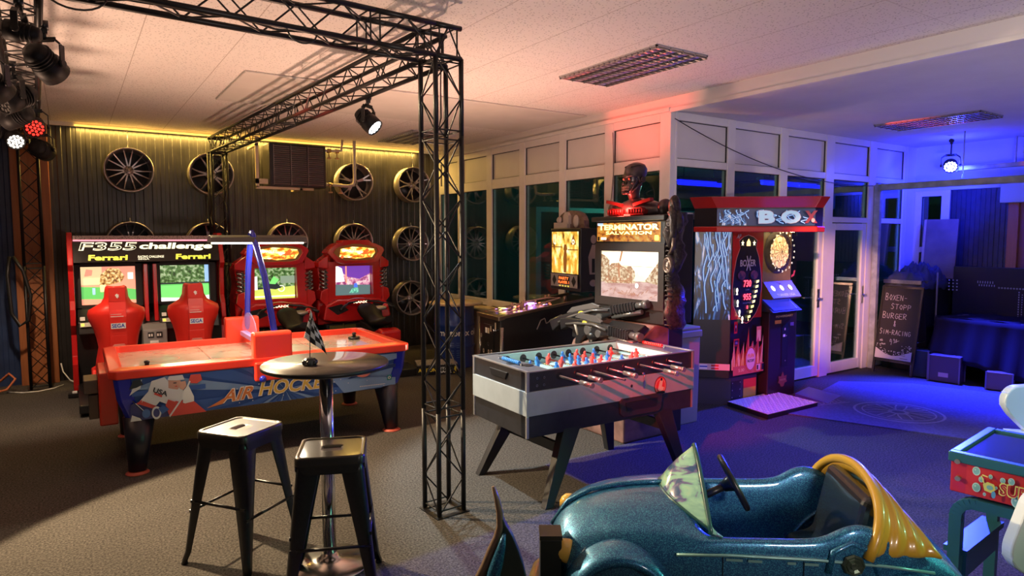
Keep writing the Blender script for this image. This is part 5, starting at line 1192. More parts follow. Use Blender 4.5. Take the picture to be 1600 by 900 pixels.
n_.build('neck_piston', RB, TG, loc=(-.12, 0, 0))
t_ = MB(); rings = []
for r_, ry, z in ((.30, .14, 2.045), (.34, .15, 2.10), (.32, .14, 2.15), (.20, .11, 2.19), (.08, .08, 2.22)): rings.append([(cx_+r_*math.cos(a), .18+ry*math.sin(a), z) for a in [2*PI*j/24 for j in range(24)]])
t_.loft(rings); t_.build('robot_torso', RB, TG, loc=(-.08, 0, 0))
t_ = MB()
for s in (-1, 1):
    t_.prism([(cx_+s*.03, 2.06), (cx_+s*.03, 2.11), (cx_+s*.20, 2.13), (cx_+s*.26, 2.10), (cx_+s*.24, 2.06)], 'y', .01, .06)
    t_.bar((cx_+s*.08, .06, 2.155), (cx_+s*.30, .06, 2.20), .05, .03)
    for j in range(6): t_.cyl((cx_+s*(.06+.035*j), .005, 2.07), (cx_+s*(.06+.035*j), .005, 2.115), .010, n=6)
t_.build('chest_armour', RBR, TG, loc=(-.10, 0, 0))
for s in (-1, 1): MB().ell((cx_+s*.34, .18, 2.12), (.075, .08, .085)).build('robot_shoulder', RB, TG, loc=(-.08, 0, 0))
MB().cyl((0, -.06, 2.048), (0, -.06, 2.062), .03, n=12).build('red_lamp', M('red_uplight_lens', (1, .1, .1), .4, emit=(1, .06, .04), es=6), TG)
# console with rifles
b = MB(); b.prism([(-.42, .0), (-.42, .70), (-.36, .84), (-.05, 1.04), (.15, 1.04), (.15, .0)], 'x', -.43, .37); b.build('console', M('dusty_rose_console_print', (.20, .11, .09), .4, noise=.4, nscale=6), TG, bevel=.02)
q = flat('x', frame((-.44, -.423, 0), (1, 0, 0), (0, 0, 1))); FRR = paint('red_fire_print', [(.35, (.05, .005, .005)), (.5, (.45, .02, .01)), (.65, (.70, .10, .04))], 8, .4, stretch=(1, 1, .5), dist=1.); q.r(.46, .45, .87, .70, FRR); q.ring(.66, .62, .05, .07, TXK); q.e(.66, .61, .04, .05, M('dull_teeth')); q.build('console_artwork', None, TG, fix=False)
b = MB(); b.bx(-.47, -.43, -.1, .30, .0, 1.1); b.build('side_wing', TK, TG, bevel=.01)
GM = M('black_rifle', (.022, .022, .024), .28, .3, coat=.3); GY = M('grey_rifle_part', (.14, .13, .125), .35, .5)
def rifle(px, py, pz, yaw, pitch):
    o = bpy.data.objects.new('rifle', None); COL.objects.link(o); o.parent = TG; o.location = (px, py, pz); o.scale = (1.3, 1.3, 1.3); o.rotation_euler = (0, R(pitch), R(yaw))
    b = MB(); b.prism([(-.30, .05), (-.10, .065), (.14, .06), (.22, .045), (.22, -.01), (.05, -.03), (-.02, -.025), (-.08, -.06), (-.14, -.14), (-.19, -.13), (-.17, -.04), (-.30, -.02), (-.38, -.06), (-.40, .03)], 'y', -.032, .032); b.build('receiver', GM, o, bevel=.01)
    b = MB(); b.bx(.20, .42, -.028, .028, .0, .055); 
    for k in range(8): b.bx(.21+k*.026, .222+k*.026, -.034, .034, -.006, .062)
    b.build('handguard', GM, o, bevel=.003)
    b = MB(); b.cyl((.42, 0, .03), (.50, 0, .03), .022, n=14); b.cyl((.48, 0, .03), (.52, 0, .03), .030, n=14); b.cyl((.20, 0, -.02), (.46, 0, -.02), .018, n=12); b.build('barrel', GY, o)
    b = MB(); b.cyl((-.02, -.045, .0), (-.02, .045, .0), .035, n=16); b.cyl((.10, -.04, -.01), (.10, .04, -.01), .028, n=14); b.tube([(-.30, -.035, .0), (-.15, -.05, .03), (.05, -.045, .05), (.2, -.04, .03)], .010, 6); b.build('side_drum', GY, o)
    b = MB(); b.prism([(-.22, .065), (-.16, .10), (.04, .105), (.10, .075), (.10, .062), (-.22, .062)], 'y', -.012, .012); b.build('carry_handle', GY, o, bevel=.003)
    b = MB(); b.cyl((0, 0, -.18), (0, 0, -.02), .030, n=14); b.ell((0, 0, -.04), (.05, .05, .04), 12, 8); b.build('swivel_mount', BLACK, o)
    b = MB(); b.ell((-.06, -.035, .045), (.03, .012, .014), 10, 6); b.build('yellow_button', M('yellow_button', (.75, .6, .05), .3), o)
rifle(-.32, -.22, 1.06, 12, -12); rifle(-.12, -.36, .97, -4, 2)
b = MB(); b.tube([(-.78, -.20, 1.02), (-.70, -.18, .98), (-.60, -.12, 1.0), (-.45, -.12, .96)], .02, 8); b.tube([(-.80, -.22, 1.02), (-.83, -.24, .94)], .018, 8); b.tube([(-.32, -.38, .90), (-.34, -.40, 1.0), (-.30, -.36, 1.03)], .016, 8); b.build('rifle_grip', M('pale_grip', (.5, .45, .38), .4), TG)
b = MB(); b.prism([(-.12, 1.0), (.05, 1.06), (.12, 1.05), (-.05, .99)], 'x', -.30, .15); b.prism([(-.30, .99), (-.18, 1.06), (-.12, 1.02), (-.2, .96)], 'x', -.05, .38); b.build('holster', TK, TG, bevel=.01)
# ------------------------------------------------------------------ boxing machine
BX = thing('boxing_machine', (5.95, 4.62, 0), 'red and black boxing strength machine with blue flame side and overhanging sign', 'arcade game')
BXR = M('deep_red_gloss', (.42, .02, .015), .25, coat=.5)
def wp(x, y): return (x-5.95, y-4.62)
plan = [wp(5.92, 4.60), wp(6.45, 4.60), wp(6.49, 4.88), wp(5.64, 4.88)]
def pl(mb, pts, z0, z1): return mb.prism(pts, 'z', z0, z1)
b = MB(); pl(b, plan, .30, 2.12); b.build('cabinet', M('black_gloss_cabinet', (.008, .006, .008), .4), BX, bevel=.006)
b = MB(); pl(b, [wp(5.98, 4.62), wp(6.43, 4.62), wp(6.47, 4.88), wp(5.72, 4.88)], 0, .30); b.build('plinth', M('dark_rivet_plinth', (.04, .03, .05), .4), BX)
BF = paint('blue_flame_print', [(.46, (.002, .003, .008)), (.53, (.004, .04, .16)), (.59, (.08, .30, .62)), (.66, (.75, .9, 1.0))], 3.4, .3, stretch=(2.4, 2.4, .55), dist=3.2); BF.node_tree.nodes['Principled BSDF'].inputs['Emission Strength'].default_value = .22
sd_ = Vector((plan[0][0]-plan[3][0], plan[0][1]-plan[3][1], 0)); Ls = sd_.length
nrm = Vector((sd_.y, -sd_.x, 0)).normalized()
q = flat('x', frame(Vector((plan[3][0], plan[3][1], 0))+nrm*-.0+Vector((0, 0, 0)), sd_, (0, 0, 1))); q.h = .002
q.r(.01, .95, Ls-.01, 2.11, BF)
FL1, FL2, FL3 = M('flame_deep_blue', (.01, .06, .22), .35, emit=(.005, .03, .12), es=1.), M('flame_mid_blue', (.08, .30, .60), .35, emit=(.04, .16, .34), es=1.), M('flame_pale_blue', (.65, .85, .95), .35, emit=(.32, .5, .6), es=1.)
def flames(q, x0, x1, z0, z1, n, sd):
    rr = random.Random(sd)
    for k in range(n):
        x = x0+(x1-x0)*rr.random(); zb = z0+(z1-z0)*rr.random()*.6; zt_ = min(z1, zb+(z1-z0)*(.3+.5*rr.random())); ph = rr.random()*6; am = (x1-x0)*.06
        for wd, m__ in ((.030, FL1), (.014, FL2), (.005, FL3)):
            pts_ = []
            for j in range(15):
                f = j/14; zz = zb+(zt_-zb)*f; xx = x+am*math.sin(ph+f*7)+am*.5*math.sin(ph*2+f*13); pts_.append((max(x0, min(x1, xx)), zz))
            q.line(pts_, wd*(.8 if z1-z0 > .5 else .6), m__)
flames(q, .04, Ls-.04, 1.0, 2.09, 16, 3)
q.r(.0, .40, Ls, .47, M('cream_flag_strip', (.62, .45, .40), .4)); q.r(.08, .41, .16, .46, TXW); q.r(.08, .43, .16, .445, TXB); q.r(.2, .41, .28, .46, M('flag_red', (.5, .03, .03), .5)); q.r(.2, .43, .28, .437, TXW)
q.build('flame_side_print', None, BX, fix=False)
# front
q = flat('x', frame((-.03, -.022, 0), (1, 0, 0), (0, 0, 1)) @ Matrix.Diagonal((.83, 1, 1, 1))); Wf = .64
q.r(0, .95, Wf, 1.93, BXR)
sh = [(.05, 1.45), (.03, 1.30), (.06, 1.10), (.14, 1.0), (.24, .93), (.32, .905), (.40, .93), (.50, 1.0), (.58, 1.10), (.61, 1.30), (.59, 1.45), (.54, 1.62), (.48, 1.72), (.50, 1.80), (.42, 1.84), (.32, 1.86), (.22, 1.84), (.14, 1.80), (.16, 1.72), (.10, 1.62)]
q.p([(.32+(x-.32)*1.07, 1.38+(z-1.38)*1.03) for x, z in sh], M('pink_edge_line', (.6, .18, .15), .4)); q.p([(.32+(x-.32)*1.03, 1.38+(z-1.38)*1.012) for x, z in sh], TXK); q.p(sh, M('black_gloss_cabinet', (0, 0, 0)))
AMB = M('amber_lamp', (1, .7, .3), .4, emit=(1, .62, .22), es=2.); CRL = M('cream_lamp', (1, .9, .6), .4, emit=(1, .86, .50), es=1.8)
def star(cx_, cz, r_, m_):
    q.p([(cx_+(r_ if k % 2 == 0 else r_*.42)*math.sin(PI*k/5), cz+(r_ if k % 2 == 0 else r_*.42)*math.cos(PI*k/5)) for k in range(10)], m_)
star(.20, 1.78, .035, CRL); star(.44, 1.78, .035, CRL); q.p([(.28, 1.75), (.28, 1.79), (.32, 1.83), (.36, 1.79), (.36, 1.75)], AMB)
GLT = M('dim_grey_title', (.35, .30, .30), .4); q.t('BOXER', .155, 1.525, .33, .075, GLT, 0, .03); q.line([(.29, 1.48), (.37, 1.64)], .02, GLT); q.line([(.37, 1.48), (.29, 1.64)], .02, GLT)
for s in (-1, 1): q.e(.32+s*.13, 1.43, .08, .05, paint('dim_glove_print', [(.4, (.02, .02, .04)), (.6, (.18, .05, .06))], 16, .4))
LED = M('red_led_digits', (1, .1, .1), .4, emit=(1, .05, .07), es=4.)
q.t('730', .23, 1.30, .16, .075, LED, .06, .02); q.t('955', .23, 1.155, .16, .070, LED, .06, .02); q.t('8', .305, 1.055, .03, .04, LED, 0, .01); q.t('SCORE', .27, 1.262, .08, .014, GLT); q.t('RECORD TODAY', .22, 1.115, .2, .016, GLT); q.t('CREDIT', .29, 1.02, .06, .012, GLT)
for k in range(8): x_ = .535-.012*k - .0018*k*k; q.p([(x_-.045, 1.335-.055*k), (x_+.012, 1.345-.055*k), (x_+.015, 1.372-.055*k), (x_-.042, 1.365-.055*k)], M('yellow_lamp_%d' % (k % 2), (1, .9, .3), .4, emit=(1, .9 if k % 2 else .75, .25), es=1.8))
for x_, z_ in ((.075, 1.27), (.09, 1.14), (.13, 1.03), (.19, .955)): q.e(x_+.01, z_, .022, .028, CRL, 10); q.p([(x_-.01, z_-.05), (x_+.03, z_-.05), (x_+.01, z_)], CRL)
q.t('AP', .04, 1.83, .08, .05, GLT, .4, .02); q.e(.32, .935, .012, .01, AMB)
q.r(.035, .80, .10, .93, BXR); q.r(.048, .82, .086, .90, M('dark_slot', (.06, .01, .01), .4)); q.e(.067, .875, .010, .016, GLT)
q.r(.03, .66, .14, .74, BXR); q.r(.045, .67, .125, .725, TXK); q.r(.06, .68, .11, .71, M('violet_label', (.15, .08, .25), .4)); q.r(.50, .68, .60, .85, M('pink_notice', (.65, .22, .20), .4)); q.r(.515, .69, .585, .81, M('pale_notice', (.75, .5, .45), .4)); q.r(.53, .56, .57, .62, M('violet_label'))
OF, OF2, OF3 = M('orange_flame_print', (.70, .20, .04), .4), M('pale_flame_print', (.85, .50, .22), .4), M('red_flame_print', (.35, .04, .02), .4)
q.p([(0, .40), (0, .58), (.05, .66), (.06, .55), (.12, .72), (.16, .56), (.22, .66), (.26, .56), (.33, .83), (.35, .60), (.42, .70), (.46, .58), (.54, .74), (.56, .60), (.63, .66), (.63, .40)], OF3)
for k, (x_, t_) in enumerate([(.02, .72), (.08, .66), (.14, .62), (.20, .70), (.27, .66), (.33, .86), (.38, .70), (.45, .66), (.52, .70), (.58, .76)]):
    sw = .03*math.sin(k*2.3)
    q.p([(x_-.03, .40), (x_-.035+sw, .50), (x_+sw*.4, .57), (x_+.006+sw, t_), (x_+.022+sw*.5, .57), (x_+.035, .50), (x_+.03, .40)], OF if k % 3 else OF2)
    q.p([(x_-.01, .40), (x_-.008+sw, .52), (x_+.004+sw, .58), (x_+.012, .50), (x_+.008, .40)], OF2 if k % 3 else OF)
q.r(0, .34, Wf, .44, M('rust_strip', (.55, .12, .06), .4)); q.e(.36, .50, .115, .145, BXR); q.e(.36, .50, .095, .122, M('pale_pink_disc', (.72, .45, .42), .4)); q.ring(.36, .50, .105, .108, OF2, asp=1.27)
q.t('FUN', .295, .515, .13, .045, M('orange_print_letters', (.75, .30, .05), .4), .1, .02); q.t('FACTORY', .285, .465, .15, .032, TXK, 0, .02); q.r(.48, .36, .56, .43, TXW if False else M('pale_notice')); q.r(.49, .37, .52, .42, TXK); q.r(.59, .36, .63, .43, TXK)
q.t('5.00', .10, .375, .12, .035, OF2, 0, .02)
q.build('front_artwork', None, BX, fix=False)
q = flat('x', frame((.0, -.0025, 0), (1, 0, 0), (0, 0, 1)) @ Matrix.Diagonal((.80, 1, 1, 1))); q.h = .001
q.r(.30, .05, .58, .16, M('gold_stripe', (.65, .40, .05), .4)); q.r(.30, .16, .58, .26, M('red_stripe', (.60, .05, .03), .4)); q.r(.04, .06, .24, .26, TXK)
for x_ in (.06, .22):
    for z_ in (.08, .16, .24): q.e(x_, z_, .008, .008, GLT, 8)
q.build('plinth_print', None, BX, fix=False)
# overhanging hood with sign on its long side
hp = [wp(5.60, 4.86), wp(5.68, 4.62), wp(6.44, 3.98), wp(6.60, 3.99), wp(6.70, 4.40), wp(6.68, 4.86)]
b = MB(); pl(b, hp, 1.93, 2.18); b.build('hood', M('black_gloss_cabinet', (0, 0, 0)), BX, bevel=.01)
b = MB(); pl(b, [(x*1.02, y*1.02-.005) for x, y in hp], 1.90, 1.96); b.build('hood_lower_trim', BXR, BX, bevel=.01)
c_ = (sum(p[0] for p in hp)/6, sum(p[1] for p in hp)/6)
b = MB(); lo = [(x, y, 2.15) for x, y in hp]; hi = [(c_[0]+(x-c_[0])*1.12, c_[1]+(y-c_[1])*1.12 if y < .2 else y, 2.27) for x, y in hp]; b.loft([lo, hi], True, True, False, False); b.build('hood_crown', BXR, BX, bevel=.008)
e0, e1 = Vector((*hp[1], 0)), Vector((*hp[2], 0)); dd = (e1-e0); Lh = dd.length
q = flat('x', frame(e0, dd, (0, 0, 1))); q.h = .003
ICY = M('icy_blue_letter', (.45, .72, .85), .35, emit=(.25, .45, .55), es=.5); ICD = M('deep_blue_print', (.02, .06, .16), .35)
q.r(.0, 1.97, Lh, 2.14, ICD); q.r(.02, 1.97, .30, 2.14, BF); flames(q, .03, .32, 1.98, 2.13, 10, 5); flames(q, .40, .94, 1.98, 2.13, 12, 9)
q.t('B', .41, 1.985, .17, .14, TXW, 0, .07); q.t('B', .415, 1.99, .16, .13, ICY, 0, .05)
q.t('O', .635, 1.985, .20, .14, TXW, 0, .07); q.t('O', .64, 1.99, .19, .13, ICY, 0, .05); q.t('X', .87, 1.99, .13, .13, M('maroon_letter', (.25, .03, .05), .4), 0, .05); q.e(.955, 2.02, .018, .022, M('pale_notice'), 14)
q.build('sign_print', None, BX, fix=False)
b = MB(); b.tube([wp(6.45, 4.2)+(1.93,), wp(6.45, 4.2)+(1.86,)], .015, 8); b.build('bag_bracket', BLACKM, BX)
pf_ = thing('checker_plate_step', (6.25, 4.30, 0), 'raised metal checker plate step on the floor in front of the boxing machine', 'platform', rz=R(0))
b = MB(); b.prism([(-.44, -.27), (.44, -.27), (.50, .30), (-.34, .30)], 'z', .0, .05); b.build('step_body', BLACKM, pf_, bevel=.004)
CPM = M('steel_checker_plate', (.62, .58, .66), .38, .4)
b = MB(); b.prism([(-.44, -.27), (.44, -.27), (.50, .30), (-.34, .30)], 'z', .0505, .054)
tpo = b.build('step_plate', CPM, pf_)
b = MB()
for i in range(20):
    for j in range(13):
        x_ = -.40+.043*i+.06*(j/13); y_ = -.25+.044*j
        b.at(Matrix.Translation((x_, y_, .0545)) @ Matrix.Rotation(R(45 if (i+j) % 2 else -45), 4, 'Z')); b.add([(-.021, 0, 0), (0, -.008, 0), (.021, 0, 0), (0, .008, 0), (0, 0, .006)], [(0, 1, 4), (1, 2, 4), (2, 3, 4), (3, 0, 4)])
tr = b.build('plate_treads', M('worn_bright_steel', (.9, .88, .92), .3, .3), tpo); tr['kind'] = 'stuff'

# ------------------------------------------------------------------ dart machine
DT = thing('dart_machine', (6.78, 4.52, 0), 'electronic dart machine with lit yellow dartboard beside the boxing machine', 'dart machine')
DKB = M('dark_brown_black_cabinet', (.02, .012, .012), .4)
b = MB(); b.prism([(.02, .0), (.02, 1.0), (.34, 1.0), (.34, .0)], 'x', -.26, .26); b.build('lower_cabinet', DKB, DT, bevel=.008)
b = MB(); b.prism([(-.04, 1.0), (.15, 1.14), (.34, 1.14), (.34, 1.0)], 'x', -.28, .28); b.build('control_deck', M('dark_deck_frame', (.05, .05, .06), .3, .5), DT, bevel=.006)
q = flat('x', frame((-.26, -.03, 1.01), (1, 0, 0), (0, .19, .14))); q.h = .004; q.r(.02, .01, .50, .22, M('blue_lit_touch_deck', (.05, .06, .5), .15, emit=(.04, .05, .9), es=.7)); q.line([(.46, .02), (.49, .21)], .012, STEEL); q.build('deck_screen', None, DT, fix=False)
OLV = M('olive_gold_panel', (.20, .13, .03), .4, noise=.1, nscale=8)
b = MB(); b.bx(-.27, .27, .12, .34, 1.14, 2.0); b.build('upper_cabinet', OLV, DT, bevel=.008)
b = MB(); b.prism([(-.03, 1.16), (.11, 1.34), (.16, 1.34), (.16, 1.14), (.0, 1.14)], 'x', -.27, .27); b.build('cup_shelf', M('bronze_shelf', (.12, .075, .02), .5, 0), DT, bevel=.005)
q = flat('x', frame((-.27, -.03, 1.16), (1, 0, 0), (0, .14, .18))); q.h = .003; q.t('TURNIER LIGA', .10, .02, .34, .035, M('tan_letters', (.5, .38, .2), .4), 0, .01)
for x_ in (.10, .26, .42): q.e(x_, .13, .030, .036, CRL, 16); q.e(x_, .13, .015, .028, AMB, 12)
q.build('lit_button', None, DT, fix=False)
q = flat('x', frame((0, .118, 1.68), (1, 0, 0), (0, 0, 1)))
DB1, DB2, DB3 = M('dart_cream', (.9, .7, .35), .5, emit=(.85, .60, .25), es=.8), M('dart_dark', (.10, .05, .02), .5, emit=(.20, .10, .03), es=.7), M('dart_ring_tan', (.6, .4, .2), .5, emit=(.55, .33, .12), es=.8)
q.e(0, 0, .255, .255, M('dart_black', (.03, .02, .012), .5), 48)
for k in range(20):
    a0, a1 = 2*PI*(k-.5)/20, 2*PI*(k+.5)/20
    for r0, r1, mm in ((.015, .19, DB1 if k % 2 else DB3), (.105, .118, DB2 if k % 2 else DB1), (.178, .192, DB2 if k % 2 else DB1)):
        q.p([(r0*math.sin(a0), r0*math.cos(a0)), (r1*math.sin(a0), r1*math.cos(a0)), (r1*math.sin(a1), r1*math.cos(a1)), (r0*math.sin(a1), r0*math.cos(a1))], mm)
q.h += .001
for k in range(20): a0 = 2*PI*(k-.5)/20; q.line([(.02*math.sin(a0), .02*math.cos(a0)), (.19*math.sin(a0), .19*math.cos(a0))], .004, DB2)
q.e(0, 0, .016, .016, DB2, 14); q.ring(0, 0, .192, .197, STEEL, 40)
for k, n_ in enumerate((20, 1, 18, 4, 13, 6, 10, 15, 2, 17, 3, 19, 7, 16, 8, 11, 14, 9, 12, 5)):
    a = 2*PI*k/20; q.t(str(n_), .225*math.sin(a)-.012, .225*math.cos(a)-.011, .024, .022, LITW, 0, .01)
q.p([(.16, -.30), (.22, -.28), (.24, -.22), (.21, -.22), (.20, -.26), (.17, -.27)], M('red_print', (.5, .05, .04), .4))
q.build('dartboard', None, DT, fix=False)
q = flat('x', frame((-.26, .018, 0), (1, 0, 0), (0, 0, 1)))
q.t('POWERDART', .12, .93, .32, .022, M('tan_letters'), 0, .01); q.r(.10, .86, .22, .90, M('orange_sticker', (.6, .25, .04), .4)); q.r(.24, .35, .36, .86, TXK); q.r(.39, .82, .46, .86, M('violet_label')); q.r(.26, .70, .30, .73, TXW); q.e(.32, .71, .01, .008, GLT, 8); q.e(.29, .79, .012, .016, M('pale_notice'), 10); q.e(.31, .42, .008, .008, GLT)
q.p([(.24+.0, .12), (.22, .16), (.18, .17), (.20, .20), (.19, .25), (.24, .24), (.27, .30), (.30, .24), (.35, .25), (.34, .20), (.36, .17), (.31, .16), (.29, .12)], M('dark_leaf_badge', (.20, .07, .05), .4)); q.t('MASTER', .22, .19, .11, .02, M('tan_letters'))
q.build('front_print', None, DT, fix=False)
mw_ = thing('dart_throw_wedge', (7.12, 4.30, 0), 'small blue lit wedge on the floor at the foot of the dart machine', 'floor wedge')
b = MB(); b.prism([(-.20, .0), (.16, .0), (.16, .06), (-.20, .01)], 'x', -.26, .20); b.build('wedge_body', M('blue_rubber', (.04, .05, .35), .4), mw_, rz=R(14))
b = MB(); b.prism([(-.20, .0105), (.16, .0605), (.16, .062), (-.20, .012)], 'x', -.22, .16); b.build('wedge_top', M('blue_rubber', (0, 0, 0)), mw_, rz=R(14))

# white cabinet between shooter game and partition corner
wc = thing('white_bin', (5.03, 4.53, 0), 'pale square waste bin with lid between the shooting and boxing machines', 'bin')
b = MB(); b.prism([(-.13, 0), (.13, 0), (.15, .86), (-.15, .86)], 'y', -.15, .15); b.build('bin_body', M('pale_grey_plastic', (.24, .22, .22), .5), wc, bevel=.01)
b = MB(); b.bx(-.165, .165, -.165, .165, .86, .93); b.bx(-.15, .15, -.15, .15, .93, .965); b.build('bin_lid', M('pale_grey_plastic'), wc, bevel=.012)
# items in the corner by the back wall
ba = thing('oil_barrel', (4.55, 8.32, 0), 'dark blue oil barrel with white lettering behind the near truss column', 'barrel')
b = MB(); pr = [(0, 0), (.285, 0), (.29, .01), (.285, .02)]
for z in (.30, .60): pr += [(.285, z-.02), (.298, z), (.285, z+.02)]
pr += [(.285, .86), (.29, .88), (.28, .885), (.275, .87), (0, .87)]; b.lathe(pr, 40); b.build('barrel_body', M('blue_barrel_paint', (.01, .035, .20), .35), ba)
def on_cyl(b, txt, r_, a0, z, wd, ht, m_, bold=.02):
    vs, fs = text_geo(txt, bold); b.mat(m_)
    b.add([(r_*math.cos(a0+(u-.5)*wd/r_), r_*math.sin(a0+(u-.5)*wd/r_), z+v*ht) for u, v in vs], fs)
b = MB(); fa = math.atan2(-FW.y, -FW.x)+.1
on_cyl(b, 'g', .2995, fa-1.0, .46, .08, .11, TXW); on_cyl(b, 'motorex oil', .2995, fa+.25, .46, .62, .09, TXW)
for k in range(7): on_cyl(b, 'III', .2995, fa-.1, .36-.03*k-(.02 if k > 2 else 0), .2, .006, M('faded_barrel_print', (.12, .2, .4), .5))
b.build('barrel_lettering', None, ba, fix=False)
tp_ = thing('barrel_table_top', (4.58, 8.32, .886), 'round pale wooden top resting on the blue barrel', 'table top')
b = MB(); b.lathe([(0, 0), (.38, 0), (.385, .01), (.385, .03), (.38, .036), (0, .036)], 40); b.build('wooden_disc', M('warm_pale_wood', (.55, .40, .24), .4, noise=.1, nscale=6), tp_)
cb = thing('beige_cupboard', (5.02, 7.9, 0), 'low beige cupboard behind the pinball machine below the windows', 'cupboard')
b = MB(); b.bx(-.16, .22, -1.1, .75, 0, .80); b.build('cupboard_body', M('beige_laminate', (.58, .44, .28), .45, noise=.05, nscale=4), cb, bevel=.004)
for k in range(3): b = MB(); b.bx(-.175, -.162, -1.07+.62*k, -.49+.62*k, .05, .77); dr_ = b.build('cupboard_door', M('beige_laminate'), cb, bevel=.003); MB().cyl((-.19, -.60+.62*k, .60), (-.19, -.60+.62*k, .70), .006, n=8).build('door_pull', STEEL, dr_)
tb = thing('black_crate', (4.08, 7.98, 0), 'low black crate with yellow and white stay back lettering on the floor', 'crate', rz=R(-20))
b = MB(); b.bx(-.28, .28, -.16, .22, 0, .13); b.build('crate_body', BLACK, tb, bevel=.004)
b = MB(); b.bx(-.27, .27, -.15, .21, .13, .145); b.build('mesh_top', paint('grey_mesh_top', [(0, (.02, .02, .02)), (.3, (.03, .03, .03)), (.35, (.28, .25, .22)), (1, (.3, .27, .23))], 45, .5, 'voronoi'), tb)
q = flat('x', frame((-.28, -.1605, 0), (1, 0, 0), (0, 0, 1))); q.t('ACTION', .02, .045, .24, .05, M('yellow_print', (.75, .6, .05), .5), 0, .03); q.t('STAY', .30, .07, .17, .035, TXW, 0, .04); q.t('BACK', .30, .025, .17, .035, TXW, 0, .04); q.p([(.49, .02), (.53, .02), (.53, .11), (.51, .11)], M('yellow_print')); q.build('crate_lettering', None, tb, fix=False)

# ------------------------------------------------------------------ chalkboard
CBD = thing('chalkboard_stand', (9.14, 4.47, 0), 'black A-frame chalkboard with burger and sim racing handwriting', 'sign', rz=R(-92))
CKB = M('black_chalkboard', (.022, .018, .018), .6); FRB = M('black_wood_frame', (.02, .016, .015), .35, coat=.3)
hb, wb = 1.20, .27
fr1 = frame((-wb, -.0, .0), (1, 0, 0), (0, .20, 1.18))
b = MB().at(fr1)
b.bx(0, .028, 0, hb, -.012, .012); b.bx(2*wb-.028, 2*wb, 0, hb, -.012, .012); b.bx(.028, 2*wb-.028, hb-.03, hb, -.012, .012); b.bx(.028, 2*wb-.028, .16, .19, -.012, .012); b.build('front_frame', FRB, CBD)
b = MB().at(fr1); b.bx(.028, 2*wb-.028, .19, hb-.03, -.006, .004); cbf = b.build('writing_surface', CKB, CBD)
b = MB().at(frame((-wb, .40, .0), (1, 0, 0), (0, -.20, 1.18))); b.bx(0, .028, 0, hb, -.012, .012); b.bx(2*wb-.028, 2*wb, 0, hb, -.012, .012); b.bx(.028, 2*wb-.028, hb-.03, hb, -.012, .012); b.bx(.028, 2*wb-.028, .16, hb-.03, -.006, .006); b.build('rear_frame', FRB, CBD)
b = MB(); b.cyl((-wb+.02, .1, .45), (-wb+.02, .31, .45), .005, n=6); b.cyl((wb-.02, .1, .45), (wb-.02, .31, .45), .005, n=6); b.build('spreader', STEEL, CBD)
q = flat('x', fr1); q.h = .0045; CH = M('chalk_writing', (.55, .50, .47), .8)
def hand(txt, x0, y0, wd, ht):
    """single-stroke hand lettering, so it reads as chalk"""
    G_ = {'B': [[(0,0),(0,1)],[(0,1),(.7,.9),(.6,.55),(0,.5)],[(0,.5),(.8,.35),(.7,0),(0,0)]], 'o': [[(.1,.3),(.5,.7),(.9,.4),(.5,0),(.1,.3)]], 'O': [[(.1,.4),(.4,.95),(.9,.6),(.6,0),(.1,.4)]], 'X': [[(0,0),(.9,.9)],[(0,.9),(.9,0)]], 'x': [[(0,0),(.9,.8)],[(0,.8),(.9,0)]], 'E': [[(.9,.9),(0,.9),(0,0),(.9,0)],[(0,.5),(.7,.5)]], 'N': [[(0,0),(0,.9),(.8,0),(.8,.9)]], '-': [[(.1,.45),(.8,.45)]], 'S': [[(.9,.8),(.4,1),(.1,.7),(.8,.35),(.5,0),(0,.1)]], 'T': [[(0,1),(1,1)],[(.5,1),(.5,0)]], 'P': [[(0,0),(0,1),(.8,.85),(.7,.5),(0,.45)]], 'U': [[(0,.9),(.1,.1),(.6,0),(.8,.9)]], 'R': [[(0,0),(0,1),(.8,.85),(.6,.5),(0,.5),(.9,0)]], 'G': [[(.9,.8),(.3,.9),(0,.4),(.4,0),(.9,.2),(.9,.45),(.5,.45)]], 'I': [[(.4,0),(.4,.9)]], 'M': [[(0,0),(.1,.9),(.5,.3),(.8,.9),(1,0)]], 'A': [[(0,0),(.5,1),(.9,0)],[(.2,.4),(.7,.4)]], 'C': [[(.9,.8),(.3,.9),(0,.4),(.4,0),(.9,.1)]], '&': [[(.8,0),(.2,.7),(.4,1),(.6,.7),(.1,.2),(.4,0),(.8,.4)]], 'a': [[(.8,.6),(.2,.5),(.1,.1),(.6,.1),(.8,.6),(.85,0)]], 'b': [[(.1,1),(.1,0),(.7,.2),(.5,.6),(.1,.4)]], '9': [[(.8,.7),(.3,.9),(.2,.5),(.8,.6),(.7,0)]], '0': [[(.2,.5),(.5,1),(.8,.5),(.5,0),(.2,.5)]], 'u': [[(0,.6),(.1,0),(.6,0),(.7,.6)]], 'n': [[(0,0),(0,.6),(.5,.6),(.6,0)]], ' ': []}
    n = len(txt); cw = wd/n
    for k, ch in enumerate(txt):
        for s_ in G_.get(ch, []): q.line([(x0+k*cw+p[0]*cw*.8, y0+p[1]*ht*(1.05 if k == 0 else .9)) for p in s_], .0055, CH)
hand('BOXEN-', .06, 1.0, .30, .09); hand('STOPP', .15, .88, .28, .075); hand('BURGER', .06, .75, .33, .085); hand('&', .22, .645, .04, .075); hand('SIM-RACING', .05, .53, .42, .075); hand('ab', .07, .43, .05, .035); hand('nun', .10, .385, .06, .03); hand('9', .20, .39, .05, .085); hand('90', .25, .43, .06, .05); q.line([(.26, .42), (.33, .46)], .005, CH)
SNW = M('chalk_drawing_white', (.62, .56, .52), .7)
q.p([(.03, .20), (.03, .34), (.10, .30), (.18, .26), (.27, .245), (.36, .265), (.44, .30), (.51, .33), (.51, .20)], SNW)
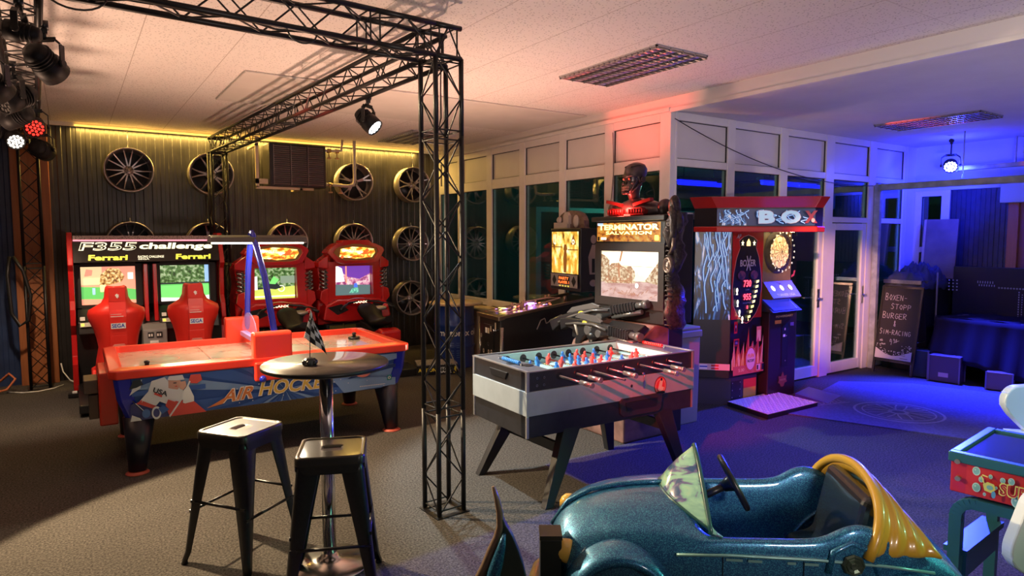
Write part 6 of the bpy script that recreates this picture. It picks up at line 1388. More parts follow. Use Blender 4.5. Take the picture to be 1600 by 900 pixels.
for k in range(70):
    x_ = random.uniform(.04, .50); z_ = random.uniform(.28, .40) if abs(x_-.27) > .09 else random.uniform(.25, .31); r_ = random.uniform(.005, .013)
    q.p([(x_+r_*math.cos(a)*(1 if j % 2 else .4), z_+r_*math.sin(a)*(1 if j % 2 else .4)) for j, a in enumerate([2*PI*i/8 for i in range(8)])], SNW)
q.t('Chalk', .40, .26, .06, .02, TXK); q.r(.39, .225, .49, .231, TXK)
q.build('chalk_drawing', None, cbf, fix=False)
# ------------------------------------------------------------------ louvred ceiling lamps
LGR = M('aluminium_louvre', (.42, .40, .39), .22, .95); LGC = M('bright_reflector_cell', (.80, .76, .74), .32, .8)
def ceil_lamp(cx, cy, z, lx, ly, nx, ny, label):
    o = thing('ceiling_lamp', (cx, cy, z), label, 'ceiling lamp', 'louvred lamps in the ceiling')
    b = MB(); b.bx(-lx/2, lx/2, -ly/2, -ly/2+.012, -.014, .0); b.bx(-lx/2, lx/2, ly/2-.012, ly/2, -.014, .0); b.bx(-lx/2, -lx/2+.012, -ly/2, ly/2, -.014, .0); b.bx(lx/2-.012, lx/2, -ly/2, ly/2, -.014, 0); b.build('frame', STEEL, o)
    MB().bx(-lx/2+.01, lx/2-.01, -ly/2+.01, ly/2-.01, -.006, -.001).build('reflector_back', M('dull_reflector', (.10, .09, .09), .3, .8), o)
    b = MB()
    for i in range(nx+1): x = -lx/2+.012+(lx-.024)*i/nx; b.bx(x-.004, x+.004, -ly/2, ly/2, -.030, -.004)
    for j in range(ny+1): y = -ly/2+.012+(ly-.024)*j/ny; b.bx(-lx/2, lx/2, y-.0025, y+.0025, -.026, -.004)
    b.build('louvre_grid', LGR, o)
    b = MB()
    for i in range(nx):
        for j in range(ny):
            x = -lx/2+.012+(lx-.024)*(i+.5)/nx; y = -ly/2+.012+(ly-.024)*(j+.5)/ny; a_, c_ = (lx-.024)/nx*.40, (ly-.024)/ny*.40
            b.add([(x-a_, y-c_, -.008), (x+a_, y-c_, -.008), (x+a_, y+c_, -.008), (x-a_, y+c_, -.008), (x, y, -.024)], [(0, 1, 4), (1, 2, 4), (2, 3, 4), (3, 0, 4)])
    b.build('reflector_cells', LGC, o)
ceil_lamp(4.03, 4.24, ZC, .58, 1.20, 4, 18, 'large louvred ceiling lamp in the middle of the tiled ceiling')
ceil_lamp(4.20, 8.90, ZC, .58, 1.20, 4, 18, 'louvred ceiling lamp near the back wall, behind the truss beam')
ceil_lamp(8.20, 3.65, ZL, .56, 1.10, 4, 18, 'louvred ceiling lamp over the blue lit corner')
# thin cable drooping along the white partition
loom(sag((5.30, 4.88, 3.08), (9.25, 4.88, 2.55), .18, 16), .005, 'thin_cable', 'thin black cable drooping along the top of the white partition')
loom([(5.255, 5.78, 3.05), (5.255, 5.76, 2.6), (5.25, 5.80, 2.2), (5.25, 5.86, 1.9)], .004, 'wall_cable', 'thin black cable hanging down the white partition behind the shooting cabinet')

# ------------------------------------------------------------------ steel door rails
GALV = M('galvanised_steel', (.42, .46, .45), .42, .45, noise=.2, nscale=9)
def rail(x, y0, y1, z, hgt, label, lip=True):
    o = thing('overhead_rail', (x, (y0+y1)/2, z), label, 'rail', 'galvanised rails below the ceiling at right'); L = (y1-y0)/2
    b = MB(); b.bx(-.02, .02, -L, L, -hgt/2, hgt/2); b.bx(-.05, .02, -L, L, hgt/2-.006, hgt/2); b.bx(-.05, .02, -L, L, -hgt/2, -hgt/2+.006); b.build('rail_profile', GALV, o)
    b = MB()
    for y in (-L+.03, L*.2, L-.03): b.bx(-.055, .025, y-.01, y+.01, -hgt/2-.01, hgt/2+.01)
    b.build('joint_plate', GALV, o)
    b = MB()
    for y in (-L*.4, L*.6): b.cyl((0, y, hgt/2), (0, y, ZL-z), .008, n=6)
    b.build('hanger', GALV, o)
rail(9.36, -.4, 4.88, 2.53, .085, 'nearer galvanised steel rail running from the door frame towards the right')
rail(9.95, -.4, 4.15, 2.76, .055, 'farther galvanised steel rail passing just below the blue white stage light')
b = MB(); b.bx(9.33, 9.39, 4.82, 4.90, 0, 2.57); tag(b.build('rail_post', GALV), 'upright galvanised post at the right edge of the white door', 'post')
b = MB(); b.prism([(10.1, 0), (10.13, 0), (10.13, 2.2), (10.1, 2.2)], 'y', 3.98, 4.0)
sb = thing('wall_display', (XR-.10, 3.35, 2.56), 'flat pale box sign hanging high on the right wall', 'sign box')
b = MB(); b.bx(-.06, .06, -.40, .42, -.26, .26); b.build('sign_case', M('pale_blue_grey_case', (.40, .48, .52), .4), sb, bevel=.01)
b = MB(); b.bx(-.02, .02, -.3, -.28, .26, ZL-2.56); b.build('sign_bracket', STEEL, sb); b = MB(); b.bx(-.02, .02, .28, .3, .26, ZL-2.56); b.build('sign_bracket', STEEL, sb)
# ------------------------------------------------------------------ right corner: plank, draped heap, racks, covered table
pk = thing('leaning_board', (10.30, 4.44, 1.26), 'tall brown wooden board leaning on the right wall behind the blue heap', 'board', rz=R(-84))
b = MB(); b.prism([(.0, 0), (.03, 0), (.12, .84), (.09, .84)], 'x', -.22, .18); b.build('board_face', M('dull_brown_board', (.16, .11, .09), .6, noise=.2, nscale=4), pk)
b = MB(); b.prism([(-.01, 0), (.04, 0), (.13, .84), (.08, .84)], 'x', -.25, -.22); b.build('board_edge', M('pale_raw_edge', (.45, .32, .20), .6), pk)
hp_ = thing('storage_stack', (10.02, 4.56, 0), 'dark stacked cases under a heap of blue lit cloth behind the chalkboard', 'cases')
b = MB(); b.bx(-.43, .43, -.20, .28, 0, 1.24); b.build('case_stack', M('black_flight_case', (.02, .02, .025), .45), hp_, bevel=.01)
b = MB(); b.bx(-.44, .44, -.21, .29, .60, .63); b.build('case_edge', STEEL, hp_); b = MB(); b.bx(-.44, .44, -.21, .29, 1.2, 1.25); b.build('case_edge', STEEL, hp_)
NX, NY = 44, 26; vs = []
for j in range(NY+1):
    for i in range(NX+1):
        u, v = i/NX*2-1, j/NY*2-1; h_ = .20*max(0, 1-abs(u)**2.5)*max(0, 1-abs(v)**3)
        n_ = .045*math.sin(9*u+5*v+2*math.sin(6*v))+.03*math.sin(17*u-11*v)+.02*math.sin(31*u+13*v+3*math.sin(9*u)); edge = max(abs(u), abs(v))
        vs.append((.45*u, .03+.27*v, 1.255+h_*.8+n_*(h_*4+.3)-(.12*max(0, edge-.8)/.2)))
fs = [(j*(NX+1)+i, j*(NX+1)+i+1, (j+1)*(NX+1)+i+1, (j+1)*(NX+1)+i) for j in range(NY) for i in range(NX)]
cl_ = thing('cloth_heap', (10.02, 4.56, 0), 'crumpled cloth heap glowing blue on top of the dark cases', 'cloth')
b = MB(); b.add(vs, fs, True); o = b.build('crumpled_cloth', M('blue_grey_cloth', (.05, .055, .10), .8), cl_); m_ = o.modifiers.new('solid', 'SOLIDIFY'); m_.thickness = .008
rk = thing('black_rack', (10.30, 3.96, 0), 'black rack panel with rows of small white marks before the shutter', 'rack', rz=R(-90))
b = MB(); b.bx(-.30, .75, .0, .10, 0, 1.44); b.build('rack_panel', M('black_rack_paint', (.008, .009, .02), .5), rk, bevel=.006)
q = flat('x', frame((-.38, -.001, 0), (1, 0, 0), (0, 0, 1))); WM = M('small_white_marks', (.45, .45, .60), .5)
for k in range(7): q.r(.38+.03*k, 1.22, .39+.03*k, 1.25, WM); q.r(.40+.03*k, 1.18, .41+.03*k, 1.205, WM)
for k in range(10): q.ring(.64+.034*k, 1.17, .005, .011, WM, 8)
for k in range(12): q.r(.03+.05*(k % 3), 1.10+.045*(k//3), .05+.05*(k % 3), 1.118+.045*(k//3), WM)
for k in range(14): q.r(.87, .70+.032*k, .882, .718+.032*k, WM)
for k in range(10): q.r(.91, .80+.032*k, .92, .815+.032*k, WM)
q.build('rack_marks', None, rk, fix=False)
b = MB(); b.cyl((9.9, 4.29, 0), (9.9, 4.29, 1.36), .014, n=8); tag(b.build('metal_pole', M('dull_khaki_pole', (.30, .26, .16), .4, .5)), 'thin upright metal pole standing between the dark cases and the cloth covered table', 'pole')
ct = thing('covered_table', (9.84, 2.95, 0), 'table fully draped in sagging black cloth at the far right', 'table')
b = MB(); b.bx(-.40, .40, -1.1, 1.1, .75, .79); b.build('tabletop', M('plain_tabletop', (.2, .15, .1), .5), ct)
for sx in (-1, 1):
    for sy in (-1, 1): MB().cyl((sx*.33, sy*1.0, 0), (sx*.33, sy*1.0, .75), .022, n=10).build('leg', BLACKM, ct)
BC = M('black_molton_cloth', (.022, .018, .022), .95, spec=.1)
def drape():
    vs = []; fs = []; A, B_ = 90, 10
    per = []
    hx_, hy_ = .42, 1.13
    for k in range(A+1):   # around the front edge: far side, front, near side
        t = k/A
        if t < .2: p = (hx_-2*hx_*t/.2, hy_); n = (0, 1)
        elif t < .8: p = (-hx_, hy_-2*hy_*(t-.2)/.6); n = (-1, 0)
        else: p = (-hx_+2*hx_*(t-.8)/.2, -hy_); n = (0, -1)
        per.append((p, n))
    for k, (p, n) in enumerate(per):
        fold = .03*math.sin(k*1.15)+.02*math.sin(k*.47); yv = (hy_-p[1])/(2*hy_)
        bot = .16+.05*math.sin(k*.7) if not (.2 < k/A < .8) else (.34-.70*min(1, yv*1.9)*.35-.0)
        bot = max(bot, .07)
        for j in range(B_+1):
            f = j/B_; z = .80*(1-f)+bot*f; off = .0+(.03+fold*1.0+.10*math.sin(f*1.5))*f
            vs.append((p[0]+n[0]*off, p[1]+n[1]*off, z))
    for k in range(A):
        for j in range(B_): a = k*(B_+1)+j; fs.append((a, a+1, a+B_+2, a+B_+1))
    n0 = len(vs); NXc, NYc = 6, 30
    for j in range(NYc+1):
        for i in range(NXc+1): vs.append((-.42+.84*i/NXc, -1.13+2.26*j/NYc, .80+.012*math.sin(j*1.3+i)+.01*math.sin(j*.6)*(0 < i < NXc)))
    for j in range(NYc):
        for i in range(NXc): a = n0+j*(NXc+1)+i; fs.append((a, a+1, a+NXc+2, a+NXc+1))
    return vs, fs
b = MB(); b.add(*drape(), True); tc_ = b.build('draped_cloth', BC); tc_.location = (9.84, 2.95, 0); tag(tc_, 'black cloth hanging in folds over the far right table, blue lit on top', 'cloth'); m_ = tc_.modifiers.new('solid', 'SOLIDIFY'); m_.thickness = .006; m_.offset = 1
def crate(nm, x, y, sx, sy, h_, rz, m_, label, cat):
    o = thing(nm, (x, y, 0), label, cat, rz=rz); b = MB(); b.bx(-sx, sx, -sy, sy, .008, h_); b.build('case_body', m_, o, bevel=.006)
    b = MB()
    for x_ in (-1, 1):
        for y_ in (-1, 1): b.bx(x_*sx-.008, x_*sx+.008, y_*sy-.008, y_*sy+.008, 0, h_+.003)
    b.build('case_corner', M('dull_case_edge', (.35, .28, .27), .4, .6), o); return o
c1 = crate('equipment_case', 9.28, 3.86, .17, .12, .34, R(-82), M('mauve_grey_case', (.14, .09, .10), .5), 'mauve grey case with small pale label on the floor under the black cloth', 'case')
q = flat('x', frame((-.06, -.1215, .07), (1, 0, 0), (0, 0, 1))); q.r(0, 0, .11, .055, M('pale_notice')); q.build('case_label', None, c1, fix=False)
c2 = crate('tan_case', 9.30, 3.28, .13, .10, .22, R(-75), M('tan_case_metal', (.32, .20, .11), .35, .5), 'small tan metal case on the floor under the black cloth', 'case')
b = MB(); b.bx(.10, .22, -.10, .10, .008, .06); b.build('case_foot', M('tan_case_metal'), c2)
c3 = crate('dark_case', 9.32, 4.17, .10, .10, .36, R(-85), M('dark_teal_case', (.03, .05, .055), .5), 'narrow dark case on the floor right behind the chalkboard', 'case')

# ------------------------------------------------------------------ kiddie ride car
ang = R(6.7); CU = RT*math.cos(ang)-FW*math.sin(ang)
KC = thing('kiddie_ride_car', (2.30, 1.72, 0), 'metallic teal kiddie ride car with yellow folded roof in the foreground', 'ride', rz=math.atan2(CU.y, CU.x))
def flake_paint(name, c0, c1):
    m = bpy.data.materials.new(name); m.use_nodes = True; nt, b = nodes_of(m)
    tc = nt.nodes.new('ShaderNodeTexCoord'); v = nt.nodes.new('ShaderNodeTexVoronoi'); v.inputs['Scale'].default_value = 420
    nt.links.new(tc.outputs['Object'], v.inputs['Vector'])
    sp = nt.nodes.new('ShaderNodeSeparateXYZ'); nt.links.new(v.outputs['Color'], sp.inputs[0])
    r = nt.nodes.new('ShaderNodeValToRGB'); r.color_ramp.elements[0].position = .55; r.color_ramp.elements[1].position = .95
    r.color_ramp.elements[0].color = (*c0, 1); r.color_ramp.elements[1].color = (*c1, 1); nt.links.new(sp.outputs['X'], r.inputs['Fac'])
    bp = nt.nodes.new('ShaderNodeBump'); bp.inputs['Strength'].default_value = .35; bp.inputs['Distance'].default_value = .002
    nt.links.new(sp.outputs['Y'], bp.inputs['Height']); nt.links.new(bp.outputs['Normal'], b.inputs['Normal'])
    nt.links.new(r.outputs['Color'], b.inputs['Base Color']); b.inputs['Metallic'].default_value = .45; b.inputs['Roughness'].default_value = .35; b.inputs['Coat Weight'].default_value = .9; b.inputs['Coat Roughness'].default_value = .06
    _mats[name] = m; return m
TEAL = flake_paint('teal_metallic_flake_paint', (.012, .10, .25), (.07, .42, .62))
DTL = M('dark_trim', (.01, .015, .02), .35)
secs = [ # u, halfwidth, bottom z, shoulder z, top z (None -> open cockpit), inner floor z
 (-.80, .10, .40, .52, .56), (-.775, .20, .30, .55, .63), (-.72, .27, .24, .585, .70), (-.62, .305, .20, .615, .755), (-.50, .325, .18, .64, .785), (-.38, .335, .17, .66, .80), (-.27, .34, .17, .685, .805), (-.20, .34, .17, .705, .785),
 (-.15, .34, .17, .715, None), (.0, .34, .17, .72, None), (.16, .34, .17, .725, None), (.24, .34, .17, .735, None), (.29, .345, .17, .775, None), (.36, .345, .17, .80, None), (.44, .34, .17, .775, None),
 (.50, .335, .17, .72, .80), (.58, .325, .18, .67, .77), (.68, .305, .19, .61, .70), (.76, .28, .22, .58, .62), (.83, .23, .27, .48, .52), (.875, .15, .33, .42, .45)]
rings = []
def sec(u, w_, zb, zs, zt_, rear=False):
    half = [(w_*.80, zb), (w_*.94, zb+.02), (w_*1.0, (zb+zs)*.5), (w_*1.0, zs-.07), (w_*.985, zs-.02), (w_*.955, zs)]
    if zt_ is None:
        fl_ = .33; half += [(w_*.88, zs+.002), (w_*.83, zs-.02), (w_*.80, zs-.12), (w_*.78, fl_+.05), (w_*.6, fl_), (0, fl_)]
    else:
        for k in range(6): a = (k+.6)/5.6*PI/2; half.append((w_*.93*math.cos(a), zs+(zt_-zs)*math.sin(a)))
    return [(u, -y, z) for y, z in half]+[(u, y, z) for y, z in reversed(half[:-1])]
b = MB(); b.loft([sec(*s_) for s_ in secs], True, True); body = b.build('car_body', TEAL, KC, sub=2)
# fenders
def fender(cx_, cz, ru, rz_, w0, yo, m=TEAL):
    b = MB()
    for s in (-1, 1):
        b = MB(); rings = []
        for k in range(19):
            a = PI*(k)/18; u = cx_-ru*math.cos(a); z = cz+rz_*math.sin(a)
            rr = w0*(.55+.45*math.sin(a)); rings.append([(u+.5*rr*math.cos(t)*(-math.cos(a))*.3, s*(yo)+rr*math.sin(t), z-.10+.14*math.cos(t)) for t in [2*PI*j/16 for j in range(16)]])
        b.loft(rings); b.build('fender', m, KC, sub=1)
for (cx_, cz, ru, rz_, w0, yo) in ((-.50, .34, .26, .34, .085, .315), (.52, .30, .27, .34, .085, .315)):
    for s in (-1, 1):
        b = MB(); N_ = 22; rings = []
        for k in range(N_+1):
            a = PI*k/N_
            co, si = -math.cos(a), math.sin(a)
            for_r = []
            for j in range(10):
                t = PI*j/9      # across: inboard high to outboard low lip
                yy = yo-.06+.135*math.sin(t/2*1.0)*1.0
                rr = 1-.16*(t/PI)**2.0
                for_r.append((cx_+ru*co*rr, s*(yy), cz+rz_*si*rr))
            for j in range(9, -1, -1):
                t = PI*j/9; yy = yo-.06+.125*math.sin(t/2); rr = .95-.16*(t/PI)**2.0
                for_r.append((cx_+ru*co*rr, s*yy, cz+rz_*si*rr))
            rings.append(for_r)
        b.loft(rings); b.build('fender', TEAL, KC, sub=1)
        w__ = MB(); w__.at(Matrix.Translation((cx_, s*(yo-.02), .16)) @ Matrix.Rotation(R(90), 4, 'X')); w__.lathe([(0, -.05), (.15, -.05), (.165, -.03), (.165, .03), (.15, .05), (.09, .05), (.08, .03), (0, .03)], 28); w__.build('wheel', BLACK, KC)
AMBL = M('amber_headlamp', (.8, .50, .08), .15, coat=.8)
for s in (-1, 1):
    b = MB(); b.at(Matrix.Translation((-.735, s*.235, .60)) @ Matrix.Rotation(R(-75), 4, 'Y')); b.lathe([(0, .032), (.022, .028), (.040, .014), (.045, 0), (.048, -.02), (.048, -.03), (0, -.03)], 22); b.build('headlamp', AMBL, KC)
b = MB(); b.tube([(-.80, -.24, .34), (-.86, -.12, .34), (-.87, 0, .34), (-.86, .12, .34), (-.80, .24, .34)], .025, 10); b.build('bumper', M('amber_front_trim', (.55, .35, .06), .3, coat=.5), KC)
# hood ridge, emblem strip at the cowl
b = MB(); b.tube([(-.79, 0, .60), (-.72, 0, .705), (-.62, 0, .762), (-.50, 0, .792), (-.38, 0, .806), (-.29, 0, .810)], .010, 8); b.build('hood_ridge', TEAL, KC)
b = MB(); b.prism([(-.30, .805), (-.22, .80), (-.22, .812), (-.30, .818)], 'y', -.04, .05); b.build('hood_latch', M('amber_front_trim'), KC, bevel=.003)
b = MB()
for s in (-1, 1): b.tube([(-.30, s*.343, .655), (-.1, s*.345, .665), (.2, s*.345, .665), (.45, s*.345, .655), (.62, s*.325, .63)], .006, 6)
b.build('side_beading', M('pale_teal_beading', (.25, .50, .48), .3, .3), KC)
q = flat('x', frame((0, -.3425, 0), (1, 0, 0), (0, 0, 1))); q.h = .0
for x_ in (-.13, .16): q.line([(x_, .25), (x_, .655)], .003, DTL)
q.line([(.045, .565), (.10, .565)], .008, DTL); q.e(.11, .565, .02, .010, DTL, 12); q.p([(.09, .545), (.12, .565), (.09, .585), (.10, .565)], DTL)
for x_, w_s in ((-.12, .06), (-.04, .05), (.10, .03), (.16, .05)): q.line([(x_, .648), (x_+w_s, .648)], .010, M('pale_teal_beading'))
q.build('door_line', None, KC, fix=False)
b = MB(); b.bx(-.15, -.10, -.283, -.28, .60, .67); b.build('instruction_sticker', M('pale_green_sticker', (.35, .50, .40), .5), KC)
# windscreen printed with landscape, wraps to a point at the top
def wsf(s_, t_):
    v = s_*.315; u0 = -.33+.20*abs(s_)**2.2; z0 = .80-.085*abs(s_)**2.5; ut = -.19+.02*abs(s_); zt_ = .975-.245*abs(s_)**1.25; zt_ = max(zt_, z0+.004)
    return (u0+(ut-u0)*t_-.02*math.sin(PI*t_)*(1-abs(s_)), v, z0+(zt_-z0)*t_)
WPR = paint('mint_landscape_print', [(.40, (.05, .12, .28)), (.46, (.22, .20, .40)), (.50, (.30, .62, .50)), (.62, (.42, .78, .58)), (.72, (.60, .80, .55))], 7, .15, stretch=(1, 1, 1.6), coat=.8, dist=1.4)
b = MB(); rings = []
for i in range(25):
    s_ = -1+2*i/24; rings.append([wsf(s_, j/8) for j in range(9)])
b.loft(rings, False, False); ws = b.build('windscreen', WPR, KC, fix=True); m_ = ws.modifiers.new('solid', 'SOLIDIFY'); m_.thickness = .008
b = MB(); b.tube([wsf(-1+2*i/24, 1.0) for i in range(25)], .009, 8); b.tube([wsf(-1+2*i/24, 0.0) for i in range(25)], .006, 6); b.build('windscreen_trim', M('dark_teal_trim', (.02, .10, .10), .3, coat=.5), ws)
# steering wheel
b = MB(); b.at(Matrix.Translation((-.015, .05, .80)) @ Matrix.Rotation(R(62), 4, 'Y'))
b.tube([(.115*math.cos(a), .115*math.sin(a), 0) for a in [2*PI*k/28 for k in range(28)]], .013, 10, True)
for a in (0, 2.1, 4.2): b.bar((0, 0, -.01), (.11*math.cos(a+PI), .11*math.sin(a+PI), 0), .03, .010)
b.lathe([(0, .012), (.03, .008), (.036, -.01), (.02, -.05), (0, -.05)], 16); b.cyl((0, 0, -.16), (0, 0, -.03), .016); b.build('steering_wheel', BLACK, KC)
# seat
b = MB(); b.prism([(.24, .40), (.46, .40), (.50, .84), (.42, .86), (.36, .56), (.24, .52)], 'y', -.22, .22); b.build('car_seat', M('black_gloss_seat', (.012, .016, .018), .2, coat=.6), KC, bevel=.04, seg=4)
# folded yellow roof: pleated hood behind the seat
YR = M('yellow_folded_roof', (.55, .33, .03), .32, coat=.5)
def roof_pt(a, v):   # a 0..1 across from the near side over the top to the far side; v 0..1 front to rear
    th = PI*(a); y = -.350*math.cos(th)*(1-.10*v); h_ = math.sin(th)**.75
    z0 = .68+.0*v; top = .905-.15*v**1.4; u0 = .38+.09*h_; u1 = .66-.0*h_
    pl_ = .012*math.sin(v*PI*7); nu = u0+(u1-u0)*v*(1-.25*h_)
    return (nu, y*(1.0+pl_*1.2), z0+(top-z0)*h_+pl_*h_)
b = MB(); NA, NV2 = 30, 28; rings = [[roof_pt(i/NA, j/NV2) for i in range(NA+1)] for j in range(NV2+1)]
b.loft(rings, False, False); rf = b.build('folded_roof', YR, KC); m_ = rf.modifiers.new('solid', 'SOLIDIFY'); m_.thickness = .03; m_.offset = -1; m2 = rf.modifiers.new('sub', 'SUBSURF'); m2.levels = m2.render_levels = 1
b = MB(); b.tube([roof_pt(i/NA, 0) for i in range(NA+1)], .020, 10); b.build('roof_rim', YR, rf)
b = MB(); b.at(Matrix.Translation((.33, -.352, .655)) @ Matrix.Rotation(R(90), 4, 'X')); b.lathe([(0, .010), (.012, .012), (.016, .006), (.026, .010), (.030, .004), (.036, .008), (.042, .0), (0, 0)], 8, False); b.build('round_badge', M('dark_green_metal_badge', (.10, .14, .10), .3, .6), KC)
b = MB(); b.tube([(.245, -.345, .62), (.26, -.347, .70), (.32, -.345, .735), (.39, -.340, .71), (.42, -.335, .62)], .012, 8); b.build('badge_surround', TEAL, KC)
b = MB(); b.bx(-.55, .60, -.20, .20, .0, .22); b.build('ride_base', BLACKM, KC, bevel=.01)
# ------------------------------------------------------------------ second ride at the lower edge and its controller box
K2 = thing('ride_shell', (1.24, 1.93, 0), 'tall curved brown edged ride shell cut off by the bottom edge', 'ride', rz=math.atan2(RT.y, RT.x))
rimp = [(-.028, .965), (-.014, .92), (-.004, .87), (-.002, .82), (-.012, .78), (-.034, .73), (-.058, .67), (-.082, .62), (-.11, .50), (-.125, .30)]
outp = [(.105, .30), (.10, .50), (.093, .62), (.080, .68), (.062, .735), (.042, .785), (.016, .83), (.004, .86)]
b = MB(); b.prism(rimp[2:]+outp, 'y', -.02, .02); b.build('shell_side', M('dark_green_shell', (.02, .05, .045), .3, coat=.5), K2, bevel=.006)
b = MB(); b.tube([(x, -.01, z) for x, z in rimp], .014, 8, radii=[.006, .010, .013, .014, .015, .016, .016, .017, .017, .017]); b.build('shell_rim', M('brown_rubber_rim', (.22, .15, .10), .4), K2)
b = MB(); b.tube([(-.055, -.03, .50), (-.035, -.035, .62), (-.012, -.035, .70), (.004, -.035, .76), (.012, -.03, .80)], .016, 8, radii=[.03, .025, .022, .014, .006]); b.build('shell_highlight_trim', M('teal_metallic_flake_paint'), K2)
b = MB(); b.bx(-.16, .15, -.20, .25, .0, .31); b.build('shell_base', BLACKM, K2, bevel=.01)
PD = thing('controller_post', (1.545, 2.06, 0), 'small black box on a post left of the teal kiddie car', 'control box', rz=math.atan2(RT.y, RT.x))
b = MB(); b.bx(-.030, .055, -.05, .05, .40, .655); b.build('control_box', M('black_green_box', (.014, .018, .014), .4), PD, bevel=.004)
b = MB(); b.bx(-.032, .057, -.052, .052, .655, .672); b.build('box_lid', M('olive_lid', (.02, .018, .01), .5), PD)
b = MB(); b.bx(-.02, .045, -.03, .03, .0, .50); b.build('post', BLACKM, PD)

# ------------------------------------------------------------------ small bubble game table, right edge
GT = thing('mini_game_table', (3.46, 1.40, 0), 'small red game table with bubble artwork on teal tube legs at the right edge', 'game table', rz=math.atan2(RT.y, RT.x)-R(50)); GT.scale = (1, 1, .95)
TGM = M('teal_painted_tube', (.025, .12, .13), .35, .2)
RBP = M('red_bubble_panel', (.42, .02, .02), .35, coat=.3)
b = MB(); b.bx(.0, .7, .0, .60, .67, .845); b.build('table_body', RBP, GT, bevel=.006)
b = MB(); b.bx(-.01, .71, -.012, .03, .825, .875); b.bx(-.01, .03, .03, .61, .825, .875); b.bx(.03, .71, .57, .61, .825, .875); b.build('top_frame', TGM, GT, bevel=.005)
b = MB(); b.bx(.03, .7, .03, .57, .84, .862); b.build('glossy_top', M('dark_blue_glass_top', (.02, .03, .12), .08, coat=1.), GT)
q = flat('x', frame((0, -.0005, 0), (1, 0, 0), (0, 0, 1)))
BU1, BU2, YG = M('mint_bubble', (.20, .50, .42), .4), M('pale_bubble_edge', (.45, .75, .60), .4), M('lime_letter_edge', (.65, .70, .15), .4)
q.M = frame((0, -.0005, 0), (1, 0, 0), (0, 0, 1)) @ Matrix.Diagonal((.72, 1, 1, 1)); q.r(.09, .675, .9, .82, M('bright_red_panel', (.50, .03, .025), .4))
for cx_, cz, r_ in ((.145, .80, .020), (.15, .72, .021), (.175, .765, .013), (.225, .79, .010), (.29, .785, .013), (.335, .79, .016), (.37, .70, .028), (.20, .70, .008), (.26, .745, .007)):
    q.e(cx_, cz, r_*1.1, r_*1.1, BU2, 18); q.e(cx_, cz, r_*.86, r_*.86, BU1, 18); q.e(cx_-.3*r_, cz+.3*r_, r_*.25, r_*.25, BU2, 8)
q.p([(.19, .75), (.215, .765), (.25, .76), (.26, .735), (.235, .715), (.20, .72)], YG); q.e(.228, .74, .018, .012, BU1, 10); q.line([(.18, .79), (.20, .75)], .006, YG); q.line([(.185, .795), (.215, .79)], .006, YG); q.e(.25, .71, .012, .018, M('print_blue_shell', (.1, .35, .5), .4), 10)
q.t('SUPER', .275, .715, .24, .065, YG, .05, .05); q.t('SUPER', .282, .721, .226, .053, RBP, .05, .01)
q.build('bubble_artwork', None, GT, fix=False)
b = MB(); b.cyl((.035, -.02, .745), (.035, 0, .745), .012, n=12); b.cyl((.03, -.018, .83), (.03, -.012, .83), .012, n=10); b.build('lock_knob', M('brass_knob', (.5, .42, .2), .3, .8), GT)
def leg_arch(y_):
    path = [(.03, y_, .0), (.03, y_, .52)]+[(.03+.08*(1-math.cos(a)), y_, .55+.08*math.sin(a)) for a in [PI/2*k/6 for k in range(7)]]+[(.65, y_, .63), (.65, y_, .0)]
    b = MB()
    for p0, p1 in zip(path, path[1:]): b.bar(p0, p1, .05, .055, up=(0, 1, 0))
    for p in path[1:-1]: b.cyl((p[0], y_-.0249, p[2]), (p[0], y_+.0249, p[2]), .027, n=12)
    b.build('leg', TGM, GT)
leg_arch(.02)
b = MB(); b.bar((.05, .55, .0), (.05, .55, .66), .05, .05); b.build('leg', TGM, GT); b = MB(); b.bar((.65, .55, 0), (.65, .55, .66), .05, .05); b.build('leg', TGM, GT)
b = MB(); b.bar((.03, .02, .36), (.05, .55, .36), .10, .03); b.bar((.06, .05, .29), (.07, .52, .29), .02, .14); b.build('lower_shelf', TGM, GT)
# white moulded chair beyond the game table, cut off by the right edge
MW = M('white_moulded_panel', (.72, .78, .74), .35)
WC = thing('kiddie_ride', (3.98, 1.52, 0), 'white moulded ride shell glowing mint green at the right edge, above the game table', 'ride', rz=math.atan2(RT.y, RT.x))
def rpoly(pts, r_, n=5):
    out = []; N_ = len(pts)
    for i in range(N_):
        p0, p, p1 = Vector((*pts[i-1], 0)), Vector((*pts[i], 0)), Vector((*pts[(i+1) % N_], 0)); a = (p0-p).normalized()*min(r_, (p0-p).length/2); c_ = (p1-p).normalized()*min(r_, (p1-p).length/2)
        for k in range(n+1): t = k/n; q_ = (p+a)*(1-t)**2+p*2*t*(1-t)+(p+c_)*t*t; out.append((q_.x, q_.y))
    return out
WC.location = (4.818, 1.666, 0)
b = MB(); b.prism(rpoly([(-.03, .84), (.02, .925), (.65, .95), (.65, .0), (.28, .0), (.28, .60), (.17, .60), (.0, .76)], .05), 'y', -.03, .03); b.build('shell_panel', MW, WC, bevel=.01)
b = MB(); b.prism([(.01, .645), (.28, .63), (.28, .59), (.05, .60)], 'y', -.14, .03); b.build('shell_tray', MW, WC, bevel=.008)
WF = thing('kiddie_ride', (3.075, 1.030, 0), 'white moulded panel glowing mint in front of the small red game table, lower right', 'ride', rz=math.atan2(RT.y, RT.x))
b = MB(); b.prism(rpoly([(-.005, .60), (.07, .83), (.40, .90), (.40, .0), (.14, .0), (.13, .47), (.015, .53)], .045), 'y', -.03, .03); b.build('foot_panel', MW, WF, bevel=.01)
b = MB(); b.bx(.12, .40, -.12, .12, 0, .05); b.build('foot_plate', MW, WF, bevel=.01)
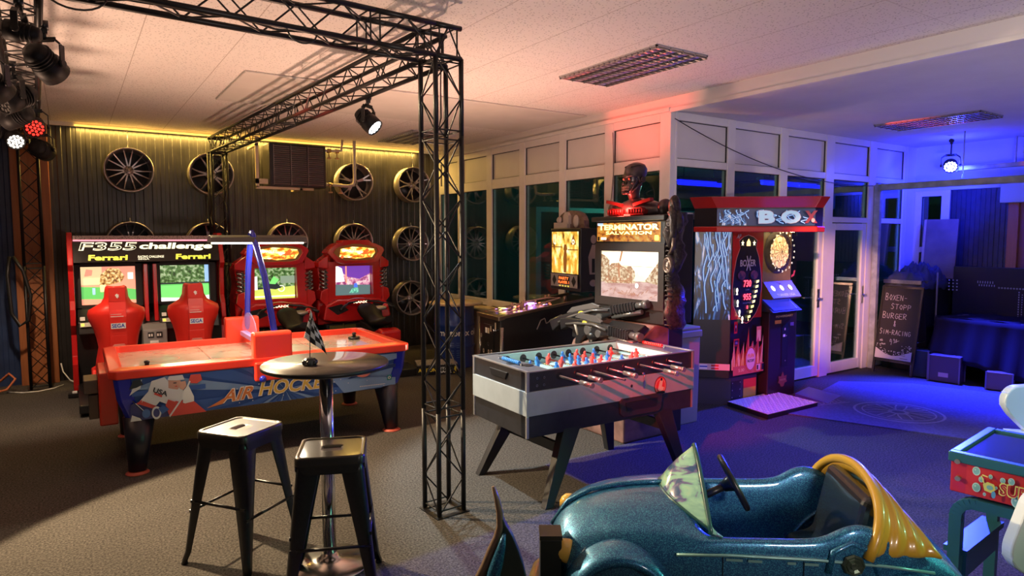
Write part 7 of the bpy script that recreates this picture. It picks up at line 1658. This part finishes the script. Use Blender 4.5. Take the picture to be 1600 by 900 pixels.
# ------------------------------------------------------------------ floor cables at the left
loom([(-.95, 10.05, .02), (-.80, 9.9, .10), (-.68, 9.8, .22), (-.62, 9.75, .16), (-.70, 9.7, .05), (-.85, 9.7, .02), (-1.0, 9.75, .02)], .014, 'orange_cable', 'orange cable loop on the floor at the far left edge', 'cable', M('orange_cable_rubber', (.55, .16, .06), .5))
loom([(-.70, 9.75, .01), (-.55, 9.62, .008), (-.40, 9.60, .008), (-.25, 9.70, .008), (-.15, 9.85, .01)], .007, 'white_cable', 'white cable running along the floor past the wooden board', 'cable', WHITE)
loom([(-.17, 10.12, .24), (-.15, 10.05, .14), (-.08, 9.95, .04), (.03, 9.75, .01), (.10, 9.6, .01)], .008, 'plug_cable', 'white cable dropping from a wall plug to the racing cabinet', 'cable', WHITE)
pr_ = thing('power_strip', (.02, 9.02, .008), 'small power strip on the floor beside the racing cabinet', 'power strip')
b = MB(); b.bx(-.12, .08, -.03, .03, 0, .045); b.build('strip_body', BLACK, pr_, bevel=.004)
b = MB(); b.bx(-.08, -.03, -.02, .02, .045, .07); b.bx(.0, .05, -.02, .02, .045, .075); b.build('plug', WHITE, pr_, bevel=.004)
# edge of a pale frame at the very left
wf = thing('pale_round_frame', (-.58, 6.45, .30), 'end of a pale round ended frame poking in at the left edge', 'frame')
b = MB(); b.tube([(.0+.035*math.cos(a), 0, .10*math.sin(a)) for a in [2*PI*k/20 for k in range(20)]], .012, 8, True); b.build('frame_loop', M('cream_metal_frame', (.75, .68, .45), .35), wf)
b = MB(); b.cyl((-.3, 0, 0), (0, 0, 0), .012, n=8); b.cyl((-.3, 0, -.3), (-.3, 0, 0), .015, n=8); b.build('frame_arm', M('cream_metal_frame'), wf)
# added blue tubes standing in for rail reflections in the front partition glass
for k, (x0, x1, z) in enumerate(((7.05, 7.95, 2.60), (8.9, 10.5, 2.68))):
    o = thing('glow_tube', ((x0+x1)/2, 6.4, z), ('shorter added blue tube standing for a reflection in the leftmost upper glass of the front partition', 'longer added blue tube standing for a reflection in the middle upper glass of the front partition')[k], 'reflection stand-in')
    h_ = (x1-x0)/2
    b = MB(); b.cyl((-h_, 0, 0), (h_, 0, 0), .032, n=10); b.cyl((-h_*.9, .08, .05), (h_*.95, .08, .05), .02, n=8); b.build('tube', M('blue_reflection_glow', (.05, .06, 1), .4, emit=(.008, .012, 1), es=2.6), o)
    b = MB(); b.bx(-h_, h_, -.03, .11, .05, .09); b.cyl((-h_*.7, .03, .09), (-h_*.7, .03, ZL-z), .006, n=6); b.cyl((h_*.7, .03, .09), (h_*.7, .03, ZL-z), .006, n=6); b.build('holder', BLACKM, o)
b = MB(); b.bx(6.2, 10.4, 8.6, 8.9, 2.25, 2.33); b.bx(6.2, 6.3, 8.6, 8.9, 0, 2.25); b.bx(10.3, 10.4, 8.6, 8.9, 0, 2.25); b.bx(8.2, 8.3, 8.6, 8.9, 0, 2.25)
tag(b.build('storage_shelf', M('grey_green_shelf', (.25, .32, .30), .5)), 'dim grey green shelf frame in the dark room behind the front partition', 'shelf')
